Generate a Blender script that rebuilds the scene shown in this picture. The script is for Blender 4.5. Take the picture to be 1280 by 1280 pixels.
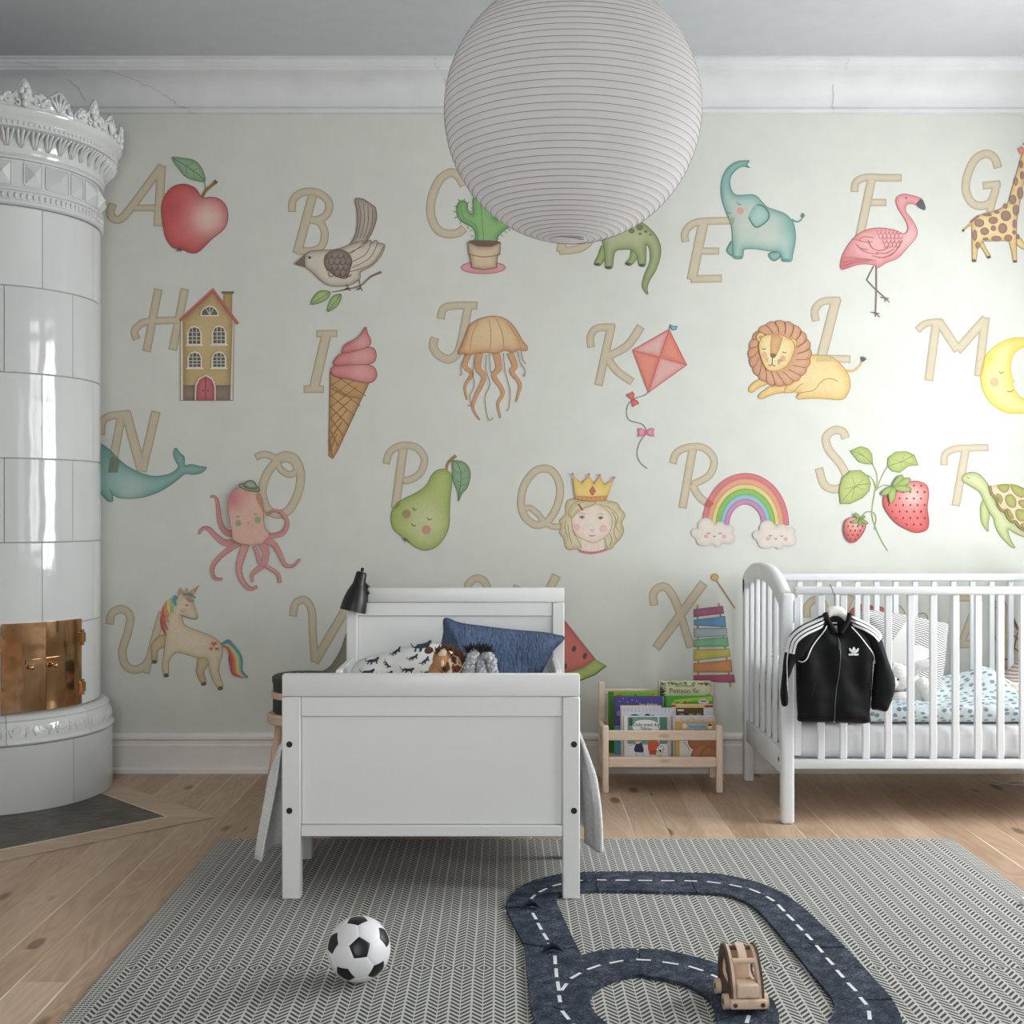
import bpy, bmesh, math, random
import numpy as np
from mathutils import Vector, Matrix
from mathutils.geometry import delaunay_2d_cdt
PI = math.pi
random.seed(7)
for _o in list(bpy.data.objects): bpy.data.objects.remove(_o)
SC = bpy.context.scene
COL = SC.collection

# ---------------------------------------------------------------- camera, light, exposure
F, CX, CY, H = 1480.0, 632.0, 640.0, 1.10        # focal length in photo pixels, vanishing point, eye height (m)
DW = 5.0                                         # distance to the papered wall
def P(px, py, d):                                # a point of the photo at distance d
    return Vector(((px-CX)*d/F, d, H-(py-CY)*d/F))
def FL(px, py, z=0.0):                           # a point of the photo that lies at height z
    d = F*(H-z)/(py-CY)
    return Vector(((px-CX)*d/F, d, z))
cam_d = bpy.data.cameras.new('camera'); cam = bpy.data.objects.new('camera', cam_d); COL.objects.link(cam)
cam.location = (0, 0, H); cam.rotation_euler = (PI/2, 0, 0)
cam_d.sensor_width = 36; cam_d.lens = F/1280*36; cam_d.shift_x = (640-CX)/1280; cam_d.clip_start = 0.05
SC.camera = cam
SC.view_settings.view_transform = 'Standard'; SC.view_settings.look = 'None'
SC.view_settings.exposure = -0.12; SC.view_settings.gamma = 1; SC.view_settings.use_curve_mapping = False
world = bpy.data.worlds.new('world'); SC.world = world; world.use_nodes = True
_bg = world.node_tree.nodes['Background']
_bg.inputs[0].default_value = (0.92, 0.96, 1.0, 1); _bg.inputs[1].default_value = 1.1
def area(name, loc, rot, sx, sy, power, col):
    l = bpy.data.lights.new(name, 'AREA'); l.shape = 'RECTANGLE'; l.size = sx; l.size_y = sy
    l.energy = power; l.color = col
    o = bpy.data.objects.new(name, l); COL.objects.link(o); o.location = loc; o.rotation_euler = rot
    return o
# room box
XL, XR, YF, ZC = -2.52, 2.68, -1.3, 2.95
# daylight standing in the window openings: (centre y, centre z, width, height, watts)
WINS_R = [(3.76, 1.5, 1.1, 1.8), (2.05, 1.6, 1.05, 1.8), (0.35, 1.6, 1.05, 1.8)]
for (wy, wz, ww, wh), pw in zip(WINS_R, (110, 44, 7)):
    area('daylight', (XR+0.12, wy, wz), (0, PI/2, 0), wh, ww, pw, (0.955, 0.985, 1.0))
WINS_F = [(-0.35, 1.4, 1.05, 1.75)]
for (wx, wz, ww, wh) in WINS_F:
    area('daylight', (wx, YF-0.16, wz), (PI/2, 0, 0), ww, wh, 66, (0.955, 0.985, 1.0))

# ---------------------------------------------------------------- helpers
def lin(c):
    out = []
    for v in c[:3]:
        v = v/255.0
        out.append(v/12.92 if v <= 0.04045 else ((v+0.055)/1.055)**2.4)
    return tuple(out)+(1.0,)
class NT:
    def __init__(s, m): s.t = m.node_tree; s.n = s.t.nodes; s.l = s.t.links
    def new(s, k, **kw):
        n = s.n.new(k)
        for a, b in kw.items():
            if a == 'inp':
                for i, v in b.items():
                    if isinstance(v, bpy.types.NodeSocket): s.l.new(v, n.inputs[i])
                    else: n.inputs[i].default_value = v
            else: setattr(n, a, b)
        return n
    def math(s, op, a, b=None, c=None, clamp=False):
        n = s.n.new('ShaderNodeMath'); n.operation = op; n.use_clamp = clamp
        for i, v in enumerate((a, b, c)):
            if v is None: continue
            if isinstance(v, bpy.types.NodeSocket): s.l.new(v, n.inputs[i])
            else: n.inputs[i].default_value = v
        return n.outputs[0]
    def mix(s, f, a, b, mode='MIX'):
        n = s.n.new('ShaderNodeMix'); n.data_type = 'RGBA'; n.blend_type = mode
        for i, v in ((0, f), (6, a), (7, b)):
            if isinstance(v, bpy.types.NodeSocket): s.l.new(v, n.inputs[i])
            else: n.inputs[i].default_value = v
        return n.outputs[2]
    def ramp(s, f, stops, mode='LINEAR'):
        n = s.n.new('ShaderNodeValToRGB'); s.l.new(f, n.inputs[0]); n.color_ramp.interpolation = mode
        e = n.color_ramp.elements
        while len(e) < len(stops): e.new(0.5)
        for i, (p, c) in enumerate(stops):
            e[i].position = p; e[i].color = c if len(c) == 4 else tuple(c)+(1,)
        return n.outputs[0]
def base_mat(name, rough=0.6, metal=0.0, spec=None):
    m = bpy.data.materials.new(name); m.use_nodes = True
    b = m.node_tree.nodes['Principled BSDF']
    b.inputs['Roughness'].default_value = rough; b.inputs['Metallic'].default_value = metal
    if spec is not None: b.inputs['Specular IOR Level'].default_value = spec
    return m, NT(m), b
def M(name, c, rough=0.6, metal=0.0, var=0.06, vs=12.0, bump=0.0, bs=60.0, spec=None, stretch=None, sub=0.0, c2=None, detail=4.0):
    """plain procedural material: colour with soft noise variation and a fine bump"""
    m, t, b = base_mat(name, rough, metal, spec)
    tc = t.new('ShaderNodeTexCoord'); vec = tc.outputs['Object']
    if stretch:
        mp = t.new('ShaderNodeMapping', inp={0: vec}); mp.inputs['Scale'].default_value = stretch; vec = mp.outputs[0]
    nz = t.new('ShaderNodeTexNoise', inp={0: vec, 'Scale': vs, 'Detail': detail})
    c = lin(c); d = lin(c2) if c2 else tuple(max(0, v*(1-2*var)) for v in c[:3])+(1,)
    u = c if c2 else tuple(min(1, v*(1+var)) for v in c[:3])+(1,)
    r = t.ramp(nz.outputs[0], [(0.3, d), (0.7, u)])
    t.l.new(r, b.inputs['Base Color'])
    if bump:
        nb = t.new('ShaderNodeTexNoise', inp={0: vec, 'Scale': bs, 'Detail': 3.0})
        bp = t.new('ShaderNodeBump', inp={'Strength': bump, 'Distance': 0.01, 'Height': nb.outputs[0]})
        t.l.new(bp.outputs[0], b.inputs['Normal'])
    if sub:
        b.inputs['Subsurface Weight'].default_value = sub; b.inputs['Subsurface Radius'].default_value = (0.02, 0.02, 0.02)
    return m
WL = {}          # world origin of every built object
def tag(o, label=None, cat=None, group=None, kind=None):
    if label: o['label'] = label
    if cat: o['category'] = cat
    if group: o['group'] = group
    if kind: o['kind'] = kind
    return o
def thing(name, loc, label=None, cat=None, group=None):
    o = bpy.data.objects.new(name, None); COL.objects.link(o); o.empty_display_size = 0.1
    o.location = loc; WL[o.name] = Vector(loc)
    return tag(o, label, cat, group)
def link(name, me, mat, parent=None, loc=None, smooth=False):
    if isinstance(mat, (list, tuple)):
        for k in mat: me.materials.append(k)
    elif mat: me.materials.append(mat)
    n = len(me.vertices)
    co = np.empty(n*3, 'f'); me.vertices.foreach_get('co', co); co = co.reshape(-1, 3)
    if loc is None: loc = ((co[:, 0].min()+co[:, 0].max())/2, (co[:, 1].min()+co[:, 1].max())/2, co[:, 2].min())
    loc = Vector([float(v) for v in loc])
    co -= np.array(loc, 'f'); me.vertices.foreach_set('co', co.ravel())
    if smooth: me.polygons.foreach_set('use_smooth', [True]*len(me.polygons))
    me.update()
    o = bpy.data.objects.new(name, me); COL.objects.link(o); WL[o.name] = loc
    o.location = loc
    if parent is not None: o.parent = parent; o.location = loc-WL[parent.name]
    return o
class MB:
    """collects shapes in world coordinates; build() links them as ONE mesh object"""
    def __init__(s): s.bm = bmesh.new(); s.mi = 0
    def _add(s, t, mx=None):
        if mx is not None: bmesh.ops.transform(t, matrix=mx, verts=t.verts)
        for f in t.faces: f.material_index = s.mi
        me = bpy.data.meshes.new('t'); t.to_mesh(me); t.free(); s.bm.from_mesh(me); bpy.data.meshes.remove(me); return s
    def box(s, a, b, bev=0.0, mx=None, seg=1):
        t = bmesh.new(); bmesh.ops.create_cube(t, size=1)
        c = [(a[i]+b[i])/2 for i in range(3)]; d = [abs(b[i]-a[i]) for i in range(3)]
        for v in t.verts: v.co = Vector([c[i]+v.co[i]*d[i] for i in range(3)])
        if bev: bmesh.ops.bevel(t, geom=t.edges[:], offset=min(bev, min(d)*0.45), segments=seg, affect='EDGES', profile=0.5)
        return s._add(t, mx)
    def prism(s, pts, vec, mx=None, bev=0.0):
        """flat polygon (3-D points) pushed along vec"""
        t = bmesh.new(); vs = [t.verts.new(p) for p in pts]; f = t.faces.new(vs)
        r = bmesh.ops.extrude_face_region(t, geom=[f])
        bmesh.ops.translate(t, verts=[e for e in r['geom'] if isinstance(e, bmesh.types.BMVert)], vec=vec)
        bmesh.ops.recalc_face_normals(t, faces=t.faces)
        if bev: bmesh.ops.bevel(t, geom=t.edges[:], offset=bev, segments=1, affect='EDGES')
        return s._add(t, mx)
    def grid(s, rows, closeu=False, closev=False, flip=False):
        """rows: list of equally long lists of points"""
        t = bmesh.new(); V = [[t.verts.new(p) for p in r] for r in rows]
        nu, nv = len(rows), len(rows[0])
        for i in range(nu if closeu else nu-1):
            for j in range(nv if closev else nv-1):
                q = [V[i][j], V[(i+1) % nu][j], V[(i+1) % nu][(j+1) % nv], V[i][(j+1) % nv]]
                if flip: q.reverse()
                try: t.faces.new(q)
                except Exception: pass
        return s._add(t)
    def tube(s, pts, r, n=8, closed=False, cap=True, squash=None):
        """round bar along points, r a number or one per point"""
        pts = [Vector(p) for p in pts]; m = len(pts)
        rs = [r]*m if isinstance(r, (int, float)) else list(r)
        rings = []; up = None
        for i, p in enumerate(pts):
            a = pts[i-1] if (i or closed) else pts[i]; b = pts[(i+1) % m] if (i < m-1 or closed) else pts[i]
            d = (b-a).normalized() if (b-a).length > 1e-9 else Vector((0, 0, 1))
            if up is None:
                up = Vector((0, 0, 1)) if abs(d.z) < 0.9 else Vector((0, 1, 0))
            x = up.cross(d)
            if x.length < 1e-6: x = Vector((1, 0, 0)).cross(d)
            x.normalize(); y = d.cross(x); up = y
            sq = squash or (1, 1)
            rings.append([p+x*rs[i]*sq[0]*math.cos(2*PI*k/n)+y*rs[i]*sq[1]*math.sin(2*PI*k/n) for k in range(n)])
        t = bmesh.new(); V = [[t.verts.new(q) for q in g] for g in rings]
        for i in range(m if closed else m-1):
            for k in range(n):
                t.faces.new([V[i][k], V[i][(k+1) % n], V[(i+1) % m][(k+1) % n], V[(i+1) % m][k]])
        if cap and not closed:
            t.faces.new(V[0][::-1]); t.faces.new(V[-1])
        bmesh.ops.recalc_face_normals(t, faces=t.faces)
        return s._add(t)
    def lathe(s, prof, n=32, c=(0, 0, 0), a0=0.0, a1=2*PI, mx=None, close=False):
        """prof: (radius, z) list turned about a vertical axis"""
        full = abs(a1-a0-2*PI) < 1e-6
        t = bmesh.new(); V = []
        m = n if full else n+1
        for i in range(m):
            a = a0+(a1-a0)*i/n
            V.append([t.verts.new((c[0]+r*math.cos(a), c[1]+r*math.sin(a), c[2]+z)) for r, z in prof])
        k = len(prof)
        for i in range(n):
            A, B = V[i], V[(i+1) % m]
            for j in range(k if close else k-1):
                try: t.faces.new([A[j], B[j], B[(j+1) % k], A[(j+1) % k]])
                except Exception: pass
        if close and not full:
            t.faces.new(V[0][::-1]); t.faces.new(V[-1])
        bmesh.ops.remove_doubles(t, verts=t.verts, dist=1e-6)
        bmesh.ops.recalc_face_normals(t, faces=t.faces)
        return s._add(t, mx)
    def blob(s, c, r, mx=None, sub=3, noise=0.0, rot=None):
        t = bmesh.new(); bmesh.ops.create_icosphere(t, subdivisions=sub, radius=1)
        rr = (r, r, r) if isinstance(r, (int, float)) else r
        R = rot.to_matrix() if rot is not None else None
        for v in t.verts:
            k = 1+(random.uniform(-noise, noise) if noise else 0)
            q = Vector((v.co.x*rr[0]*k, v.co.y*rr[1]*k, v.co.z*rr[2]*k))
            if R: q = R @ q
            v.co = q+Vector(c)
        return s._add(t, mx)
    def build(s, name, mat, parent=None, loc=None, smooth=False, merge=0.0, angle=None):
        if merge: bmesh.ops.remove_doubles(s.bm, verts=s.bm.verts, dist=merge)
        me = bpy.data.meshes.new(name); s.bm.to_mesh(me); s.bm.free()
        o = link(name, me, mat, parent, loc, smooth or angle is not None)
        if angle is not None:
            me.set_sharp_from_angle(angle=math.radians(angle))
        return o
def catmull(pts, closed=False, n=6):
    m = len(pts); out = []
    rng = range(m) if closed else range(m-1)
    D = len(pts[0])
    for i in rng:
        if closed: p0, p1, p2, p3 = pts[(i-1) % m], pts[i], pts[(i+1) % m], pts[(i+2) % m]
        else: p0, p1, p2, p3 = pts[max(i-1, 0)], pts[i], pts[i+1], pts[min(i+2, m-1)]
        for k in range(n):
            t = k/n
            out.append(tuple(0.5*((2*p1[j])+(-p0[j]+p2[j])*t+(2*p0[j]-5*p1[j]+4*p2[j]-p3[j])*t*t+(-p0[j]+3*p1[j]-3*p2[j]+p3[j])*t**3) for j in range(D)))
    if not closed: out.append(tuple(pts[-1]))
    return out
def copy_tree(o, parent=None):
    c = o.copy(); COL.objects.link(c)
    if parent is not None: c.parent = parent
    for ch in [q for q in COL.objects if q.parent == o]: copy_tree(ch, c)
    return c
def text_mesh(s, size, depth=0.0006, align='CENTER', shear=0.0, bold=0.0):
    """lettering as a mesh, in its own x-y plane"""
    cu = bpy.data.curves.new('txt', 'FONT'); cu.body = s; cu.size = size; cu.extrude = depth; cu.align_x = align; cu.resolution_u = 3
    cu.shear = shear; cu.offset = bold
    o = bpy.data.objects.new('txt', cu); COL.objects.link(o)
    dg = bpy.context.evaluated_depsgraph_get(); me = bpy.data.meshes.new_from_object(o.evaluated_get(dg))
    bpy.data.objects.remove(o); bpy.data.curves.remove(cu); me.materials.clear()
    return me
def put_text(name, s, size, mx, mat, parent, **kw):
    me = text_mesh(s, size, **kw); me.transform(mx)
    return link(name, me, mat, parent)
# ---------------------------------------------------------------- printed pictures on flat surfaces (wallpaper, covers)
def m_print(name, grain=0.10, rough=0.8, gs=260.0, fade=0.0, gain=1.0):
    m, t, b = base_mat(name, rough, spec=0.25)
    at = t.new('ShaderNodeAttribute'); at.attribute_name = 'ink'
    tc = t.new('ShaderNodeTexCoord')
    nz = t.new('ShaderNodeTexNoise', inp={0: tc.outputs['Object'], 'Scale': gs, 'Detail': 2.0})
    nz2 = t.new('ShaderNodeTexNoise', inp={0: tc.outputs['Object'], 'Scale': 24.0, 'Detail': 3.0})
    f = t.math('MULTIPLY_ADD', nz.outputs[0], grain*2, gain-grain)
    f = t.math('MULTIPLY', f, t.math('MULTIPLY_ADD', nz2.outputs[0], grain, 1-grain/2))
    cb = t.new('ShaderNodeCombineXYZ', inp={0: f, 1: f, 2: f})
    t.l.new(t.mix(1.0, t.mix(fade, at.outputs['Color'], lin((226, 224, 212))), cb.outputs[0], 'MULTIPLY'), b.inputs['Base Color'])
    return m
def _inside(px, py, poly):
    x, y = poly[:, 0], poly[:, 1]; x2, y2 = np.roll(x, -1), np.roll(y, -1)
    c = np.zeros(len(px), bool)
    for i in range(len(x)):
        if y[i] == y2[i]: continue
        k = (y[i] > py) != (y2[i] > py)
        c ^= k & (px < (x2[i]-x[i])*(py-y[i])/(y2[i]-y[i])+x[i])
    return c
def _dist(px, py, poly):
    a = poly; b = np.roll(poly, -1, 0); d = np.full(len(px), 1e9)
    for i in range(len(a)):
        e = b[i]-a[i]; L = e@e
        if L < 1e-12: continue
        t = np.clip(((px-a[i, 0])*e[0]+(py-a[i, 1])*e[1])/L, 0, 1)
        d = np.minimum(d, np.hypot(px-a[i, 0]-t*e[0], py-a[i, 1]-t*e[1]))
    return d
class Fig:
    """a flat print: fills and strokes in photo-pixel-sized units, mapped on to a surface by fn(x, y, layer)"""
    def __init__(s, ox=0, oy=0, k=1.0, step=2.2):
        s.V = []; s.F = []; s.C = []; s.L = 1; s.at(ox, oy, k); s.step = step
    def at(s, ox, oy, k=1.0): s.ox, s.oy, s.k = ox, oy, float(k); return s
    def pt(s, p): return (s.ox+p[0]/s.k, s.oy+p[1]/s.k)
    def _emit(s, pts, faces, cols):
        o = len(s.V)
        s.V += [(float(p[0]), float(p[1]), s.L) for p in pts]; s.F += [tuple(o+i for i in f) for f in faces]; s.C += cols
    def fill(s, pts, c, edge=None, ew=4.0, es=0.85, hl=(), smooth=True, out=None, ow=0.9, n=5, px=False, step=None):
        q = [tuple(p) for p in pts] if px else [s.pt(p) for p in pts]
        if smooth: q = catmull(q, True, n)
        poly = np.array(q, float)
        keep = [i for i in range(len(poly)) if np.hypot(*(poly[i]-poly[i-1])) > 0.02]
        poly = poly[keep]
        st = step or s.step
        c = np.array(lin(c)[:3]); grad = edge is not None or len(hl)
        ip = np.zeros((0, 2))
        if grad:
            x0, y0 = poly.min(0); x1, y1 = poly.max(0)
            gx, gy = np.meshgrid(np.arange(x0+st/2, x1, st), np.arange(y0+st/2, y1, st))
            gx = gx.ravel(); gy = gy.ravel()
            k = _inside(gx, gy, poly); gx, gy = gx[k], gy[k]
            if len(gx):
                k = _dist(gx, gy, poly) > st*0.4; ip = np.stack([gx[k], gy[k]], 1)
        allp = np.concatenate([poly, ip]) if len(ip) else poly
        r = delaunay_2d_cdt([Vector(p) for p in allp], [], [list(range(len(poly)))], 1, 1e-5)
        v = np.array([tuple(p) for p in r[0]])
        col = np.repeat(c[None], len(v), 0)
        if grad:
            if edge is not None:
                d = _dist(v[:, 0], v[:, 1], poly); w = (es*np.exp(-(d/ew)**1.3))[:, None]
                col = col*(1-w)+np.array(lin(edge)[:3])*w
            for (hx, hy, hr, hc, hs) in hl:
                h = (hx, hy) if px else s.pt((hx, hy)); hr = hr if px else hr/s.k
                w = (hs*np.exp(-((np.hypot(v[:, 0]-h[0], v[:, 1]-h[1]))/hr)**2))[:, None]
                col = col*(1-w)+np.array(lin(hc)[:3])*w
        s._emit(v, [tuple(f) for f in r[2]], [tuple(x) for x in col]); s.L += 1
        if out: s.line(q, ow, out, closed=True, px=True)
        return s
    def line(s, pts, w, c, closed=False, smooth=False, px=False, n=5, taper=None, c2=None, lay=True):
        q = [tuple(p) for p in pts] if px else [s.pt(p) for p in pts]
        if smooth: q = catmull(q, closed, n)
        q2 = [q[0]]
        for p in q[1:]:
            if math.hypot(p[0]-q2[-1][0], p[1]-q2[-1][1]) > 0.03: q2.append(p)
        q = q2; m = len(q)
        if m < 2: return s
        ws = [w]*m if isinstance(w, (int, float)) else [w[0]+(w[1]-w[0])*i/(m-1) for i in range(m)]
        if taper: ws = [ws[i]*(0.25+0.75*math.sin(PI*min(1, max(0, i/(m-1)*0.96+0.02)))) for i in range(m)]
        V = []
        for i in range(m):
            a = q[i-1] if (i or closed) else q[i]; b = q[(i+1) % m] if (i < m-1 or closed) else q[i]
            p = q[i]
            d1 = (p[0]-a[0], p[1]-a[1]); d2 = (b[0]-p[0], b[1]-p[1])
            l1 = math.hypot(*d1) or 1; l2 = math.hypot(*d2) or 1
            if l1 == 1 and d1 == (0, 0): d1 = d2; l1 = l2
            if d2 == (0, 0): d2 = d1; l2 = l1
            n1 = (-d1[1]/l1, d1[0]/l1); n2 = (-d2[1]/l2, d2[0]/l2)
            nn = (n1[0]+n2[0], n1[1]+n2[1]); L = math.hypot(*nn)
            if L < 0.2: nn = n1; L = 1
            nn = (nn[0]/L, nn[1]/L); co = max(0.5, nn[0]*n1[0]+nn[1]*n1[1]); h = ws[i]/2/co
            V += [(p[0]+nn[0]*h, p[1]+nn[1]*h), (p[0]-nn[0]*h, p[1]-nn[1]*h)]
        fc = [(2*i, 2*((i+1) % m), 2*((i+1) % m)+1, 2*i+1) for i in range(m if closed else m-1)]
        ca = lin(c)[:3]; cb = lin(c2)[:3] if c2 else ca
        s._emit(V, fc, [tuple(ca[j]+(cb[j]-ca[j])*(i//2)/max(1, m-1) for j in range(3)) for i in range(len(V))])
        if lay: s.L += 1
        return s
    def brush(s, strokes, c, edge, mid=None):
        """several overlapping strokes drawn as one outlined shape: strokes = [(pts, w, smooth)]"""
        a, b = lin(edge), lin(c)
        for dw, f in ((0.0, 0.0), (1.3, 0.6), (3.6, 0.85), (6.0, 1.0)):
            cc = tuple(255*(1.055*max(0, (a[j]*(1-f)+b[j]*f))**(1/2.4)-0.055) for j in range(3))
            for st in strokes:
                p, w = st[0], st[1]; sm = st[2] if len(st) > 2 else True
                ww = (max(w[0]-dw, 0.3), max(w[1]-dw, 0.3)) if isinstance(w, tuple) else w-dw
                if (min(ww) if isinstance(ww, tuple) else ww) <= 0.3 and dw > 1.3: continue
                q = [s.pt(x) for x in p]
                if sm: q = catmull(q, False, 6)
                if dw:
                    for e, e2 in ((0, 1), (-1, -2)):      # pull the inner passes back from the stroke ends
                        d = (q[e2][0]-q[e][0], q[e2][1]-q[e][1]); L = math.hypot(*d) or 1
                        g = min(dw/2, L*0.9); q[e] = (q[e][0]+d[0]/L*g, q[e][1]+d[1]/L*g)
                s.line(q, ww, cc, px=True, lay=False); s.L += 0.15
            s.L += 1
        return s
    def dot(s, x, y, r, c, ry=None, ang=0.0, edge=None, es=0.6, ew=2.0, out=None, ow=0.7, n=14):
        ry = ry or r; ca, sa = math.cos(ang), math.sin(ang)
        p = [(x+r*math.cos(t)*ca-ry*math.sin(t)*sa, y+r*math.cos(t)*sa+ry*math.sin(t)*ca) for t in [2*PI*i/n for i in range(n)]]
        return s.fill(p, c, edge=edge, es=es, ew=ew, smooth=False, out=out, ow=ow)
    def build(s, name, mat, fn, parent=None, **kw):
        me = bpy.data.meshes.new(name)
        co = [fn(*v) for v in s.V]
        # make every face look the same way as the first layer's normal side
        me.from_pydata(co, [], s.F); me.update()
        at = me.color_attributes.new('ink', 'FLOAT_COLOR', 'POINT')
        at.data.foreach_set('color', np.array([c+(1.0,) for c in s.C], 'f').ravel())
        o = link(name, me, mat, parent)
        return o
# ---------------------------------------------------------------- the printed alphabet on the wallpaper
INK = m_print('wallpaper_print', grain=.16, fade=0.08, gain=.86)
def on_wall(x, y, L): return ((x-CX)*DW/F, DW-0.0004-L*0.00009, H-(y-CY)*DW/F)
TAN, TANE = (208, 194, 168), (166, 150, 118)
C1, C2, C3, C4 = (0, 60, 4), (340, 200, 4), (640, 200, 4), (960, 150, 4)
D1, D2, D3, D4 = (100, 340, 4), (340, 480, 4), (640, 500, 4), (960, 380, 4)
E1, E2, E3, E4 = (120, 640, 4), (400, 680, 3.556), (720, 700, 4.129), (920, 690, 3.556)
LET = {
 'A': (C1, [([(812, 588), (650, 805), (600, 856), (565, 850), (552, 820), (565, 778)], 10), ([(808, 588), (790, 892)], 10.5, 0), ([(668, 800), (782, 800)], 8, 0)]),
 'B': (C2, [([(100, 260), (106, 200), (155, 162), (228, 164), (282, 208), (278, 265), (235, 298), (188, 300)], 9.5), ([(190, 298), (238, 312), (264, 365), (250, 428), (200, 455), (120, 452)], 9.5), ([(205, 172), (125, 468)], 11, 0)]),
 'C': (C2, [([(960, 128), (930, 80), (890, 64), (835, 105), (797, 200), (797, 285), (830, 350), (880, 370), (930, 364), (962, 340)], 10.5)]),
 'D': (C3, [([(285, 200), (243, 462)], 11, 0), ([(180, 240), (200, 190), (270, 165), (380, 190), (425, 280), (405, 380), (345, 440), (235, 456)], 9.5)]),
 'E': (C3, [([(1110, 303), (950, 308), (890, 330), (864, 368), (868, 410)], 9), ([(958, 308), (898, 600)], 12, 0), ([(935, 456), (1036, 456)], 8.5, 0), ([(892, 596), (1050, 592)], 9, 0)]),
 'F': (C4, [([(433, 360), (440, 312), (490, 288), (580, 289), (668, 289)], 9), ([(520, 288), (458, 585)], 10.5, 0), ([(510, 413), (592, 412)], 8.5, 0)]),
 'G': (C4, [([(1150, 240), (1132, 190), (1090, 169), (1035, 198), (996, 280), (990, 355), (1018, 412), (1062, 430), (1112, 412), (1138, 350)], 10), ([(1073, 329), (1162, 320)], 9, 0), ([(1146, 312), (1108, 465)], 9, 0)]),
 'H': (D1, [([(392, 85), (333, 398)], 10, 0), ([(525, 84), (463, 391)], 10, 0), ([(500, 240), (340, 248), (290, 272), (272, 300), (284, 338)], 9)]),
 'I': (C2, [([(275, 862), (208, 1150)], 12, 0), ([(222, 868), (327, 868)], 8.5, 0), ([(158, 1146), (260, 1146)], 9, 0)]),
 'J': (C2, [([(1028, 728), (920, 728), (860, 742), (843, 795)], 9.5), ([(982, 728), (945, 920), (920, 975), (880, 996), (830, 972), (806, 930), (815, 888)], 10.5)]),
 'K': (C3, [([(396, 938), (392, 885), (425, 842), (515, 836)], 9), ([(498, 825), (432, 1128)], 10, 0), ([(645, 832), (575, 930), (465, 988)], 10), ([(472, 982), (525, 1055), (602, 1110)], 9.5)]),
 'L': (C4, [([(240, 1006), (234, 950), (275, 908), (362, 902)], 9), ([(343, 890), (262, 1205)], 12, 0), ([(240, 1192), (412, 1196)], 9, 0)]),
 'M': (D4, [([(747, 132), (790, 98), (865, 88)], 8.5), ([(843, 85), (803, 384)], 10.5, 0), ([(852, 85), (950, 232)], 11, 0), ([(945, 235), (1090, 72)], 11, 0), ([(1087, 66), (1052, 362)], 10.5, 0)]),
 'N': (D1, [([(106, 815), (112, 750), (155, 720), (245, 710)], 9.5), ([(208, 716), (155, 1004)], 10.5, 0), ([(228, 698), (310, 995)], 12, 0), ([(380, 697), (310, 998)], 11, 0)]),
 'O': (D1, [([(878, 928), (920, 912), (975, 932), (1002, 985), (1045, 1012), (1082, 995), (1072, 955), (1040, 935), (1000, 940)], 8.5), ([(990, 938), (935, 1010), (911, 1100), (935, 1180), (985, 1211), (1045, 1190), (1092, 1100), (1103, 1005), (1075, 935), (1025, 918), (985, 935)], 10.5)]),
 'P': (D2, [([(570, 400), (590, 340), (650, 308), (722, 318), (762, 372), (745, 440), (700, 475), (655, 484)], 9), ([(658, 318), (616, 622)], 10.5, 0)]),
 'Q': ((640, 580, 8), [([(345, 590), (430, 470), (478, 320), (470, 180), (400, 70), (310, 45), (210, 90), (120, 220), (90, 390), (125, 520), (215, 602), (290, 605), (345, 580)], 9.5), ([(120, 450), (180, 440), (250, 490), (320, 575), (390, 618), (460, 628), (535, 608)], 7.5)]),
 'R': (D3, [([(803, 318), (825, 262), (890, 236), (962, 242), (1010, 300), (985, 378), (900, 424)], 9), ([(905, 240), (852, 541)], 10, 0), ([(898, 420), (940, 488), (1002, 530)], 9.5)]),
 'S': (D4, [([(388, 672), (372, 638), (330, 632), (290, 668), (305, 730), (358, 795), (390, 860), (375, 910), (330, 926), (280, 902), (254, 820)], 10)]),
 'T': (D4, [([(880, 806), (886, 752), (935, 725), (1020, 720), (1102, 718)], 8.5), ([(990, 718), (938, 1010)], 10, 0)]),
 'U': (E1, [([(68, 562), (80, 508), (128, 486), (170, 520), (160, 600), (132, 695), (150, 768), (205, 788), (262, 745), (292, 640), (332, 500)], 10), ([(278, 690), (250, 808)], 8.5, 0)]),
 'V': (E1, [([(985, 522), (998, 458), (1042, 440), (1078, 490), (1085, 620), (1096, 750)], 9.5), ([(1092, 752), (1300, 400)], 11, 0)]),
 'W': (E2, [([(650, 250), (660, 180), (698, 153), (738, 178), (746, 260)], 9.5), ([(880, 186), (820, 320)], 10, 0), ([(1052, 138), (960, 320)], 11, 0), ([(746, 240), (770, 330), (860, 240)], 10)]),
 'X': (E3, [([(403, 235), (400, 172), (440, 138), (482, 158), (530, 255), (592, 452)], 10), ([(660, 118), (412, 456)], 11, 0)]),
 'Y': ((0, 0, 1), [([(1009, 772), (1009, 758), (1018, 750), (1028, 753), (1036, 775)], 9), ([(1064, 744), (1034, 812)], 9, 0)]),
 'Z': ((0, 0, 1), [([(1192, 754), (1198, 748), (1228, 748)], 8), ([(1223, 748), (1201, 806)], 9, 0), ([(1195, 805), (1223, 805)], 10, 0)]),
}
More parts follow.
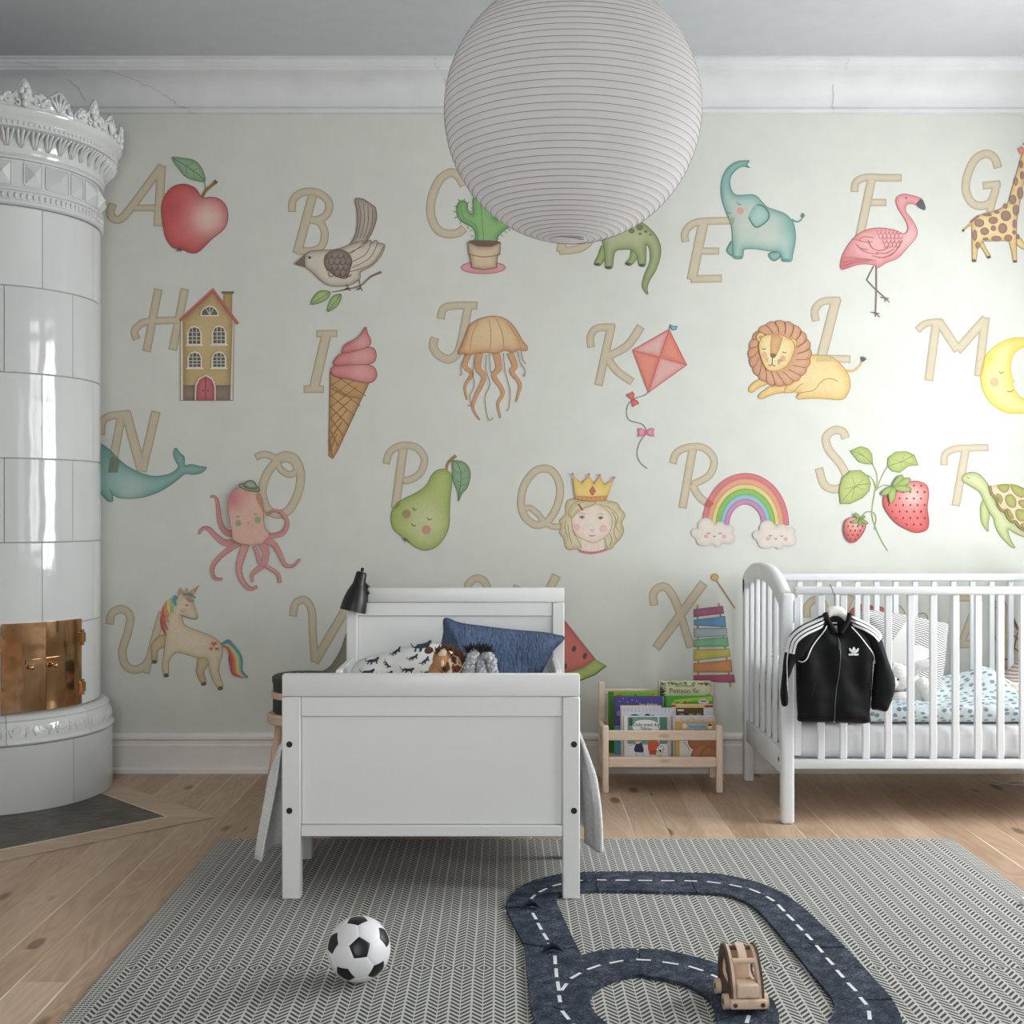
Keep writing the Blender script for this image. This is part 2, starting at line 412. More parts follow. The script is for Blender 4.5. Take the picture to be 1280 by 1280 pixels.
def build_mural(wall):
    def done(f, name, label): return tag(f.build('printed_'+name, INK, on_wall, wall), label)
    for ch, (o, st) in LET.items():
        f = Fig(*o); f.brush([(p, w*1.07, (r[0] if r else 1)) for p, w, *r in st], TAN, TANE)
        done(f, 'letter', 'tan letter %s printed on the wallpaper' % ch)
    def fig(ox, oy, k): f = Fig(ox, oy, k); f.L = 9; return f
    BK = (70, 62, 58)
    # A apple
    f = fig(*C1)
    f.line([(1012, 745), (1030, 712), (1078, 672)], 4.2, (146, 112, 50), smooth=True)
    f.line([(1070, 664), (1086, 676)], 4, (110, 84, 50))
    f.fill([(1012, 748), (975, 700), (920, 681), (865, 695), (825, 740), (807, 800), (815, 880), (830, 950), (865, 998), (905, 1003), (950, 1024), (995, 1018), (1060, 955), (1120, 905), (1140, 850), (1130, 790), (1095, 755), (1050, 746)],
           (218, 98, 96), edge=(176, 46, 52), ew=7, hl=[(1040, 850, 85, (240, 205, 195), .95), (850, 800, 70, (196, 62, 66), .7)], out=(140, 50, 50))
    f.fill([(860, 549), (920, 552), (975, 565), (1010, 605), (1026, 665), (975, 662), (925, 640), (893, 600)], (150, 184, 146), edge=(104, 146, 104), ew=3, out=(96, 130, 92))
    f.line([(862, 550), (930, 590), (1000, 640), (1022, 668), (1028, 710)], 1.1, (84, 118, 80), smooth=True)
    for a, b in (((930, 590), (970, 575)), ((930, 590), (935, 630)), ((965, 612), (1000, 600)), ((965, 612), (975, 655))): f.line([a, b], .7, (98, 130, 92))
    for i in range(5): f.line([(895, 1003), (880+i*9, 1014+(i % 2)*6)], 1.1, (90, 60, 60))
    done(f, 'apple', 'red apple with one green leaf printed beside the letter A')
    # B bird
    f = fig(*C2)
    f.line([(300, 660), (360, 650), (440, 630), (475, 600), (500, 580), (548, 560)], (1.2, 3), (134, 106, 80), smooth=True)
    for L in ([(290, 660), (240, 655), (205, 690), (196, 722), (245, 712), (280, 690)], [(345, 672), (310, 680), (285, 715), (278, 758), (320, 735), (343, 700)]):
        f.fill(L, (178, 196, 132), edge=(120, 146, 74), ew=2.2, out=(104, 128, 70)); f.line([L[0], L[3]], .8, (96, 120, 60))
    f.fill([(415, 200), (430, 192), (455, 196), (480, 210), (500, 225), (518, 240), (524, 290), (510, 340), (485, 390), (445, 430), (380, 455), (330, 455), (380, 430), (412, 385), (425, 330), (425, 260)], (186, 172, 156), edge=(126, 108, 96), ew=3, out=(110, 94, 84))
    for i in range(4): f.line([(432+i*24, 205+i*14), (445+i*18, 290+i*12), (425+i*16, 390)], .9, (120, 104, 92), smooth=True)
    f.fill([(165, 480), (190, 458), (235, 452), (330, 446), (400, 420), (455, 405), (460, 420), (490, 400), (500, 415), (520, 402), (532, 415), (550, 418), (565, 430), (545, 480), (500, 530), (445, 560), (440, 592), (400, 622), (350, 632), (290, 630), (240, 600), (200, 560), (165, 530)],
           (222, 210, 192), edge=(150, 136, 118), ew=3.5, out=(128, 112, 96))
    for q in ([(460, 415), (420, 450), (390, 470)], [(495, 410), (470, 470), (400, 510)], [(530, 412), (490, 490), (400, 540)], [(560, 432), (500, 520), (390, 560)], [(375, 470), (460, 430)]): f.line(q, 1.0, (128, 112, 98), smooth=True)
    f.fill([(262, 500), (275, 470), (310, 452), (350, 450), (385, 470), (400, 505), (390, 550), (375, 590), (340, 590), (300, 568), (268, 535)], (150, 132, 122), edge=(104, 88, 82), ew=3, out=(96, 82, 76))
    for r in range(4):
        for c in range(4):
            x, y = 285+c*29+(r % 2)*12, 478+r*30
            if x < 385 and y < 580: f.line([(x-13, y-6), (x-10, y+12), (x+3, y+16), (x+14, y+4)], 1.1, (92, 78, 72), smooth=True)
    f.fill([(115, 521), (162, 478), (164, 535)], (128, 100, 84), smooth=False, out=(90, 70, 60)); f.dot(190, 489, 7, BK)
    for x in (378, 440): f.line([(x-4, 600 if x > 400 else 622), (x+4, 640), (x-16, 650), (x+4, 640), (x+14, 655)], 1.3, (84, 74, 68))
    done(f, 'bird', 'brown and cream bird on a twig printed below the letter B')
    # C cactus
    f = fig(*C2)
    f.dot(1057, 538, 113, (226, 160, 164), ry=32, edge=(196, 110, 122), out=(180, 104, 112))
    f.fill([(1010, 420), (1018, 380), (1005, 340), (960, 315), (930, 285), (925, 235), (945, 205), (975, 215), (980, 250), (1005, 270), (1005, 200), (1020, 160), (1050, 130), (1090, 150), (1100, 230), (1115, 295), (1160, 300), (1200, 330), (1170, 345), (1130, 385), (1118, 430), (1060, 436)],
           (142, 190, 118), edge=(84, 142, 74), ew=4, out=(70, 116, 62))
    for q in ([(945, 225), (960, 290), (1020, 330), (1030, 420)], [(1040, 170), (1050, 300), (1060, 420)]): f.line(q, 1.1, (96, 150, 84), smooth=True)
    for x, y, dx, dy in [(925, 235, -12, -4), (940, 208, -8, -12), (960, 205, 4, -12), (975, 220, 12, -8), (920, 260, -12, 0), (925, 285, -12, 6), (945, 305, -6, 14), (985, 335, -10, 10), (1005, 350, -14, 4), (1008, 380, -14, 2), (1008, 405, -12, 4), (1125, 390, 10, 8), (1145, 375, 10, 8), (1165, 355, 8, 12), (1185, 345, 6, 12), (1195, 330, 12, 2), (1005, 180, -10, -6), (1005, 240, -10, 2), (1000, 262, -8, -8)]:
        f.line([(x, y), (x+dx, y+dy)], .8, (60, 92, 52))
    f.fill([(985, 410), (1010, 402), (1120, 405), (1142, 415), (1130, 432), (1060, 440), (1000, 432)], (104, 76, 66))
    f.fill([(980, 412), (1030, 432), (1095, 434), (1143, 414), (1140, 470), (1128, 478), (1122, 540), (1060, 550), (1000, 540), (990, 478), (984, 468)], (220, 198, 164), edge=(164, 126, 88), ew=3.5, smooth=False, out=(120, 86, 68))
    f.line([(985, 472), (1060, 486), (1140, 474)], 1.1, (134, 98, 76), smooth=True)
    done(f, 'cactus', 'green cactus in a pot printed beside the letter C')
    # D dinosaur
    f = fig(*C3)
    G, GE = (168, 182, 124), (112, 136, 72)
    for L in ([(450, 430), (430, 480), (412, 520), (440, 528), (460, 500), (475, 460)], [(600, 450), (590, 490), (568, 518), (592, 528), (620, 500), (640, 460)]): f.fill(L, G, edge=GE, ew=3, out=(96, 118, 66))
    f.fill([(380, 300), (430, 270), (520, 262), (600, 285), (660, 320), (710, 365), (740, 420), (742, 480), (720, 550), (690, 600), (676, 640), (680, 672), (662, 655), (652, 625), (665, 570), (690, 510), (690, 450), (672, 425), (670, 470), (665, 528), (636, 528), (625, 480), (600, 452), (560, 448), (520, 455), (508, 490), (500, 540), (468, 540), (465, 490), (450, 400), (410, 360)],
           (186, 190, 146), edge=GE, ew=6, out=(96, 118, 66))
    for x, y, r in ((598, 355, 16), (638, 338, 18), (668, 358, 9), (640, 370, 8), (692, 374, 6), (560, 335, 14), (530, 355, 6)): f.dot(x, y, r, (112, 132, 78), edge=(86, 108, 60), ry=r*.85)
    for x, y in ((425, 522), (483, 537), (580, 520), (650, 526)): f.dot(x, y, 15, (72, 72, 60), ry=6)
    done(f, 'dinosaur', 'green spotted dinosaur printed below the hanging lamp')
    # E elephant
    f = fig(890, 190, 8.533)
    T, TE = (158, 196, 188), (90, 152, 146)
    f.line([(850, 720), (900, 745), (950, 725), (962, 690)], (2.6, 1.4), TE, smooth=True); f.fill([(945, 680), (965, 650), (990, 675), (975, 700), (955, 700)], (84, 130, 120))
    for L in ([(215, 950), (160, 1035), (165, 1070), (205, 1105), (225, 1080)], [(620, 1075), (605, 1105), (630, 1145), (670, 1162), (730, 1115), (720, 1065)]): f.fill(L, (140, 184, 176), edge=(70, 124, 118), ew=2.5, out=(60, 104, 100))
    f.fill([(398, 96), (372, 135), (398, 168), (330, 155), (270, 180), (215, 240), (190, 310), (205, 400), (250, 455), (330, 462), (420, 455), (480, 475), (540, 540), (590, 590), (650, 612), (760, 650), (815, 690), (870, 765), (890, 880), (885, 980), (860, 1100), (850, 1160), (800, 1170), (750, 1162), (740, 1110), (700, 1065), (610, 1058), (480, 1035), (350, 1038), (335, 1080), (318, 1138), (232, 1132), (222, 1060), (215, 850), (200, 760), (155, 650), (110, 520), (96, 400), (115, 270), (180, 160), (270, 105), (340, 95)],
           (178, 202, 194), edge=TE, ew=6, es=.95, hl=[(330, 760, 190, (204, 200, 184), .6), (620, 860, 160, (204, 200, 184), .6), (860, 800, 130, (96, 158, 154), .6), (130, 300, 110, (120, 176, 166), .6), (500, 480, 70, (120, 176, 166), .5)], n=3, out=(66, 120, 116), ow=.8)
    f.fill([(390, 700), (420, 620), (480, 560), (550, 585), (600, 640), (605, 700), (570, 750), (480, 805), (425, 770)], (170, 200, 192), edge=(104, 160, 154), ew=4)
    f.line([(480, 562), (545, 578), (600, 640), (606, 700), (565, 755), (480, 805), (430, 770), (390, 695)], 1.5, (54, 100, 98), smooth=True)
    f.dot(302, 630, 40, (222, 150, 150), edge=(226, 172, 168)); f.line([(265, 540), (285, 560), (310, 556)], .8, BK, smooth=True); f.line([(160, 652), (185, 655), (205, 648)], .8, (60, 90, 88))
    for x in (245, 272, 300, 765, 790, 815): f.line([(x-9, 1125 if x < 400 else 1158), (x, 1112 if x < 400 else 1146), (x+9, 1125 if x < 400 else 1158)], .6, (66, 106, 102))
    f.fill([(175, 702), (240, 700), (232, 765), (200, 772)], (150, 164, 138), smooth=False)
    done(f, 'elephant', 'pale turquoise elephant with raised trunk printed beside the letter E')
    # F flamingo
    f = fig(*C4)
    LG = (120, 100, 102)
    f.line([(528, 730), (510, 765), (493, 800), (530, 840), (585, 890)], 1.9, LG); f.line([(541, 730), (541, 860), (537, 965)], 2.1, LG)
    for x, y in ((585, 890), (537, 965)):
        for dx, dy in ((-25, -4), (22, 22), (20, 4), (0, 20)): f.line([(x, y), (x+dx, y+dy)], (2.2, 1.2), LG)
    f.fill([(640, 400), (655, 378), (685, 371), (720, 378), (760, 390), (770, 405), (750, 425), (710, 418), (690, 430), (690, 460), (720, 500), (745, 550), (738, 590), (700, 635), (650, 690), (590, 715), (548, 740), (530, 725), (460, 722), (400, 740), (368, 748), (362, 720), (380, 660), (430, 590), (480, 555), (550, 540), (630, 550), (680, 570), (700, 540), (680, 490), (648, 440)],
           (232, 172, 172), edge=(204, 116, 122), ew=5, hl=[(380, 730, 90, (196, 96, 100), .8), (700, 590, 70, (240, 200, 196), .5)], n=4, out=(180, 92, 100), ow=.8)
    for r in range(4):
        for c in range(6-r//2):
            x, y = 545+c*20+r*14-(r % 2)*6, 560+r*22
            if x < 655: f.line([(x, y-8), (x+2, y+8), (x+12, y+12), (x+20, y)], .8, (190, 106, 114), smooth=True)
    for q in ([(455, 600), (480, 585), (530, 590)], [(440, 620), (460, 640), (500, 650)], [(460, 645), (500, 665), (550, 672)], [(500, 600), (520, 640), (560, 655), (600, 640)], [(380, 690), (430, 690), (520, 700)], [(375, 715), (440, 700), (540, 705)], [(420, 600), (440, 600), (480, 610), (520, 612)], [(550, 690), (610, 680), (650, 640), (665, 600)], [(540, 665), (590, 668), (630, 645)], [(370, 735), (440, 712), (500, 708)], [(520, 680), (580, 690), (620, 670)]): f.line(q, .9, (188, 100, 108), smooth=True)
    f.fill([(768, 398), (785, 430), (783, 451), (762, 445), (744, 428), (752, 410)], (84, 78, 84)); f.dot(690, 392, 4, BK)
    done(f, 'flamingo', 'pink flamingo on dark legs printed below the letter F')
    # G giraffe
    f = fig(1190, 170, 7.53)
    Y, YE, BR = (232, 208, 152), (196, 158, 92), (160, 122, 106)
    for L in ([(250, 1010), (300, 1090), (335, 1150), (362, 1130), (320, 1060), (285, 990)], [(600, 940), (640, 960), (690, 1030), (700, 1075), (640, 1050), (600, 1010)]): f.fill(L, Y, edge=YE, ew=2.5, out=(150, 116, 72))
    f.fill([(185, 815), (250, 750), (380, 712), (470, 680), (525, 630), (555, 520), (600, 370), (655, 175), (690, 90), (760, 80), (800, 160), (720, 240), (680, 400), (640, 620), (608, 800), (605, 1000), (608, 1190), (575, 1190), (560, 1080), (530, 985), (400, 990), (290, 990), (240, 1070), (225, 1185), (190, 1185), (188, 1000)],
           Y, edge=YE, ew=3.5, smooth=False, out=(140, 104, 66), ow=.7)
    f.line([(190, 820), (150, 850), (105, 885)], (4, 2), YE); f.dot(105, 890, 12, (60, 50, 48)); f.line([(170, 815), (250, 752)], 3, (150, 104, 76))
    for x, y, a, b in ((255, 820, 48, 40), (385, 795, 46, 36), (505, 752, 50, 50), (305, 898, 42, 38), (388, 870, 26, 28), (475, 870, 44, 50), (212, 935, 24, 54), (240, 1030, 22, 34), (415, 968, 48, 28), (528, 962, 38, 34), (330, 742, 44, 18), (420, 718, 26, 18), (500, 662, 22, 26), (570, 600, 34, 48), (640, 540, 30, 60), (600, 700, 32, 52), (588, 828, 22, 42), (582, 910, 17, 20), (598, 430, 22, 42), (655, 372, 20, 40), (648, 270, 20, 38), (315, 972, 26, 14), (618, 950, 16, 26)):
        f.dot(x, y, a, BR, ry=b, edge=(118, 84, 74), ew=1.6, es=.5)
    for x, y in ((205, 1174), (592, 1182), (346, 1142)): f.dot(x, y, 18, (92, 72, 66), ry=13)
    f.fill([(610, 125), (655, 98), (678, 130), (668, 175), (635, 170)], (224, 160, 130), edge=(200, 100, 84), ew=3, smooth=False); f.dot(672, 78, 8, BK)
    done(f, 'giraffe', 'yellow giraffe with brown patches printed beside the letter G at the right edge')
    # H house
    f = fig(*D1)
    OC, OE = (190, 162, 106), (150, 120, 70)
    f.fill([(718, 105), (762, 105), (760, 250), (715, 190)], OC, edge=OE, ew=3, smooth=False); f.line([(708, 103), (770, 103)], 3, (110, 100, 66))
    f.fill([(502, 250), (665, 95), (770, 240), (765, 642), (502, 642)], (226, 216, 196), smooth=False, out=(140, 128, 104))
    f.fill([(514, 242), (665, 98), (764, 232), (752, 642), (516, 642)], (202, 174, 118), edge=OE, ew=5, hl=[(640, 320, 90, (214, 190, 140), .6)], smooth=False)
    f.fill([(516, 566), (752, 566), (752, 642), (516, 642)], (148, 126, 112), edge=(110, 92, 84), ew=4, smooth=False)
    f.line([(500, 243), (665, 92), (790, 260)], 4, (198, 104, 96)); f.line([(500, 247), (665, 99), (786, 264)], .8, (150, 70, 68))
    for x, y, w, h in ((573, 318, 34, 46), (696, 316, 34, 46), (575, 440, 34, 40), (696, 440, 34, 40)):
        def arch(g): return [(x-w+g, y+h-g), (x-w+g, y-h*.3), (x-w*.6, y-h*.85+g), (x, y-h+g), (x+w*.6, y-h*.85+g), (x+w-g, y-h*.3), (x+w-g, y+h-g)]
        f.fill(arch(-3), (232, 226, 210), smooth=False); f.fill(arch(5), (96, 94, 84), edge=(70, 68, 62), ew=2, smooth=False)
        for dx in (-10, 10): f.line([(x+dx, y-h+9), (x+dx, y+h-4)], .9, (214, 208, 192))
        for dy in (-.35, .1, .5): f.line([(x-w+5, y+h*dy), (x+w-5, y+h*dy)], .9, (214, 208, 192))
        f.line([(x-w-10, y+h+3), (x+w+10, y+h+3)], 1.8, (232, 226, 210))
    f.fill([(602, 222), (606, 195), (625, 175), (650, 168), (676, 176), (692, 198), (697, 222)], (232, 226, 210), smooth=False); f.fill([(609, 216), (614, 196), (630, 181), (650, 175), (672, 182), (686, 200), (690, 216)], (96, 94, 84), smooth=False)
    for q in ((628, 178), (672, 178), (650, 172)): f.line([(650, 216), q], 1.0, (214, 208, 192))
    f.fill([(575, 642), (577, 570), (595, 530), (630, 515), (665, 530), (680, 570), (680, 642)], (232, 214, 200), smooth=False)
    f.fill([(581, 642), (584, 572), (600, 538), (630, 522), (660, 538), (674, 572), (674, 642)], (200, 104, 108), edge=(160, 62, 74), ew=4, smooth=False); f.line([(630, 522), (630, 642)], 1, (126, 44, 54))
    f.dot(618, 593, 4, (80, 40, 40)); f.dot(642, 593, 4, (80, 40, 40))
    done(f, 'house', 'tall ochre house with a pink door printed beside the letter H')
    # I ice cream
    f = fig(*C2)
    f.fill([(290, 1060), (490, 1105), (455, 1180), (330, 1450), (305, 1493), (285, 1480), (284, 1400)], (206, 164, 108), edge=(160, 112, 58), ew=4, smooth=False, out=(140, 96, 56))
    f.fill([(290, 1060), (490, 1105), (448, 1195), (360, 1180), (290, 1140)], (200, 156, 100), edge=(160, 112, 58), ew=3, smooth=False, out=(140, 96, 56))
    for i in range(7):
        y = 1090+i*54; f.line([(290, y+40), (min(490, 292+(1490-y)*.45), y-70+i*4)], .9, (140, 96, 50))
        f.line([(291, y-30+i*3), (min(470, 470-i*28), y+90-i*4)], .9, (140, 96, 50))
    P1, PE = (222, 140, 140), (184, 84, 92)
    f.fill([(295, 1045), (330, 1025), (420, 1020), (500, 1030), (525, 1070), (510, 1105), (470, 1114), (380, 1095), (310, 1080)], P1, edge=PE, ew=4, hl=[(450, 1050, 60, (234, 172, 168), .7)], out=(150, 70, 80))
    f.fill([(308, 1010), (335, 975), (400, 955), (490, 936), (520, 960), (515, 1005), (480, 1022), (400, 1025), (320, 1028)], P1, edge=PE, ew=4, hl=[(450, 980, 60, (234, 172, 168), .7)], out=(150, 70, 80))
    f.fill([(350, 960), (365, 925), (420, 895), (450, 865), (468, 836), (480, 870), (495, 905), (480, 935), (420, 955), (365, 965)], P1, edge=PE, ew=4, hl=[(450, 915, 40, (234, 172, 168), .7)], out=(150, 70, 80))
    done(f, 'ice_cream', 'pink ice cream in a waffle cone printed beside the letter I')
    # J jellyfish
    f = fig(*C2)
    O1, OE = (222, 178, 128), (190, 120, 70)
    for q, w in (([(985, 965), (965, 1030), (1000, 1070), (965, 1130), (975, 1200)], (8, 2)), ([(1040, 965), (1030, 1040), (1060, 1090), (1020, 1180), (1005, 1240), (1038, 1300)], (9, 2)), ([(1120, 965), (1135, 1040), (1110, 1080), (1155, 1160), (1130, 1220), (1143, 1290)], (9, 2)), ([(1190, 965), (1215, 1030), (1200, 1060), (1240, 1120), (1232, 1170), (1220, 1210)], (8, 2))):
        f.brush([(q, w)], O1, OE)
    for q in ([(970, 975), (945, 1030), (950, 1070), (935, 1075)], [(1015, 975), (1005, 1060), (1012, 1130), (990, 1180), (995, 1225), (980, 1228)], [(1072, 975), (1070, 1050), (1090, 1120), (1065, 1190), (1080, 1290), (1100, 1298), (1104, 1285)], [(1088, 970), (1092, 1050), (1100, 1062)], [(1158, 965), (1165, 1050), (1190, 1150), (1185, 1240), (1170, 1255)], [(1228, 955), (1240, 1010), (1265, 1050), (1262, 1082), (1255, 1070)], [(1245, 952), (1255, 1000), (1272, 1020)]): f.line(q, 1.0, (164, 124, 92), smooth=True)
    f.fill([(932, 968), (960, 900), (985, 835), (1030, 800), (1100, 782), (1165, 795), (1215, 840), (1250, 900), (1277, 935), (1270, 955), (1235, 948), (1205, 962), (1165, 952), (1120, 968), (1075, 962), (1030, 966), (985, 975), (955, 966)],
           (226, 190, 142), edge=OE, ew=5, hl=[(1100, 850, 90, (232, 206, 166), .6)], n=4, out=(166, 108, 70))
    for q in ([(1030, 810), (1000, 880), (990, 955)], [(1085, 800), (1095, 870), (1090, 950)], [(1120, 795), (1150, 860), (1160, 940)], [(1170, 810), (1215, 870), (1245, 940)], [(985, 850), (960, 900), (950, 940)]): f.line(q, .8, (180, 128, 84), smooth=True)
    done(f, 'jellyfish', 'orange jellyfish printed beside the letter J')
    # K kite
    f = fig(*C3)
    a, b, c_, d, m = (785, 848), (873, 1025), (682, 1162), (604, 952), (738, 982)
    f.fill([d, a, m], (224, 176, 172), edge=(206, 128, 122), ew=3, smooth=False); f.fill([a, b, m], (226, 136, 112), edge=(208, 104, 92), ew=3, smooth=False)
    f.fill([d, m, c_], (224, 138, 116), edge=(208, 104, 92), ew=3, smooth=False); f.fill([m, b, c_], (224, 170, 166), edge=(206, 128, 122), ew=3, smooth=False)
    for q in ([d, b], [a, c_], [a, b, c_, d, a]): f.line(q, 1.1, (204, 90, 84))
    f.line([a, (792, 822)], 1, (60, 84, 100)); f.fill([(790, 825), (808, 832), (826, 832), (820, 848), (800, 850)], (110, 168, 188), smooth=False, out=(70, 110, 130))
    f.line([c_, (660, 1178), (610, 1195), (580, 1225), (573, 1270), (590, 1302), (650, 1320), (668, 1345), (668, 1370), (640, 1410), (625, 1465), (640, 1510), (676, 1542)], .8, (86, 80, 80), smooth=True)
    def bow(x, y, c, e, s, ang):
        ca, sa = math.cos(ang), math.sin(ang)
        for g in (1, -1):
            p = [(0, -5), (24*g, -20), (40*g, -18), (36*g, 0), (40*g, 20), (24*g, 18), (0, 6)]
            f.fill([(x+(px*ca-py*sa)*s, y+(px*sa+py*ca)*s) for px, py in p], c, edge=e, ew=2, smooth=False, out=e)
        f.dot(x, y, 8*s, e)
    bow(604, 1196, (226, 120, 108), (190, 76, 72), .85, 1.1); bow(670, 1362, (232, 160, 176), (200, 104, 126), 1.0, 0.0)
    done(f, 'kite', 'red and pink kite with two bows on its string printed beside the letter K')
    # L lion
    f = fig(925, 390, 8)
    LY, LE = (234, 208, 144), (212, 166, 84)
    f.line([(1060, 590), (1130, 588), (1190, 545), (1220, 490)], (4, 2), (210, 180, 110), smooth=True)
    for dx, dy in ((-15, -48), (5, -50), (22, -45), (38, -38), (45, -22)): f.line([(1220, 492), (1220+dx, 492+dy)], (3, .8), (88, 76, 70))
    for L in ([(215, 670), (130, 710), (88, 765), (95, 798), (130, 800), (190, 755), (280, 715)], [(330, 740), (240, 785), (185, 835), (190, 862), (230, 866), (300, 835), (400, 808), (540, 800), (560, 740)]): f.fill(L, LY, edge=LE, ew=4, out=(176, 136, 74))
    f.fill([(620, 440), (760, 432), (880, 440), (960, 480), (1040, 560), (1090, 650), (1100, 740), (1075, 820), (1020, 875), (900, 872), (780, 862), (640, 868), (590, 872), (562, 848), (590, 815), (540, 800), (440, 800), (520, 640)],
           (232, 208, 150), edge=(218, 172, 88), ew=6, n=4, out=(176, 136, 74))
    f.line([(590, 815), (650, 800), (740, 780), (800, 710), (850, 675), (910, 668), (980, 695)], 1.1, (178, 138, 76), smooth=True); f.line([(545, 790), (590, 740), (630, 715)], 1.1, (178, 138, 76), smooth=True)
    f.fill([(770, 440), (880, 442), (970, 496), (760, 498)], (206, 180, 128), smooth=False)
    mc = (398, 415); MO = []
    for i in range(20):
        a = 2*PI*i/20; rx, ry = 318, 332
        for da, k in ((-.13, .97), (0, 1.0), (.13, .97)): MO.append((mc[0]+rx*k*math.cos(a+da), mc[1]+ry*k*math.sin(a+da)))
        MO.append((mc[0]+rx*.93*math.cos(a+PI/20), mc[1]+ry*.93*math.sin(a+PI/20)))
    f.fill(MO, (218, 176, 142), edge=(190, 126, 84), ew=4, hl=[(355, 400, 230, (180, 104, 62), .85)], smooth=False, out=(162, 104, 70), ow=.9)
    for i in range(20):
        a = 2*PI*(i+.5)/20; b2 = a+.22
        f.line([(mc[0]+300*math.cos(a), mc[1]+312*math.sin(a)), (mc[0]+255*math.cos(a+.08), mc[1]+262*math.sin(a+.08)), (mc[0]-20+195*math.cos(b2), mc[1]-10+200*math.sin(b2))], 1.0, (152, 92, 60), smooth=True)
    for x, y in ((205, 255), (522, 315)): f.dot(x, y, 42, LY, ry=46, edge=LE, out=(182, 136, 74)); f.dot(x, y, 18, (200, 160, 104), out=(150, 110, 70))
    f.fill([(225, 250), (300, 228), (390, 228), (460, 255), (520, 290), (545, 350), (525, 430), (480, 520), (410, 575), (340, 592), (270, 575), (225, 500), (195, 400), (190, 320)], (236, 218, 162), edge=(220, 184, 104), ew=5, out=(186, 140, 78), n=4)
    f.fill([(310, 232), (380, 228), (428, 262), (390, 380), (365, 430), (300, 430), (298, 330)], (214, 168, 112), edge=(196, 142, 86), ew=3, smooth=False)
    f.fill([(300, 420), (330, 416), (362, 430), (345, 455), (322, 462), (305, 450)], (120, 92, 82)); f.line([(322, 460), (318, 520)], 1, BK); f.line([(282, 528), (300, 540), (318, 522), (335, 542), (350, 538)], .9, BK, smooth=True)
    for x, y in ((240, 432), (425, 468)): f.dot(x, y, 30, (226, 158, 136), ry=34, edge=(232, 180, 150))
    f.line([(218, 365), (238, 376), (256, 366)], .9, BK, smooth=True); f.line([(422, 398), (442, 410), (462, 404)], .9, BK, smooth=True)
    for q in ([(255, 455), (285, 470)], [(245, 475), (280, 482)], [(250, 495), (282, 490)], [(375, 490), (410, 505)], [(372, 505), (400, 528)], [(380, 480), (420, 488)]): f.line(q, .6, (120, 92, 70))
    done(f, 'lion', 'sleepy lion lying with its mane round its face printed beside the letter L')
    # M moon
    f = fig(1210, 400, 9.846)
    out_ = [(620, 218), (500, 235), (350, 310), (230, 430), (170, 580), (155, 720), (190, 880), (270, 1010), (380, 1100), (500, 1145), (640, 1150), (760, 1130), (830, 1090)]
    inn = [(760, 1000), (650, 950), (580, 870), (545, 790), (548, 765), (568, 755), (535, 680), (525, 560), (560, 430), (640, 355), (760, 300), (830, 280), (760, 230)]
    f.fill(out_+inn, (240, 222, 158), edge=(238, 204, 66), ew=6.5, es=.95, hl=[(230, 480, 90, (240, 204, 60), .7), (620, 250, 120, (238, 202, 70), .5)], n=4, out=(214, 180, 60), ow=.8)
    f.dot(323, 765, 55, (240, 188, 140), edge=(236, 170, 128)); f.line([(380, 635), (405, 655), (435, 635)], .8, BK, smooth=True); f.line([(480, 872), (520, 885), (560, 860)], .9, BK, smooth=True)
    f.fill([(215, 430), (200, 560), (165, 690), (155, 690), (175, 560)], (206, 172, 66), smooth=False)
    done(f, 'moon', 'yellow crescent moon with a sleeping face printed beside the letter M')
    # N narwhal / whale
    f = fig(*D1)
    f.fill([(60, 850), (105, 860), (150, 890), (210, 950), (280, 995), (360, 1020), (430, 1015), (475, 995), (492, 970), (478, 945), (468, 905), (480, 880), (500, 905), (522, 925), (525, 965), (560, 962), (600, 972), (634, 978), (605, 1005), (560, 1012), (525, 1010), (480, 1045), (430, 1080), (370, 1110), (290, 1130), (200, 1130), (165, 1115), (165, 1145), (140, 1145), (105, 1110), (60, 1090)],
           (156, 192, 184), edge=(84, 142, 138), ew=6, hl=[(250, 1085, 60, (186, 206, 196), .8), (130, 910, 80, (96, 150, 144), .6)], n=4, out=(84, 128, 124))
    f.line([(165, 1115), (150, 1085)], 1, (84, 128, 124)); f.fill([(166, 920), (200, 945), (188, 1003), (140, 1003), (152, 930)], (112, 126, 104), smooth=False)
    done(f, 'whale', 'teal whale with its tail raised printed below the letter N')
    # O octopus
    f = fig(240, 590, 8)
    OC, OE = (226, 168, 160), (196, 112, 118)
    tent = [([(420, 615), (340, 600), (280, 500), (262, 350), (240, 260), (185, 245)], (9.5, 2.5)), ([(450, 690), (340, 710), (240, 640), (170, 570), (110, 565), (68, 620)], (10, 3)),
            ([(480, 710), (380, 770), (270, 860), (205, 960), (230, 1060), (305, 1070)], (8, 3.5)), ([(540, 720), (500, 840), (470, 960), (500, 1080), (580, 1165), (655, 1145)], (11, 4)),
            ([(620, 740), (650, 800), (680, 900), (760, 950), (860, 1020), (880, 1110)], (5, 4.5)), ([(700, 700), (740, 800), (720, 920), (640, 990), (600, 1040), (612, 1100)], (11, 2.5)),
            ([(730, 680), (820, 720), (880, 820), (930, 920), (1010, 940), (1082, 870)], (9, 2.5)), ([(730, 640), (830, 635), (920, 600), (955, 500), (900, 410), (820, 385), (755, 435)], (8, 2.5))]
    for q, w in tent: f.brush([(q, w)], OC, OE)
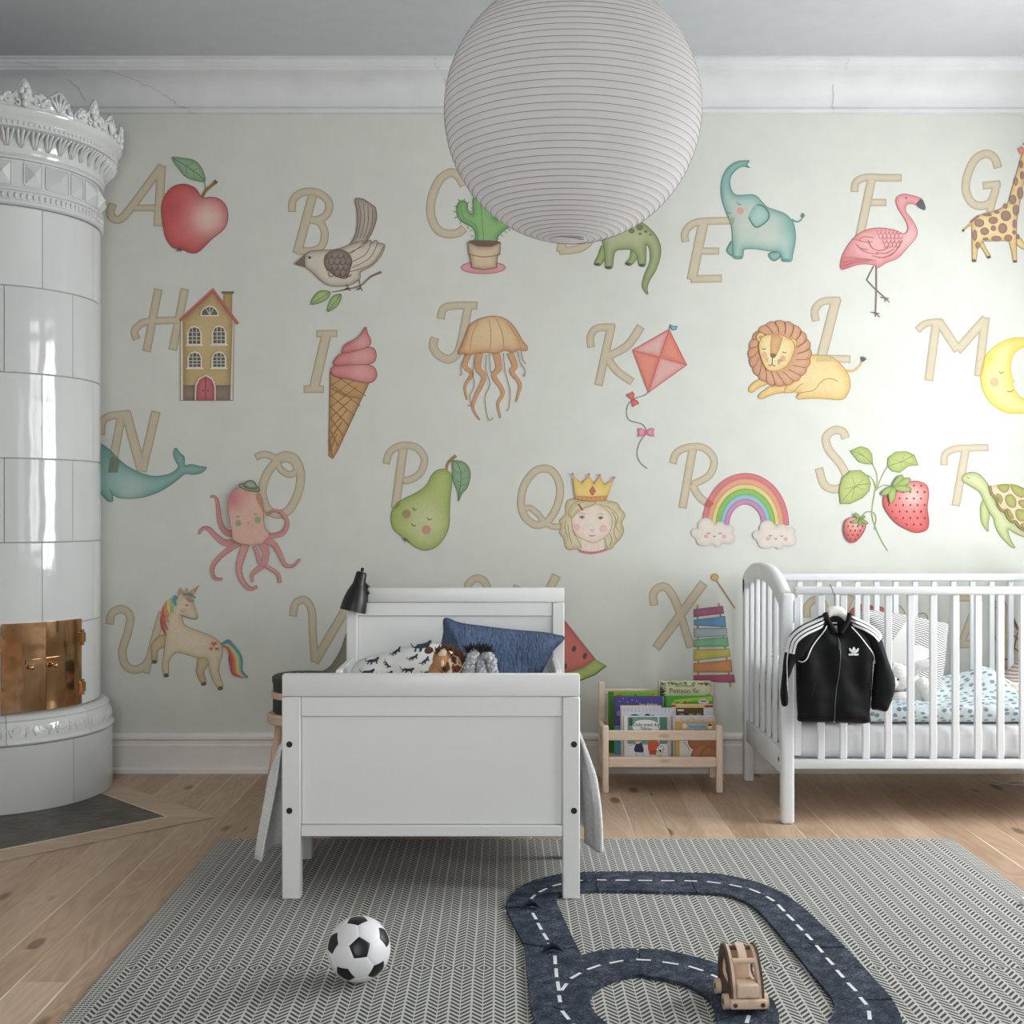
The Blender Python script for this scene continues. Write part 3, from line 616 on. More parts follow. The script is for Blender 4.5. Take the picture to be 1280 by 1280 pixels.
    for q, s_ in ((tent[0][0], 24), (tent[1][0], 22), (tent[2][0], -22), (tent[3][0], -30), (tent[6][0], 24), (tent[4][0], 18), (tent[7][0], -20)):
        cc = catmull(q, False, 4)
        for i in range(4, len(cc)-2, 1):
            dx, dy = cc[i+1][0]-cc[i-1][0], cc[i+1][1]-cc[i-1][1]; L = math.hypot(dx, dy) or 1; k = s_*(1-i/len(cc)*.6)
            f.dot(cc[i][0]+dy/L*k*-1, cc[i][1]+dx/L*k, 7, (150, 92, 92), ry=5, n=6)
    f.fill([(410, 600), (385, 500), (368, 350), (385, 240), (440, 175), (520, 155), (610, 180), (675, 215), (710, 290), (722, 400), (728, 520), (750, 580), (775, 625), (745, 672), (700, 712), (610, 722), (540, 722), (470, 706), (425, 680), (412, 640)],
           (228, 184, 164), edge=(222, 156, 152), ew=2.5, es=.7, hl=[(400, 260, 120, (208, 104, 122), .85), (560, 170, 60, (216, 120, 132), .5)], n=4)
    f.line([(408, 590), (385, 500), (368, 350), (385, 240), (440, 175), (520, 155), (610, 180), (675, 215), (710, 290), (722, 400), (728, 520), (748, 575), (800, 606)], .7, (170, 106, 104), smooth=True)
    f.fill([(650, 210), (695, 250), (718, 390), (680, 330), (650, 270)], (196, 144, 118))
    for x, y in ((468, 512), (663, 480)): f.dot(x, y, 31, (150, 170, 118), ry=34, edge=(160, 178, 128))
    f.line([(450, 442), (468, 452), (486, 440)], .7, BK, smooth=True); f.line([(628, 415), (642, 426), (658, 420)], .7, BK, smooth=True); f.line([(558, 505), (572, 510), (584, 505)], .8, (150, 80, 80))
    f.dot(582, 155, 106, (150, 170, 142), ry=36, ang=.22, edge=(80, 104, 74), ew=2, out=(60, 76, 56)); f.fill([(528, 135), (545, 100), (585, 85), (625, 95), (655, 140), (650, 168), (600, 170), (540, 155)], (168, 180, 156), edge=(90, 110, 84), ew=2, out=(60, 76, 56)); f.line([(530, 142), (590, 165), (650, 162)], 2.4, (76, 124, 70), smooth=True)
    done(f, 'octopus', 'pink octopus in a small green hat printed below the letter O')
    # P pear
    f = fig(*D2)
    f.line([(873, 432), (880, 395), (920, 358)], (2.6, 4.6), (166, 122, 62), smooth=True)
    f.fill([(865, 427), (895, 450), (900, 490), (892, 560), (888, 640), (885, 710), (860, 770), (820, 815), (765, 832), (715, 815), (680, 785), (640, 755), (605, 720), (595, 670), (605, 625), (650, 580), (720, 545), (770, 510), (800, 455), (830, 430)],
           (182, 196, 116), edge=(134, 158, 64), ew=6, hl=[(770, 690, 90, (214, 212, 164), .8), (640, 650, 50, (150, 170, 80), .4)], n=4, out=(118, 138, 64))
    f.fill([(902, 388), (940, 385), (975, 405), (992, 450), (980, 510), (950, 550), (932, 585), (928, 540), (905, 480), (902, 430)], (140, 172, 132), edge=(94, 134, 92), ew=2.5, out=(86, 118, 84))
    f.line([(880, 390), (915, 385), (945, 450), (932, 580)], .9, (74, 106, 74), smooth=True)
    for a, b in (((945, 450), (972, 430)), ((946, 480), (978, 465)), ((942, 510), (972, 500)), ((940, 450), (915, 435)), ((942, 490), (918, 480))): f.line([a, b], .6, (84, 116, 82))
    f.dot(673, 649, 21, (168, 142, 102)); f.dot(773, 729, 22, (206, 150, 132))
    for q in ([(704, 617), (712, 630), (724, 627)], [(776, 668), (786, 680), (798, 673)], [(700, 698), (708, 711), (720, 705)]): f.line(q, .9, BK, smooth=True)
    for i in range(6): f.line([(665, 775), (648+i*8, 770+(i % 3)*12)], .9, (76, 70, 56))
    f.fill([(612, 612), (635, 586), (642, 600), (628, 620), (610, 622)], (140, 140, 74))
    done(f, 'pear', 'green pear with a sleeping face printed below the letter P')
    # Q queen
    f = fig(640, 580, 8)
    HR, HE = (222, 210, 176), (178, 158, 112)
    f.fill([(630, 345), (560, 360), (535, 420), (535, 500), (475, 560), (490, 620), (475, 690), (515, 740), (530, 820), (570, 860), (640, 850), (700, 870), (900, 860), (990, 850), (1040, 790), (1090, 740), (1120, 660), (1100, 590), (1132, 510), (1090, 450), (1050, 390), (950, 365), (880, 350), (760, 340)], HR, edge=HE, ew=4, n=3, out=(168, 146, 100), ow=.7)
    f.fill([(705, 740), (912, 740), (920, 850), (810, 895), (690, 865)], (238, 218, 202), smooth=False)
    f.fill([(600, 520), (640, 470), (720, 440), (820, 400), (900, 425), (985, 500), (1000, 590), (985, 670), (920, 740), (815, 790), (720, 755), (640, 710), (600, 620)], (240, 222, 208), edge=(226, 196, 166), ew=3, out=(182, 156, 108), ow=.7)
    f.fill([(600, 540), (560, 490), (600, 400), (700, 365), (835, 375), (820, 410), (740, 440), (660, 480)], HR, edge=HE, ew=3, out=(176, 154, 106), ow=.6)
    for q in ([(580, 520), (620, 430), (720, 380)], [(560, 600), (570, 700), (600, 800)], [(600, 660), (650, 740), (700, 840)], [(1000, 480), (1040, 560), (1020, 680), (1050, 760)], [(880, 400), (980, 440), (1060, 520), (1040, 620), (1080, 680)], [(930, 740), (940, 800), (960, 850)], [(980, 700), (1000, 760), (970, 830)], [(540, 560), (530, 640), (560, 740)]): f.line(q, .7, (176, 154, 106), smooth=True)
    for x, y in ((640, 635), (918, 645)): f.dot(x, y, 38, (236, 186, 180), edge=(238, 196, 190))
    for x, y in ((700, 534), (888, 540)): f.dot(x, y, 20, (150, 152, 140), ry=14); f.dot(x, y, 8, BK); f.line([(x-28, y), (x, y-18), (x+26, y)], .7, (150, 124, 90), smooth=True); f.line([(x-40, y-32), (x, y-45), (x+34, y-30)], .6, (180, 156, 112), smooth=True)
    f.line([(780, 655), (800, 668), (822, 655)], .7, (176, 140, 116), smooth=True); f.line([(772, 715), (800, 720), (832, 713)], 1.2, (206, 124, 116)); f.line([(668, 400), (708, 462)], 1.5, (186, 66, 62))
    for i in range(11): f.dot(690+i*25, 872+22*math.sin(PI*i/10)-i*1.5, 13, (216, 116, 124), n=8)
    f.fill([(608, 118), (700, 195), (768, 122), (820, 200), (876, 125), (925, 210), (1016, 148), (945, 350), (790, 345), (635, 340)], (238, 210, 128), edge=(224, 178, 76), ew=4, smooth=False, out=(190, 150, 70), ow=.7)
    f.fill([(633, 318), (790, 330), (945, 318), (945, 358), (790, 370), (633, 352)], (218, 156, 86), smooth=False, out=(176, 108, 60), ow=.6)
    for x in range(655, 940, 45): f.dot(x, 343, 6, (150, 74, 46), n=6)
    f.fill([(806, 228), (832, 270), (806, 312), (778, 270)], (222, 96, 96), smooth=False, out=(160, 60, 60))
    for x, y in ((605, 102), (767, 106), (876, 112), (1018, 137)): f.dot(x, y, 14, (190, 126, 150))
    done(f, 'queen', 'fair haired queen with a yellow crown printed beside the letter Q')
    # R rainbow
    f = fig(860, 580, 9.143)
    cx, yb = 657, 700
    bands = [((226, 122, 128), 490, 0), ((236, 164, 130), 432, 1), ((240, 216, 142), 380, 2), ((140, 196, 88), 322, 3), ((150, 200, 214), 262, 4), ((212, 140, 190), 212, 5)]
    def arcp(rx, top, n=28): return [(cx-rx*math.cos(PI*i/n), yb-(yb-top)*math.sin(PI*i/n)) for i in range(n+1)]
    tops = [105, 165, 232, 285, 350, 405, 460]; rads = [495, 436, 384, 338, 284, 240, 188]
    for i, (c, _, _) in enumerate(bands):
        f.fill(arcp(rads[i], tops[i])+arcp(rads[i+1], tops[i+1])[::-1], c, edge=tuple(int(v*.84) for v in c), ew=2.4, smooth=False, out=tuple(int(v*.74) for v in c), ow=.6)
    for ox, oy in ((0, 0), (703, 28)):
        p = [(160, 630), (215, 618), (262, 640), (310, 690), (340, 665), (395, 668), (430, 700), (480, 695), (522, 730), (515, 780), (535, 830), (520, 890), (460, 915), (390, 905), (370, 935), (330, 945), (290, 920), (240, 930), (170, 935), (110, 910), (88, 850), (45, 815), (38, 770), (70, 735), (115, 730), (115, 680)]
        f.fill([(x+ox, y+oy) for x, y in p], (228, 216, 206), edge=(206, 196, 188), ew=3, out=(196, 188, 182), ow=.6)
        for x, y in ((208, 826), (412, 830)): f.dot(x+ox, y+oy, 25, (222, 168, 166), edge=(226, 184, 180))
        for q in ([(218, 785), (236, 796), (252, 786)], [(348, 790), (366, 798), (382, 788)], [(284, 820), (300, 832), (314, 822)]): f.line([(x+ox, y+oy) for x, y in q], .8, BK, smooth=True)
    f.fill([(225, 400), (298, 450), (250, 500), (195, 465)], (190, 88, 84), smooth=False)
    done(f, 'rainbow', 'rainbow standing on two sleepy clouds printed beside the letter R')
    # S strawberries
    f = fig(*D4)
    ST = (146, 158, 92)
    for q in ([(598, 1235), (560, 1170), (520, 1060), (530, 960), (545, 890), (540, 840), (515, 790)], [(540, 935), (570, 860), (600, 808)], [(545, 925), (580, 905), (620, 915)], [(538, 930), (530, 890), (505, 860), (470, 855)], [(520, 1040), (490, 1040), (468, 1065)], [(525, 1040), (540, 1070), (530, 1130)]): f.line(q, 1.3, ST, smooth=True)
    for L in ([(523, 800), (490, 800), (455, 790), (430, 760), (410, 735), (440, 722), (465, 712), (500, 725), (518, 750)], [(598, 810), (600, 770), (640, 740), (690, 738), (730, 755), (750, 805), (700, 810), (660, 842), (620, 835)], [(512, 900), (500, 860), (460, 832), (410, 835), (370, 870), (355, 930), (362, 998), (410, 998), (470, 970), (505, 935)]):
        f.fill(L, (184, 196, 116), edge=(138, 160, 80), ew=4, n=3, smooth=False, out=(116, 136, 70)); cx_, cy_ = sum(p[0] for p in L)/len(L), sum(p[1] for p in L)/len(L)
        f.line([L[0], (cx_, cy_), L[len(L)//2+(1 if L[0][1] > 805 and L[0][0] < 590 else 0)]], .8, (112, 128, 66), smooth=True)
        for p in L[1::2]: f.line([(cx_, cy_), (cx_*.3+p[0]*.7, cy_*.3+p[1]*.7)], .5, (122, 138, 74))
    for pts, sd in (([(700, 890), (745, 886), (790, 905), (802, 950), (795, 1020), (803, 1090), (790, 1130), (740, 1142), (690, 1125), (640, 1095), (600, 1050), (576, 1000), (585, 950), (640, 905)], 36), ([(400, 1072), (440, 1068), (480, 1080), (487, 1110), (470, 1150), (440, 1185), (415, 1192), (390, 1170), (378, 1130), (382, 1095)], 24)):
        cx_, cy_ = sum(p[0] for p in pts)/len(pts), sum(p[1] for p in pts)/len(pts)
        f.fill(pts, (220, 104, 104), edge=(188, 52, 60), ew=6, hl=[(cx_+sd*.4, cy_-sd*1.4, sd*1.7, (240, 196, 188), .85)], n=4, out=(150, 50, 56))
        pp = np.array(pts, float)
        for gx in np.arange(pp[:, 0].min()+8, pp[:, 0].max(), sd):
            for j, gy in enumerate(np.arange(pp[:, 1].min()+22, pp[:, 1].max(), sd*.9)):
                x = gx+(j % 2)*sd/2
                if _inside(np.array([x]), np.array([gy]), pp)[0] and _dist(np.array([x]), np.array([gy]), pp)[0] > 7: f.dot(x, gy, 4.5, (110, 50, 46), ry=6, n=6)
    for L in ([(620, 912), (640, 870), (670, 855), (665, 895)], [(625, 915), (680, 872), (710, 875), (690, 905)], [(625, 915), (680, 908), (715, 925), (690, 940), (650, 935)], [(620, 915), (590, 920), (566, 945), (580, 958), (615, 940)], [(622, 918), (600, 950), (610, 998), (632, 970), (636, 930)],
              [(450, 1075), (430, 1055), (436, 1044), (455, 1060)], [(452, 1075), (430, 1078), (412, 1095), (440, 1095)], [(454, 1078), (450, 1100), (460, 1105), (468, 1088)], [(456, 1075), (480, 1080), (498, 1098), (475, 1098)], [(455, 1070), (480, 1058), (478, 1072)]):
        f.fill(L, (164, 182, 104), edge=(120, 146, 72), ew=2, out=(96, 120, 60), ow=.6)
    done(f, 'strawberry_plant', 'strawberry stalk with two red berries printed beside the letter S')
    # T turtle
    f = fig(1190, 580, 11.636)
    TG, TGE = (196, 206, 146), (144, 160, 84)
    f.fill([(455, 530), (415, 600), (410, 720), (430, 850), (500, 965), (528, 970), (525, 860), (545, 740), (520, 620)], TG, edge=TGE, ew=3, out=(128, 144, 80))
    f.fill([(160, 255), (142, 215), (155, 170), (220, 130), (300, 120), (380, 140), (450, 200), (530, 310), (620, 520), (760, 720), (900, 860), (1040, 960), (1200, 1000), (1200, 1090), (1040, 1060), (900, 1000), (815, 950), (845, 1090), (912, 1210), (870, 1210), (760, 1110), (670, 1000), (620, 880), (600, 790), (540, 700), (450, 520), (400, 410), (300, 340)],
           (208, 212, 164), edge=TGE, ew=3.5, n=4, out=(120, 136, 74))
    f.fill([(540, 318), (680, 298), (850, 285), (960, 310), (1060, 370), (1250, 450), (1250, 1000), (1046, 985), (990, 950), (940, 880), (850, 850), (790, 780), (780, 690), (690, 670), (640, 580), (640, 500), (570, 460)], (226, 204, 172), edge=(190, 160, 110), ew=3, smooth=False)
    for L in ([(665, 310), (820, 300), (815, 380), (760, 415), (690, 380)], [(855, 300), (960, 320), (1080, 380), (1100, 440), (1010, 485), (930, 450), (870, 380)], [(770, 500), (810, 445), (870, 450), (925, 520), (920, 620), (860, 630), (800, 590)], [(640, 440), (700, 450), (735, 520), (700, 580), (680, 520)], [(790, 650), (840, 680), (885, 760), (880, 805), (820, 740)], [(920, 700), (960, 658), (1060, 680), (1100, 780), (1030, 835), (950, 800)], [(965, 560), (1010, 522), (1100, 560), (1100, 660), (1020, 630)], [(1000, 880), (1060, 860), (1120, 900), (1060, 950)]):
        f.fill(L, (178, 178, 100), edge=(140, 136, 56), ew=3, out=(120, 112, 50), ow=.6)
    f.line([(545, 315), (570, 430), (620, 480), (655, 530), (660, 600), (720, 680), (780, 685), (800, 760), (860, 835), (920, 840), (970, 910), (1050, 970)], 3.6, (112, 92, 50), smooth=True); f.line([(545, 315), (570, 430), (620, 480), (655, 530), (660, 600), (720, 680), (780, 685), (800, 760), (860, 835), (920, 840), (970, 910), (1050, 970)], 1.2, (160, 142, 92), smooth=True)
    f.line([(212, 188), (230, 206), (252, 205)], .7, BK, smooth=True)
    done(f, 'turtle', 'green sea turtle with a patterned shell printed beside the letter T')
    # U unicorn
    f = fig(180, 720, 8.533)
    UC, UE = (222, 206, 178), (180, 156, 110)
    for L in ([(160, 640), (75, 740), (80, 820), (88, 905), (140, 905), (150, 800), (220, 740), (230, 640)], [(585, 870), (565, 960), (560, 1030), (610, 1140), (660, 1130), (640, 1020), (690, 940), (700, 860)]): f.fill(L, (208, 190, 150), edge=UE, ew=3, out=(150, 128, 90))
    f.fill([(390, 125), (420, 170), (425, 205), (455, 130), (475, 190), (510, 240), (560, 380), (575, 430), (560, 460), (520, 458), (415, 425), (418, 490), (450, 530), (560, 580), (690, 625), (780, 680), (835, 740), (835, 850), (800, 980), (815, 1080), (845, 1170), (795, 1190), (740, 1110), (700, 1000), (670, 885), (570, 870), (450, 835), (350, 812), (280, 880), (262, 960), (265, 1040), (208, 1040), (198, 940), (215, 800), (232, 640), (230, 500), (300, 330), (360, 230), (368, 170)],
           (228, 212, 184), edge=(200, 176, 128), ew=4, n=3, out=(156, 132, 90), ow=.7)
    for x, y, a in ((112, 915, 0), (238, 1060, 0), (638, 1150, -.3), (815, 1197, -.3)): f.dot(x, y, 31, (96, 82, 70), ry=22, ang=a, n=8)
    cols = [(190, 66, 84), (206, 92, 78), (222, 142, 92), (228, 206, 128), (150, 200, 140), (84, 150, 170)]
    for q, c in (([(215, 400), (190, 480), (205, 560), (235, 630)], cols[0]), ([(225, 330), (205, 420), (220, 500), (255, 575)], cols[1]), ([(250, 285), (230, 370), (245, 440), (265, 500)], cols[2]), ([(275, 255), (265, 320), (270, 370), (285, 410)], cols[3]), ([(305, 235), (300, 300), (300, 350), (308, 390)], cols[4]), ([(345, 210), (325, 260), (335, 290), (345, 315)], cols[5])): f.line(q, (5.6, 1.8), c, smooth=True)
    for i, c in enumerate(cols): f.line([(832, 718+i*1.0), (905-i*-2+ (5-i)*6, 760-(i)*14), (985-(5-i)*15, 880-i*6), (1015-(5-i)*12, 1020-i*10), (1105, 1078)], (2.4, 2.0), c, smooth=True)
    for i in range(6):
        k = i/5; c = cols[i]
        f.line([(830, 725), (900+k*20, 775-k*62), (925+k*110, 880-k*20), (950+k*95, 1040-k*30), (1110, 1080)], (3.4, 2.6), c, smooth=True)
    f.fill([(480, 180), (600, 90), (530, 208)], (228, 196, 122), edge=(210, 110, 90), ew=2, smooth=False)
    for a, b in (((505, 165), (520, 205)), ((540, 138), (552, 170)), ((570, 115), (575, 132))): f.line([a, b], 1.2, (106, 160, 140))
    for q, c in (([(440, 200), (500, 205), (555, 235)], (110, 150, 150)), ([(450, 215), (500, 235), (540, 265)], (150, 170, 140)), ([(460, 235), (490, 265), (515, 275)], (206, 130, 120)), ([(445, 195), (490, 190), (530, 215)], (140, 120, 130))): f.line(q, (3, 1.6), c, smooth=True)
    f.fill([(395, 140), (410, 175), (405, 205), (390, 180)], (214, 140, 124)); f.dot(437, 365, 26, (226, 186, 174)); f.line([(447, 295), (458, 315), (474, 308)], .9, BK, smooth=True); f.line([(385, 410), (450, 435), (520, 458), (570, 450)], .8, (140, 116, 80), smooth=True); f.dot(562, 430, 5, BK)
    for x, y, r in ((750, 720, 30), (717, 775, 21), (780, 775, 21)): f.fill([(x, y+r), (x-r, y-r*.1), (x-r*.8, y-r*.8), (x, y-r*.4), (x+r*.8, y-r*.8), (x+r, y-r*.1)], (206, 92, 96), smooth=False)
    done(f, 'unicorn', 'cream unicorn with rainbow mane and tail printed beside the letter U')
    # V volcano (its foot is behind the bed)
    f = fig(0, 0, 1)
    f.fill([(400, 848), (414, 832), (426, 812), (434, 790), (446, 772), (470, 768), (484, 780), (492, 806), (510, 848)], (150, 140, 122), edge=(120, 110, 94), ew=6, out=(108, 98, 84))
    done(f, 'volcano', 'grey brown volcano slope printed behind the left of the bed')
    # W watermelon
    f = fig(0, 0, 1)
    f.fill([(676, 738), (744, 824), (728, 835), (705, 842), (660, 844)], (218, 116, 104), edge=(190, 84, 80), ew=5, smooth=False, out=(160, 74, 74))
    f.fill([(744, 824), (758, 832), (744, 843), (727, 850), (700, 854), (660, 856), (660, 844), (705, 842), (728, 835)], (184, 204, 112), edge=(116, 150, 64), ew=2.5, smooth=False)
    f.line([(758, 832), (744, 843), (727, 850), (700, 855), (660, 857)], 1.4, (70, 104, 54))
    for x, y in ((717.5, 811), (731, 820), (706, 833), (700, 800)): f.dot(x, y, 2.6, (80, 56, 46), ry=4, ang=.25)
    done(f, 'watermelon', 'red watermelon slice printed on the wall right of the bed')
    # X xylophone
    f = fig(*E3)
    f.line([(718, 95), (820, 250)], 1.7, (166, 128, 76)); f.dot(716, 89, 19, (216, 176, 118), edge=(190, 142, 84), out=(160, 116, 70))
    for q in ([(627, 232), (632, 640)], [(736, 222), (798, 655)]): f.line(q, 2.6, (184, 148, 96))
    for (p, c) in (([(608, 255), (757, 238), (763, 275), (609, 293)], (172, 84, 128)), ([(610, 310), (768, 290), (773, 346), (610, 335)], (92, 152, 192)), ([(609, 352), (778, 352), (780, 390), (609, 400)], (172, 186, 190)), ([(609, 412), (782, 398), (786, 444), (609, 448)], (124, 188, 140)), ([(609, 462), (790, 458), (794, 498), (609, 518)], (206, 192, 92)), ([(609, 534), (800, 515), (806, 578), (609, 578)], (214, 142, 84)), ([(609, 595), (814, 592), (820, 630), (609, 625)], (184, 74, 112))):
        f.fill(p, c, edge=tuple(int(v*.86) for v in c), ew=2.5, smooth=False, out=tuple(int(v*.72) for v in c), ow=.7)
    done(f, 'xylophone', 'rainbow xylophone with a beater printed beside the letter X')
    # Y yo-yo, Z zebra
    f = fig(0, 0, 1)
    f.dot(1080, 778, 23, (196, 96, 84), edge=(170, 70, 62), out=(140, 60, 56), n=24); f.dot(1096, 779, 21, (206, 110, 96), edge=(176, 78, 68), out=(140, 60, 56), n=24)
    f.line([(1114, 790), (1116, 766), (1122, 757), (1130, 764), (1138, 786), (1145, 776), (1148, 768), (1156, 767), (1160, 776), (1158, 792)], 1.3, (160, 156, 84), smooth=True)
    done(f, 'yoyo', 'red yoyo with a looping string printed behind the cot')
    f = fig(0, 0, 1)
    f.fill([(1240, 762), (1244, 752), (1252, 748), (1258, 756), (1264, 770), (1272, 784), (1284, 800), (1290, 830), (1262, 836), (1246, 832), (1246, 806), (1240, 785)], (216, 194, 176), edge=(176, 150, 128), ew=4, out=(140, 118, 100))
    f.line([(1262, 764), (1270, 782), (1280, 798)], 3.6, (96, 82, 72)); f.line([(1244, 760), (1252, 757)], 2, BK)
    for q in ([(1264, 792), (1274, 800)], [(1262, 806), (1276, 816)], [(1250, 826), (1266, 822)], [(1272, 790), (1262, 834)]): f.line(q, 2, (120, 102, 90))
    done(f, 'zebra', 'brown striped zebra printed behind the cot at the right edge')
# ---------------------------------------------------------------- materials
WALLP = M('wallpaper', (205, 206, 198), 0.78, var=0.018, vs=9, bump=0.05, bs=420, detail=8)
WALLW = M('wall_paint', (192, 194, 190), 0.7, var=0.02)
CEIL = M('ceiling_paint', (184, 187, 191), 0.8, var=0.02)
PLAS = M('plaster', (208, 209, 210), 0.6, var=0.03, vs=7, bump=0.25, bs=14)
TRIM = M('trim_paint', (234, 230, 226), 0.4, var=0.02, bump=0.06, bs=30)
WPAINT = M('white_lacquer', (232, 232, 231), 0.35, var=0.012, vs=5)
GAP = M('floor_gap', (238, 224, 198), 0.9, var=0.3, vs=2.2, c2=(150, 128, 104))
BLACK = M('black_plastic', (20, 20, 21), 0.42, var=0.05)
GLAZE, _t, _b = base_mat('stove_glaze', 0.09)
_tc = _t.new('ShaderNodeTexCoord'); _oi = _t.new('ShaderNodeObjectInfo')
_n = _t.new('ShaderNodeTexNoise', inp={0: _tc.outputs['Object'], 'Scale': 5.0, 'Detail': 2.0})
_r = _t.math('MULTIPLY_ADD', _oi.outputs['Random'], 0.5, _t.math('MULTIPLY', _n.outputs[0], 0.5))
_t.l.new(_t.ramp(_r, [(0.1, lin((196, 198, 198))), (0.9, lin((212, 213, 212)))]), _b.inputs['Base Color'])
_nb = _t.new('ShaderNodeTexNoise', inp={0: _tc.outputs['Object'], 'Scale': 9.0, 'Detail': 1.0})
_bp = _t.new('ShaderNodeBump', inp={'Strength': 0.22, 'Distance': 0.01, 'Height': _nb.outputs[0]}); _t.l.new(_bp.outputs[0], _b.inputs['Normal'])
_b.inputs['Specular IOR Level'].default_value = 0.6

def wood(name, a, b, knots=(92, 62, 42), axis='Y', gs=1.0, rough=0.5, grain=1.0):
    """planed pine: long streaky grain, rings and a few knots; every object gets its own cut of the tree"""
    m, t, bs = base_mat(name, rough)
    tc = t.new('ShaderNodeTexCoord'); oi = t.new('ShaderNodeObjectInfo')
    off = t.new('ShaderNodeVectorMath', operation='SCALE', inp={0: (37.0, 91.0, 53.0), 'Scale': oi.outputs['Random']})
    ad = t.new('ShaderNodeVectorMath', operation='ADD', inp={0: tc.outputs['Object'], 1: off.outputs[0]})
    mp = t.new('ShaderNodeMapping', inp={0: ad.outputs[0]})
    st = {'X': (0.12, 1, 1), 'Y': (1, 0.12, 1), 'Z': (1, 1, 0.12)}[axis]
    mp.inputs['Scale'].default_value = tuple(v*gs for v in st)
    n1 = t.new('ShaderNodeTexNoise', inp={0: mp.outputs[0], 'Scale': 16.0, 'Detail': 2.0, 'Distortion': 0.6})
    ring = t.math('SINE', t.math('MULTIPLY', n1.outputs[0], 62.0))
    n2 = t.new('ShaderNodeTexNoise', inp={0: mp.outputs[0], 'Scale': 130.0, 'Detail': 3.0})
    n3 = t.new('ShaderNodeTexNoise', inp={0: mp.outputs[0], 'Scale': 5.0, 'Detail': 2.0})
    f = t.math('ADD', t.math('MULTIPLY', ring, 0.10*grain), t.math('MULTIPLY', n2.outputs[0], 0.35*grain))
    f = t.math('ADD', f, t.math('MULTIPLY', n3.outputs[0], 0.5))
    f = t.math('ADD', f, t.math('MULTIPLY', oi.outputs['Random'], 0.28))
    c = t.ramp(f, [(0.3, lin(b)), (0.85, lin(a))])
    mk = t.new('ShaderNodeMapping', inp={0: ad.outputs[0]}); ks = {'X': (0.4, 1, 1), 'Y': (1, 0.4, 1), 'Z': (1, 1, 0.4)}[axis]
    mk.inputs['Scale'].default_value = tuple(v*gs for v in ks)
    vo = t.new('ShaderNodeTexVoronoi', inp={0: mk.outputs[0], 'Scale': 8.5})
    k = t.ramp(vo.outputs['Distance'], [(0.10, (1, 1, 1)), (0.16, (0, 0, 0))])
    c2 = t.mix(t.math('MULTIPLY', k, 0.75), c, lin(knots))
    t.l.new(c2, bs.inputs['Base Color'])
    t.l.new(t.math('MULTIPLY_ADD', n2.outputs[0], 0.2, rough-0.08), bs.inputs['Roughness'])
    bp = t.new('ShaderNodeBump', inp={'Strength': 0.12, 'Distance': 0.004, 'Height': n2.outputs[0]}); t.l.new(bp.outputs[0], bs.inputs['Normal'])
    return m
OAK = wood('pine_floor', (212, 187, 162), (164, 134, 109), gs=0.8, rough=0.42, grain=.65)
OAKB = wood('pine_border', (206, 180, 154), (162, 132, 107), gs=0.8, rough=0.42, axis='X')

# ---------------------------------------------------------------- room shell
def S(o): o['kind'] = 'structure'; return o
floor = S(MB().box((XL, YF, -0.1), (XR, DW, -0.0009)).build('floor', GAP))
x = XL; i = 0; rnd = random.Random(3)
while x < XR-0.02:
    w = rnd.choice((0.1, 0.112, 0.118, 0.125)); x1 = min(x+w, XR)
    g = rnd.choice((0.0015, 0.0026, 0.0036)); y = YF
    cuts = [rnd.uniform(0.2, 1.8)] if -1.1 < x < 1.6 else [rnd.uniform(0.6, 3.0)]
    for yc in sorted(cuts)+[DW-0.001]:
        MB().box((x+g/2, y+0.0008, -0.03), (x1-g/2, yc-0.0008, rnd.uniform(-0.0006, 0.0)), bev=0.0012).build('floor_plank', OAK, floor); y = yc
    x = x1
# hearth slab set in the corner under the stove, framed by two mitred boards
T = FL(206, 1022); s45 = math.sqrt(.5)
u1 = Vector((-s45, s45, 0)); u2 = Vector((-s45, -s45, 0))
SLATE = M('hearth_slate', (104, 97, 86), 0.5, var=0.25, vs=9, bump=0.5, bs=25, c2=(66, 62, 56), detail=8)
MB().prism([(T.x, T.y, 0.0005), tuple(T+u1*1.02+Vector((0, 0, .0005)))[:3], (-2.5, 4.99, .0005), (-2.5, 2.99, .0005)], (0, 0, 0.004)).build('hearth_slab', SLATE, floor)
To = T+Vector((0.18, 0, 0)); hz = 0.0008
def board(a, b, c, d):
    m = MB(); m.prism([(p.x, p.y, hz) for p in (a, b, c, d)], (0, 0, 0.0022)); return m.build('border_board', OAKB, floor)
board(T, To, To+u1*1.03, T+u1*0.9)
board(T, T+u2*1.8, To+u2*1.93, To)
MB().prism([(p.x, p.y, hz) for p in (T+Vector((.001, 0, 0)), T+u1*.9+Vector((.001, .001, 0)), T+u1*.9+Vector((.008, .004, 0)), T+Vector((.009, 0, 0)))], (0, 0, 0.0035)).build('filler_strip', M('filler', (226, 214, 188), .8), floor)
MB().prism([(p.x, p.y, hz) for p in (T, T+Vector((.009, 0, 0)), T+u2*1.8+Vector((.006, -.004, 0)), T+u2*1.8)], (0, 0, 0.0035)).build('filler_strip', bpy.data.materials['filler'], floor)

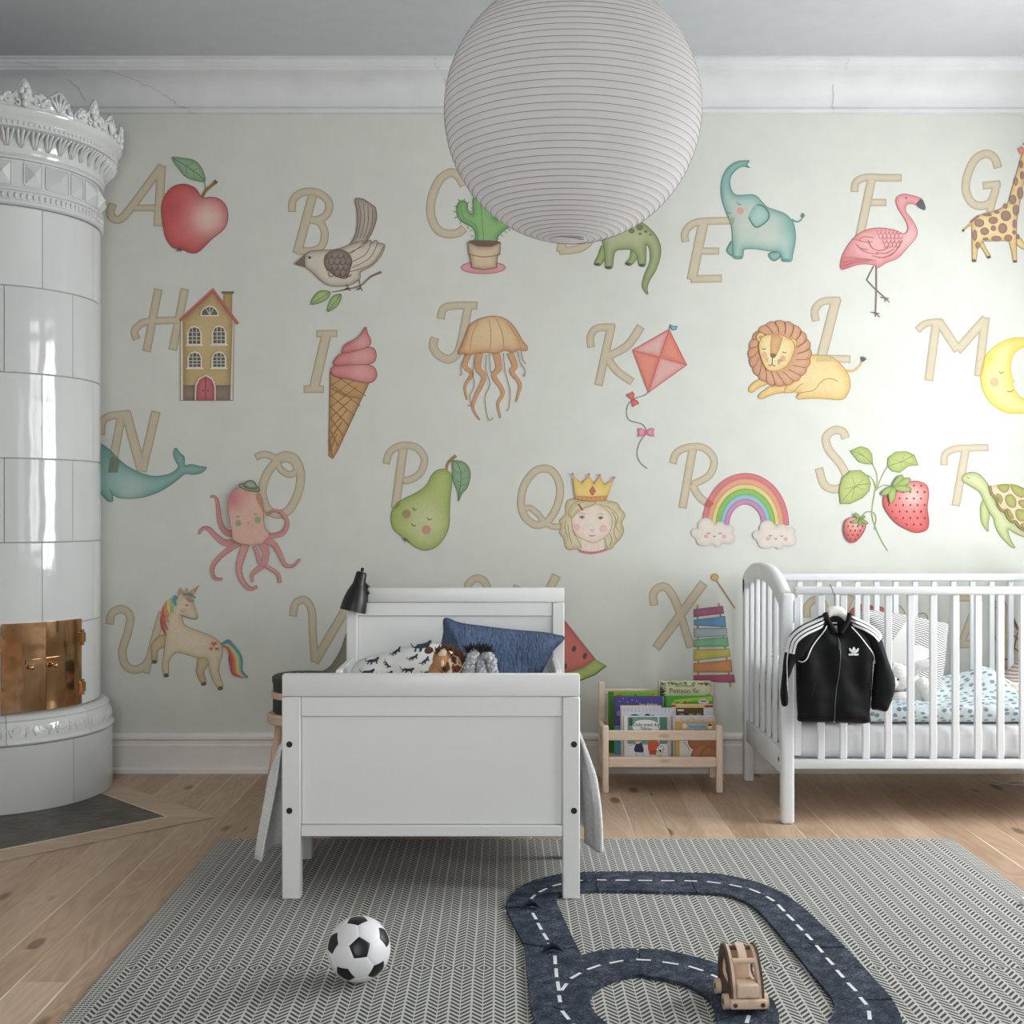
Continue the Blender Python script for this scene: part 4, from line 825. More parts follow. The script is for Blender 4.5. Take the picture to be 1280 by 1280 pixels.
ceiling = S(MB().box((XL, YF, ZC), (XR, DW, ZC+.1)).build('ceiling', CEIL))
wall_back = S(MB().box((XL-.1, DW, -.1), (XR+.1, DW+.12, ZC+.1)).build('wall_back', WALLP))
wall_left = S(MB().box((XL-.12, YF-.12, -.1), (XL, DW, ZC+.1)).build('wall_left', WALLW))
build_mural(wall_back)
WT = 0.24
def wall_with_openings(name, horiz, base, outw, a0, a1, wins):
    """wall slab with real openings; horiz='Y' runs along Y at x=base, 'X' runs along X at y=base"""
    m = MB()
    def bx(p0, p1, z0, z1):
        if horiz == 'Y': m.box((base, p0, z0), (base+outw, p1, z1))
        else: m.box((p0, base, z0), (p1, base+outw, z1))
    wins = sorted(wins, key=lambda w: w[0]-w[2]/2); c = a0
    for (wc, wz, ww, wh) in wins:
        bx(c, wc-ww/2, -.1, ZC+.1); bx(wc-ww/2, wc+ww/2, -.1, wz-wh/2); bx(wc-ww/2, wc+ww/2, wz+wh/2, ZC+.1); c = wc+ww/2
    bx(c, a1, -.1, ZC+.1)
    return S(m.build(name, WALLW))
wall_with_openings('wall_right', 'Y', XR, WT, YF-.1, DW+.1, WINS_R)
wall_with_openings('wall_front', 'X', YF, -WT, XL-.1, XR+.1, WINS_F)
def window(n, horiz, base, sgn, w):
    wc, wz, ww, wh = w; t = 0.05
    def bx(m, p0, p1, z0, z1, d0=0.06, d1=0.11):
        a, b = base+sgn*d0, base+sgn*d1
        if horiz == 'Y': m.box((a, p0, z0), (b, p1, z1), bev=.004)
        else: m.box((p0, a, z0), (p1, b, z1), bev=.004)
    m = MB(); l, r, b, tp = wc-ww/2, wc+ww/2, wz-wh/2, wz+wh/2
    bx(m, l, l+t, b, tp); bx(m, r-t, r, b, tp); bx(m, l, r, b, b+t); bx(m, l, r, tp-t, tp)
    o = S(m.build('window_%d' % n, WPAINT))
    m = MB(); bx(m, wc-.035, wc+.035, b+t, tp-t, .055, .105); m.build('mullion', WPAINT, o)
    m = MB(); bx(m, l+t, r-t, tp-.52, tp-.46, .055, .105); m.build('transom', WPAINT, o)
    for zz in (b+.44, b+.83): m = MB(); bx(m, l+t, r-t, zz, zz+.022, .07, .1); m.build('glazing_bar', WPAINT, o)
    m = MB(); bx(m, l-.06, r+.06, b-.04, b-.001, -.05, .06); m.build('window_sill', WPAINT, o)
    for q in ((l-.09, l), (r, r+.09)): m = MB(); bx(m, q[0], q[1], b-.04, tp+.09, -.02, 0.0); m.build('casing', WPAINT, o)
for i, w in enumerate(WINS_R): window(i+1, 'Y', XR, 1, w)
for i, w in enumerate(WINS_F): window(i+4, 'X', YF, -1, w)
# cornice and baseboards: a profile (projection, height) swept along a wall
def sweep(name, prof, wall, mat, parent=None, **kw):
    rows = []
    for e in (0, 1):
        r = []
        for p, z in prof:
            if wall == 'back': r.append((XL+p if e == 0 else XR-p, DW-p, z))
            elif wall == 'left': r.append((XL+p, YF+p if e == 0 else DW-p, z))
            elif wall == 'right': r.append((XR-p, YF+p if e == 0 else DW-p, z))
            else: r.append((XL+p if e == 0 else XR-p, YF+p, z))
        rows.append(r)
    return S(MB().grid(rows).build(name, mat, smooth=True)) if True else None
zc = ZC; cp = [(0, zc-.172), (.012, zc-.172), (.02, zc-.168), (.022, zc-.155), (.018, zc-.148), (.026, zc-.146)]
for k in range(9):
    a = PI/2*k/8; cp.append((.028+.128*(1-math.cos(a)), zc-.145+.098*math.sin(a)))
cp += [(.16, zc-.045), (.168, zc-.044), (.17, zc-.036), (.176, zc-.034), (.178, zc-.024), (.186, zc-.02), (.188, zc-.01), (.2, zc-.008), (.2, zc)]
for k, wn in enumerate(('back', 'left', 'right', 'front')):
    o = sweep('trim_%d' % (k+1), cp, wn, PLAS); o.data.set_sharp_from_angle(angle=.5)
    if k == 0: corn = o
CRK = M('crack_line', (150, 148, 144), 0.9)  # grey of the fine cracks in the cornice plaster
rnc = random.Random(8)
def cornice_pt(px, t):        # t: 0 at wall .. 1 at ceiling, along the profile
    k = t*(len(cp)-1); i = min(int(k), len(cp)-2); f = k-i
    p = cp[i][0]*(1-f)+cp[i+1][0]*f; z = cp[i][1]*(1-f)+cp[i+1][1]*f
    return Vector(((px-CX)*(DW-p)/F, DW-p-.0006, z-.0006))
for pts in ([(243, .05), (232, .16), (222, .28), (205, .36), (185, .44), (160, .52), (140, .6), (128, .64)], [(562, .05), (560, .3), (556, .5)], [(1042, .05), (1041, .25), (1043, .45)], [(1056, .66), (1058, .82), (1060, .95)], [(86, .62), (70, .72), (40, .8), (20, .9)], [(108, .3), (98, .42), (84, .5)], [(545, .7), (543, .95)]):
    MB().tube([cornice_pt(*p) for p in [(a+rnc.uniform(-2.2, 2.2), b+rnc.uniform(-.012, .012)) for a, b in catmull(pts, False, 4)]], 0.0007, n=5).build('crack', CRK, corn)
bpz = [(.027, 0), (.027, .018), (.022, .022), (.016, .024), (.016, .108), (.019, .116), (.014, .122), (.014, .136), (.020, .14), (.026, .146), (.026, .158), (.02, .163), (.0, .168)]
for wn in ('back', 'left', 'right', 'front'):
    o = sweep('baseboard_'+wn, bpz, wn, TRIM); o.data.set_sharp_from_angle(angle=.5)
# ---------------------------------------------------------------- the round tiled stove in the corner
SCX, SCY, SR = -2.0, 4.66, 0.384
def st_ang(px, r):            # angle on the stove's drum where a photo column meets it
    u = Vector((px-CX, F)).normalized(); c = Vector((SCX, SCY)); b = u.dot(c); q = b*b-c.dot(c)+r*r
    h = u*(b-math.sqrt(max(q, 0))); return math.atan2(h.y-SCY, h.x-SCX)
stove = thing('tiled_stove', (SCX, SCY, 0), 'tall round white glazed tile stove with brass doors in the left corner', 'stove')
JOINT = M('stove_joint', (150, 146, 138), 0.9)
MB().lathe([(0, .005), (.42, .005), (.42, .26), (SR-.006, .35), (SR-.006, 2.3), (0, 2.3)], 48, (SCX, SCY, 0)).build('core', JOINT, stove, smooth=False)
def seg(a0, a1, prof, n=8, name='stove_tile', mat=None, parent=None, angle=40):
    return MB().lathe(prof, n, (SCX, SCY, 0), a0, a1, close=True).build(name, mat or GLAZE, parent or stove, angle=angle)
def tprof(r, z0, z1, t=.012, b=.0025): return [(r-t, z0), (r-b, z0), (r, z0+b), (r, z1-b), (r-b, z1), (r-t, z1)]
g = 0.0025
# courses of the shaft
zs = [.36, .679, .987, 1.297, 1.611, 1.929, 2.222]
aA = st_ang(53, SR); aB = st_ang(91, SR); da = 2*PI/9
door_l, door_r = st_ang(1.5, SR), st_ang(100, SR)
for k in range(6):
    a0 = aA if k % 2 == 1 else aB
    if k == 0:      # beside the doors
        rem = 2*PI-(door_r-door_l); n = 6
        for j in range(n): seg(door_r+.004+rem*j/n, door_r+rem*(j+1)/n-.006, tprof(SR, zs[0]+g/2, zs[1]-g/2))
        continue
    for j in range(9): seg(a0+da*j+g/SR/2, a0+da*(j+1)-g/SR/2, tprof(SR, zs[k]+g/2, zs[k+1]-g/2))
# base tiles, ornate ring
RB = 0.43
ab = st_ang(92, RB); db = 2*PI/8
for j in range(8): seg(ab+db*j+.003, ab+db*(j+1)-.003, tprof(RB, .004, .248))
rp = [(RB-.03, .252), (RB+.004, .252), (RB+.008, .258), (RB+.004, .266), (RB-.001, .27), (RB-.003, .29), (RB-.008, .318), (RB-.016, .334), (RB-.012, .34), (RB-.022, .35), (SR+.004, .357), (SR-.01, .357)]
am = st_ang(8, RB)
for j in range(8):
    o = seg(am+db*j+.002, am+db*(j+1)-.002, rp, name='ring_moulding', n=10)
    rel = MB()
    for q in range(4):
        c = am+db*(j+(q+.5)/4)
        pts = []
        for k in range(15):
            s = k/14; th = s*5.2; rr = (1-s)*.026+.004; sg = 1 if q % 2 else -1
            pts.append((c+sg*(rr*math.cos(th)-.01+s*.03)/RB, .300+rr*.85*math.sin(th)))
        def rs(z): return RB-.003-.012*max(0, (z-.285)/.05)
        rel.tube([(SCX+rs(z)*math.cos(a), SCY+rs(z)*math.sin(a), z) for a, z in pts], [.0042-.002*k/14 for k in range(15)], n=6)
        for e in (-.055, .055):
            rel.tube([(SCX+rs(z)*math.cos(c+a), SCY+rs(z)*math.sin(c+a), z) for a, z in ((e, .28), (e*1.3, .3), (e*1.1, .325))], [.003, .006, .002], n=6)
        rel.blob((SCX+rs(.305)*math.cos(c+.085), SCY+rs(.305)*math.sin(c+.085), .302), (.005, .005, .013), sub=2)
    rel.build('scroll_relief', GLAZE, o, smooth=True)
# cornice
def ring(name, prof, n=64): return MB().lathe(prof, n, (SCX, SCY, 0), close=True).build(name, GLAZE, stove, angle=35)
ring('bead_moulding', [(SR-.02, 2.224), (SR+.006, 2.224), (SR+.014, 2.23), (SR+.014, 2.24), (SR+.006, 2.244), (SR+.006, 2.274), (SR+.014, 2.278), (SR+.014, 2.286), (SR+.004, 2.29), (SR-.02, 2.29)])
bd = MB()
for k in range(112):
    a = 2*PI*k/112
    bd.blob((SCX+(SR+.007)*math.cos(a), SCY+(SR+.007)*math.sin(a), 2.259), (.0055, .0055, .012), sub=1)
bd = bd.build('bead_row', GLAZE, stove, smooth=True); bd['kind'] = 'stuff'
ring('frieze', [(SR-.02, 2.2905), (SR, 2.2905), (SR, 2.392), (SR-.02, 2.392)])
a = st_ang(28, SR)-.005; k = 0
widths = [.062, .085] 
pos = a
while pos < a+2*PI-.2:
    w = (.165, .245)[k % 2] if k else .165
    w = .19 if k % 2 == 0 else .27
    m = MB(); z0, z1, r0 = 2.302, 2.382, SR+.001
    def cp3(an, z, r): return Vector((SCX+r*math.cos(an), SCY+r*math.sin(an), z))
    p0, p1 = pos+.025, pos+.025+w-.03; am_ = (p0+p1)/2; t = bmesh.new()
    q = [cp3(p0, z0, r0), cp3(p1, z0, r0), cp3(p1, z1, r0), cp3(p0, z1, r0)]
    vs = [t.verts.new(v) for v in q]; vm = [t.verts.new(cp3(am_, z0, r0)), t.verts.new(cp3(am_, z1, r0))]
    ap = t.verts.new(cp3(am_, (z0+z1)/2, r0+.024))
    for tri in ((vs[0], vm[0], ap), (vm[0], vs[1], ap), (vs[1], vs[2], ap), (vs[2], vm[1], ap), (vm[1], vs[3], ap), (vs[3], vs[0], ap)): t.faces.new(tri)
    m._add(t)
    m.tube([cp3(p0+(p1-p0)*i/5, z0-.003, r0+.001) for i in range(6)], .0025, n=5); m.tube([cp3(p0+(p1-p0)*i/5, z1+.003, r0+.001) for i in range(6)], .0025, n=5)
    m.tube([cp3(p0-.006, z0, r0+.001), cp3(p0-.006, z1, r0+.001)], .0025, n=5); m.tube([cp3(p1+.006, z0, r0+.001), cp3(p1+.006, z1, r0+.001)], .0025, n=5)
    m.build('diamond_boss', GLAZE, stove); pos += w+.02; k += 1
ring('neck_moulding', [(SR-.02, 2.393), (SR+.008, 2.393), (SR+.012, 2.4), (SR+.008, 2.405), (SR+.016, 2.41), (SR+.02, 2.42), (SR+.018, 2.43), (SR+.022, 2.44), (SR+.03, 2.47), (SR+.05, 2.492), (SR+.058, 2.494), (SR-.02, 2.494)])
ac = MB()
for k in range(52):
    a = 2*PI*k/52
    for e, h in ((0, 1), (-.036, .85), (.036, .85)):
        pts = [(SCX+r*math.cos(a+e*f), SCY+r*math.sin(a+e*f), z) for r, z, f in ((SR+.018, 2.432, .3), (SR+.028, 2.452, .7), (SR+.042, 2.474, 1.0), (SR+.062, 2.486, 1.25))]
        ac.tube(pts, [.003, .007*h, .0075*h, .004], n=6)
ac = ac.build('leaf_moulding', GLAZE, stove, smooth=True); ac['kind'] = 'stuff'
ring('top_moulding', [(SR-.02, 2.495), (SR+.058, 2.495), (SR+.062, 2.5), (SR+.062, 2.516), (SR+.056, 2.52), (SR+.06, 2.526), (SR+.07, 2.535), (SR+.082, 2.55), (SR+.084, 2.558), (SR-.02, 2.56)])
bd = MB()
for k in range(150):
    a = 2*PI*k/150; bd.blob((SCX+(SR+.062)*math.cos(a), SCY+(SR+.062)*math.sin(a), 2.508), (.005, .005, .007), sub=1)
bd = bd.build('bead_row', GLAZE, stove, smooth=True); bd['kind'] = 'stuff'
# crest: pierced scroll tiles standing on the cornice
aj = st_ang(92, SR+.07); RC = SR+.066; dc = 2*PI/10
prof_h = [.02, .028, .045, .05, .04, .052, .085, .098, .088, .06, .045, .058, .05, .042, .06, .072, .085, .078, .062, .05, .03, .022]
for j in range(10):
    a0 = aj+dc*j+.004; a1 = aj+dc*(j+1)-.004; n = len(prof_h)-1
    th = lambda k: a0+(a1-a0)*k/n
    def pc(an, z, r): return (SCX+r*math.cos(an), SCY+r*math.sin(an), 2.558+z)
    hh = [h*1.0+.008+.006*math.sin(j*3+i) for i, h in enumerate(prof_h)]
    m = MB(); ins, outs = [], []
    rows = []
    for k in range(n+1):
        h = hh[k]; rows.append([pc(th(k), 0, RC-.012), pc(th(k), 0, RC+.006), pc(th(k), h*.5, RC+.004+.004*math.sin(k*1.9)), pc(th(k), h, RC+.004+h*.12), pc(th(k), h+.004, RC-.004+h*.12), pc(th(k), h*.5, RC-.01)])
    m.grid(rows, closev=True)
    def scroll(kc, zc_, R, sg, turns=5.0):
        pts = []
        for i in range(16):
            s = i/15; t = s*turns+1.2; rr = R*(1-s*.85); pts.append(pc(th(kc)+sg*rr*math.cos(t)/RC, zc_+rr*math.sin(t), RC+.009))
        m.tube(pts, [.0065-.003*i/15 for i in range(16)], n=6)
    scroll(3, .03, .022, 1); scroll(10, .032, .024, -1); scroll(13.2, .03, .02, 1); scroll(5.2, .018, .014, -1)
    for kk, z in ((7, .085), (6.2, .065), (7.8, .065), (7, .045), (7, .02)): m.blob(pc(th(kk), z, RC+.012), (.011, .011, .015), sub=2, noise=.06)
    for q in (-2, -1, 0, 1, 2):       # shell
        m.tube([pc(th(16.5), .012, RC+.006), pc(th(16.5+q*.9), .045, RC+.013), pc(th(16.5+q*1.4), .078-abs(q)*.011, RC+.014)], [.003, .0065, .005], n=6)
    for kk in (1.2, 19.5, 11.6): m.blob(pc(th(kk), .026, RC+.009), (.009, .009, .013), sub=2)
    m.build('crest_tile', GLAZE, stove, smooth=True)
ring('top_plate', [(0.001, 2.54), (SR+.06, 2.54), (SR+.06, 2.561), (0.001, 2.561)], 32)
# brass doors
BRS, t_, b_ = base_mat('brass', 0.12, 1.0)
tc = t_.new('ShaderNodeTexCoord'); n1 = t_.new('ShaderNodeTexNoise', inp={0: tc.outputs['Object'], 'Scale': 6.0, 'Detail': 5.0})
t_.l.new(t_.ramp(n1.outputs[0], [(.3, lin((186, 140, 100))), (.7, lin((228, 190, 148)))]), b_.inputs['Base Color'])
t_.l.new(t_.math('MULTIPLY_ADD', n1.outputs[0], .16, .04), b_.inputs['Roughness'])
nb = t_.new('ShaderNodeTexNoise', inp={0: tc.outputs['Object'], 'Scale': 7.0, 'Detail': 2.0}); bp = t_.new('ShaderNodeBump', inp={'Strength': .35, 'Distance': .012, 'Height': nb.outputs[0]}); t_.l.new(bp.outputs[0], b_.inputs['Normal'])
dm = st_ang(56.5, SR)
def dp(r): return [(r-.012, .366), (r, .366), (r, .692), (r-.012, .692)]
def cy(an, z, r): return Vector((SCX+r*math.cos(an), SCY+r*math.sin(an), z))
for a0, a1, hs, kx in ((door_l, dm-.002, door_l, 39), (dm+.002, door_r, door_r, 68)):
    d = seg(a0, a1, dp(SR+.008), n=12, name='brass_door', mat=BRS, angle=40)
    ka = st_ang(kx, SR+.02); kz = .53
    m = MB(); m.tube([cy(ka, kz, SR+.006), cy(ka, kz, SR+.022)], .005, n=8); m.blob(cy(ka, kz, SR+.028), .0105, sub=2); m.build('door_knob', BRS, d, smooth=True)
    for hz_ in (.43, .62):
        m = MB(); m.tube([cy(hs, hz_-.03, SR+.012), cy(hs, hz_+.03, SR+.012)], .0065, n=8); m.box((-.006, -.012, -.018), (.006, .012, .018), mx=Matrix.Translation(cy(hs, hz_, SR+.012)) @ Matrix.Rotation(hs, 4, 'Z')); m.build('hinge', BRS, d, angle=40)
l0, l1 = st_ang(31, SR), st_ang(77, SR); m = MB()
m.grid([[cy(l0+(l1-l0)*i/8, .556+ .004*(i/8), SR+.011), cy(l0+(l1-l0)*i/8, .556+.004*(i/8), SR+.014), cy(l0+(l1-l0)*i/8, .538+.004*(i/8), SR+.014), cy(l0+(l1-l0)*i/8, .538+.004*(i/8), SR+.011)] for i in range(9)], closev=True)
m.build('latch_bar', BRS, stove)

for o in [q for q in COL.objects if q.parent == stove or (q.parent and q.parent.parent == stove)]:      # the back of the drum is built against the wall
    wy = WL[o.name].y if o.name in WL else 0
    if max((v.co.y for v in o.data.vertices), default=0)+wy > DW-.002:
        b = bmesh.new(); b.from_mesh(o.data); r = bmesh.ops.bisect_plane(b, geom=b.verts[:]+b.edges[:]+b.faces[:], plane_co=(0, DW-.002-wy, 0), plane_no=(0, 1, 0), clear_outer=True)
        if len(b.verts) < 3: b.free(); bpy.data.objects.remove(o); continue
        b.to_mesh(o.data); b.free()
# ---------------------------------------------------------------- soft things: outlines puffed up to a rounded body
def inflate(name, poly, yc, tf, tb, w, mat, parent=None, step=.012, wr=None, mx=None, smooth=True, closed_n=5, z3=None, pw=.5):
    """poly: (x, z) outline at depth yc; front and back bulge tf / tb, rounding over the distance w. returns object, surface function"""
    q = catmull([tuple(p) for p in poly], True, closed_n) if closed_n else [tuple(p) for p in poly]
    q = [q[i] for i in range(len(q)) if math.hypot(q[i][0]-q[i-1][0], q[i][1]-q[i-1][1]) > 1e-4]
    P2 = np.array(q, float)
    x0, z0 = P2.min(0); x1, z1 = P2.max(0)
    gx, gz = np.meshgrid(np.arange(x0+step/2, x1, step), np.arange(z0+step/2, z1, step)); gx[::2] += step/2
    gx = gx.ravel(); gz = gz.ravel(); k = _inside(gx, gz, P2); gx, gz = gx[k], gz[k]; k = _dist(gx, gz, P2) > step*.35
    ip = np.stack([gx[k], gz[k]], 1); allp = np.concatenate([P2, ip])
    r = delaunay_2d_cdt([Vector(p) for p in allp], [], [list(range(len(P2)))], 1, 1e-7)
    v = np.array([tuple(p) for p in r[0]]); d = np.minimum(_dist(v[:, 0], v[:, 1], P2)/w, 1)
    f = (1-(1-d)**2)**pw
    V = []; n = len(v)
    for i in range(n):
        wv = wr(v[i, 0], v[i, 1])*f[i] if wr else 0
        V.append((v[i, 0], yc-tf*f[i]-wv, v[i, 1]))
    edge = d < 1e-6; bi = {}
    for i in range(n):
        if edge[i]: bi[i] = i
        else: bi[i] = len(V); V.append((v[i, 0], yc+tb*f[i], v[i, 1]))
    Fc = [tuple(t) for t in r[2]]+[tuple(bi[a] for a in t)[::-1] for t in r[2]]
    Fc = [t for t in Fc if len(set(t)) == 3]
    me = bpy.data.meshes.new(name); me.from_pydata(V, [], Fc)
    bm = bmesh.new(); bm.from_mesh(me); bmesh.ops.recalc_face_normals(bm, faces=bm.faces); bm.to_mesh(me); bm.free()
    if mx is not None: me.transform(mx)
    o = link(name, me, mat, parent, smooth=smooth)
    def surf(x, z, lift=.0015):
        dd = min(_dist(np.array([x]), np.array([z]), P2)[0]/w, 1) if _inside(np.array([x]), np.array([z]), P2)[0] else 0
        ff = (1-(1-dd)**2)**pw
        p = Vector((x, yc-tf*ff-(wr(x, z)*ff if wr else 0)-lift, z))
        return mx @ p if mx is not None else p
    return o, surf
def ribbon(name, pts2, w, surf, mat, parent, lift=.002, n=5, taper=False):
    q = catmull(pts2, False, n); rows = []
    for i, p in enumerate(q):
        a, b = q[max(i-1, 0)], q[min(i+1, len(q)-1)]; dx, dz = b[0]-a[0], b[1]-a[1]; L = math.hypot(dx, dz) or 1
        nx, nz = -dz/L, dx/L; rows.append([surf(p[0]+nx*w*k, p[1]+nz*w*k, lift) for k in (-.5, -.25, 0, .25, .5)])
    return MB().grid(rows).build(name, mat, parent, smooth=True)
def sag(x, z, s=1.0, seed=0.0):
    from mathutils import noise
    return s*noise.noise(Vector((x*9+seed, z*9, seed)))+s*.5*noise.noise(Vector((x*23+seed, z*23, 4+seed)))

# ---------------------------------------------------------------- the white bed
bx0, bx1, by0, by1 = -.632, .210, 3.343, 4.62
bed = thing('bed', (-.211, 3.98, 0), "white painted child's bed with panelled head and foot ends", 'bed')
def zpx(y, d): return H-(y-CY)*d/F
def xpx(x, d): return (x-CX)*d/F
fd = by0
foot = MB()
foot.box((bx0, fd, zpx(871, fd)), (bx1, fd+.036, zpx(843, fd)), bev=.005, seg=2)
foot = foot.build('footboard', WPAINT, bed, angle=40)
def part(parent, name, a, b, bev=.002, mat=None, seg=1): return MB().box(a, b, bev=bev, seg=seg).build(name, mat or WPAINT, parent, angle=40)
pl = xpx(376, fd); pr = xpx(703, fd)
part(foot, 'rail', (pl, fd+.006, zpx(896, fd)), (pr, fd+.03, zpx(871, fd)-.0008))
part(foot, 'panel', (pl, fd+.014, zpx(1032, fd)), (pr, fd+.026, zpx(896, fd)-.0008))
part(foot, 'rail', (pl, fd+.002, zpx(1046, fd)), (pr, fd+.03, zpx(1032, fd)-.0008))
DOT = BLACK
for x0, x1 in ((bx0, pl-.0006), (pr+.0006, bx1)):
    lg = part(bed, 'leg', (x0, fd, 0.0065), (x1, fd+.036, zpx(871, fd)-.0008), bev=.003)
    for yy in (930.5, 1013.5):
        MB().tube([(x0+.0215 if x0 < -.5 else x0+.032, fd+.001, zpx(yy, fd)), (x0+.0215 if x0 < -.5 else x0+.032, fd-.0012, zpx(yy, fd))], .0088, n=16).build('bolt_cap', DOT, lg)
hd = 4.58; hl, hr = xpx(447, hd), xpx(690.5, hd); HX0, HX1 = xpx(433, hd), xpx(705.5, hd)
head = MB().box((HX0, hd, zpx(753, hd)), (HX1, hd+.036, zpx(735, hd)), bev=.005, seg=2).build('headboard', WPAINT, bed, angle=40)
part(head, 'rail', (hl, hd+.006, zpx(770, hd)), (hr, hd+.03, zpx(753, hd)-.0008))
part(head, 'panel', (hl, hd+.014, .3), (hr, hd+.026, zpx(770, hd)-.0008))
part(head, 'rail', (hl, hd+.004, .22), (hr, hd+.03, .299))
for x0, x1 in ((HX0, hl-.0006), (hr+.0006, HX1)): part(bed, 'leg', (x0, hd, 0), (x1, hd+.036, zpx(753, hd)-.0008), bev=.003)
for s, xx in ((0, -.608), (1, .178)):
    r = part(bed, 'side_rail', (xx, fd+.037, .27), (xx+.022, hd-.001, .46), bev=.003)
    rr = MB(); rr.prism([(xx, hd-.001, .46), (xx, hd-.001, .535), (xx, hd-.34, .535), (xx, hd-.42, .46)], (.022, 0, 0), bev=.003); rr.build('guard_board', WPAINT, r)
    part(bed, 'leg', (-.645, 3.725, .007) if s == 0 else (.178, 3.725, .007), (-.610, 3.76, .3) if s == 0 else (.213, 3.76, .3), bev=.002)
part(bed, 'slatted_base', (-.585, fd+.04, .25), (.177, hd-.002, .268))
SHEET = M('white_sheet', (232, 231, 228), .85, var=.02, bump=.15, bs=40)
mt = MB().box((-.583, fd+.045, .27), (.175, hd-.004, .415), bev=.03, seg=3).build('mattress', SHEET, None, angle=50)
tag(mt, 'white mattress lying in the painted bed', 'mattress')

# waffle coverlet: over the mattress and hanging down both long sides
WAF, t_, b_ = base_mat('waffle_cotton', .9)
tc = t_.new('ShaderNodeTexCoord'); mpp = t_.new('ShaderNodeMapping', inp={0: tc.outputs['Object']}); mpp.inputs['Scale'].default_value = (70, 70, 150)
vo = t_.new('ShaderNodeTexVoronoi', inp={0: mpp.outputs[0], 'Scale': 1.0}); nz = t_.new('ShaderNodeTexNoise', inp={0: tc.outputs['Object'], 'Scale': 60.0})
cc = t_.ramp(vo.outputs['Distance'], [(0.0, lin((242, 242, 241))), (.75, lin((222, 222, 222)))])
t_.l.new(cc, b_.inputs['Base Color']); bp = t_.new('ShaderNodeBump', inp={'Strength': .4, 'Distance': .003, 'Height': vo.outputs['Distance']}); bp.invert = True; t_.l.new(bp.outputs[0], b_.inputs['Normal'])
rows = []; ny = 60; Y0, Y1 = 3.46, 4.2
def drop(side, y, t):      # t 0 top of rail .. 1 hem
    ph = (y-Y0)/(Y1-Y0); fold = math.sin(ph*24+side)*.016+math.sin(ph*51+2*side)*.007
    if side < 0:
        k_ = max(0, 1-ph*1.2); out = .008+.035*min(1, t*6)*k_+t*.068*k_+(fold+.012)*min(1, t*2.5); hem = .072+.012*max(0, .12-ph)/.12+.03*ph; x = -.612-out
    else:
        k_ = max(0, 1-ph*1.3); out = .008+.048*math.sin(min(1, t*1.15)*PI/2)*k_+(fold*.7+.008)*min(1, t*2.5); hem = .095+.012*max(0, .1-ph)/.1+.03*ph; x = .206+out
    return Vector((x, y+.02*math.sin(t*5+ph*9)*t, .47+(hem-.47)*t))
for i in range(ny+1):
    y = Y0+(Y1-Y0)*i/ny; r = []
    for k in range(24, -1, -1): r.append(drop(-1, y, k/24))
    r += [Vector((-.6, y, .478)), Vector((-.57, y, .47)), Vector((-.4, y, .452+.006*math.sin(y*31))), Vector((-.2, y, .455+.005*math.sin(y*27))), Vector((0, y, .452)), Vector((.15, y, .465)), Vector((.19, y, .478))]
    for k in range(25): r.append(drop(1, y, k/24))
    rows.append(r)
cov = MB().grid(rows).build('coverlet', WAF, smooth=True); md = cov.modifiers.new('th', 'SOLIDIFY'); md.thickness = .007; md.offset = 1
tag(cov, 'light grey textured coverlet hanging down both sides of the bed', 'blanket')

# leopard print pillow
LEO = M('pillow_cotton', (228, 226, 221), .85, var=.02, bump=.2, bs=30)
LI = m_print('textile_print', .14, .85)
pp = [(439, 846), (441, 833), (452, 823), (475, 817), (500, 810), (525, 805), (548, 805), (566, 812), (578, 826), (580, 846), (578, 856), (510, 860), (445, 856)]
lp, lsurf = inflate('pillow', [(xpx(x, 4.3), zpx(y, 4.3)) for x, y in pp], 4.3, .07, .07, .09, LEO, None, step=.014, wr=lambda x, z: sag(x, z, .008, 3))
tag(lp, 'white pillow printed with small dark leopards at the head of the bed', 'pillow')
cat_ = [(-10, -2), (-6, -4), (2, -4), (8, -5), (10, -7), (13, -7), (14, -4), (11, -2), (10, 2), (11, 5), (8, 5), (7, 1), (1, 1), (-1, 5), (-4, 5), (-3, 1), (-7, 0), (-8, 4), (-11, 4), (-9, 0), (-13, -2), (-16, -6), (-15, -7), (-12, -3)]
f = Fig(0, 0, 1); f.step = 3
for x, y, s, a in ((467, 825, .62, -.12), (485, 828, .42, .9), (496, 814, .5, -.5), (528, 808, .9, -.15), (518, 820, .5, -.3), (533, 824, .5, -.6), (462, 838, .66, -.05), (484, 841, .7, -.1), (511, 835, .62, .1), (549, 816, .5, .3), (447, 845, .4, .6), (537, 838, .6, -.2), (560, 828, .55, .2)):
    ca, sa = math.cos(a), math.sin(a); f.L = 1
    f.fill([(x+(px*ca-py*sa)*s, y+(px*sa+py*ca)*s) for px, py in cat_], (52, 66, 80), smooth=False)
f.build('leopard_print', LI, lambda x, y, L: lsurf(xpx(x, 4.3), zpx(y, 4.3), .0018), lp)['kind'] = 'stuff'

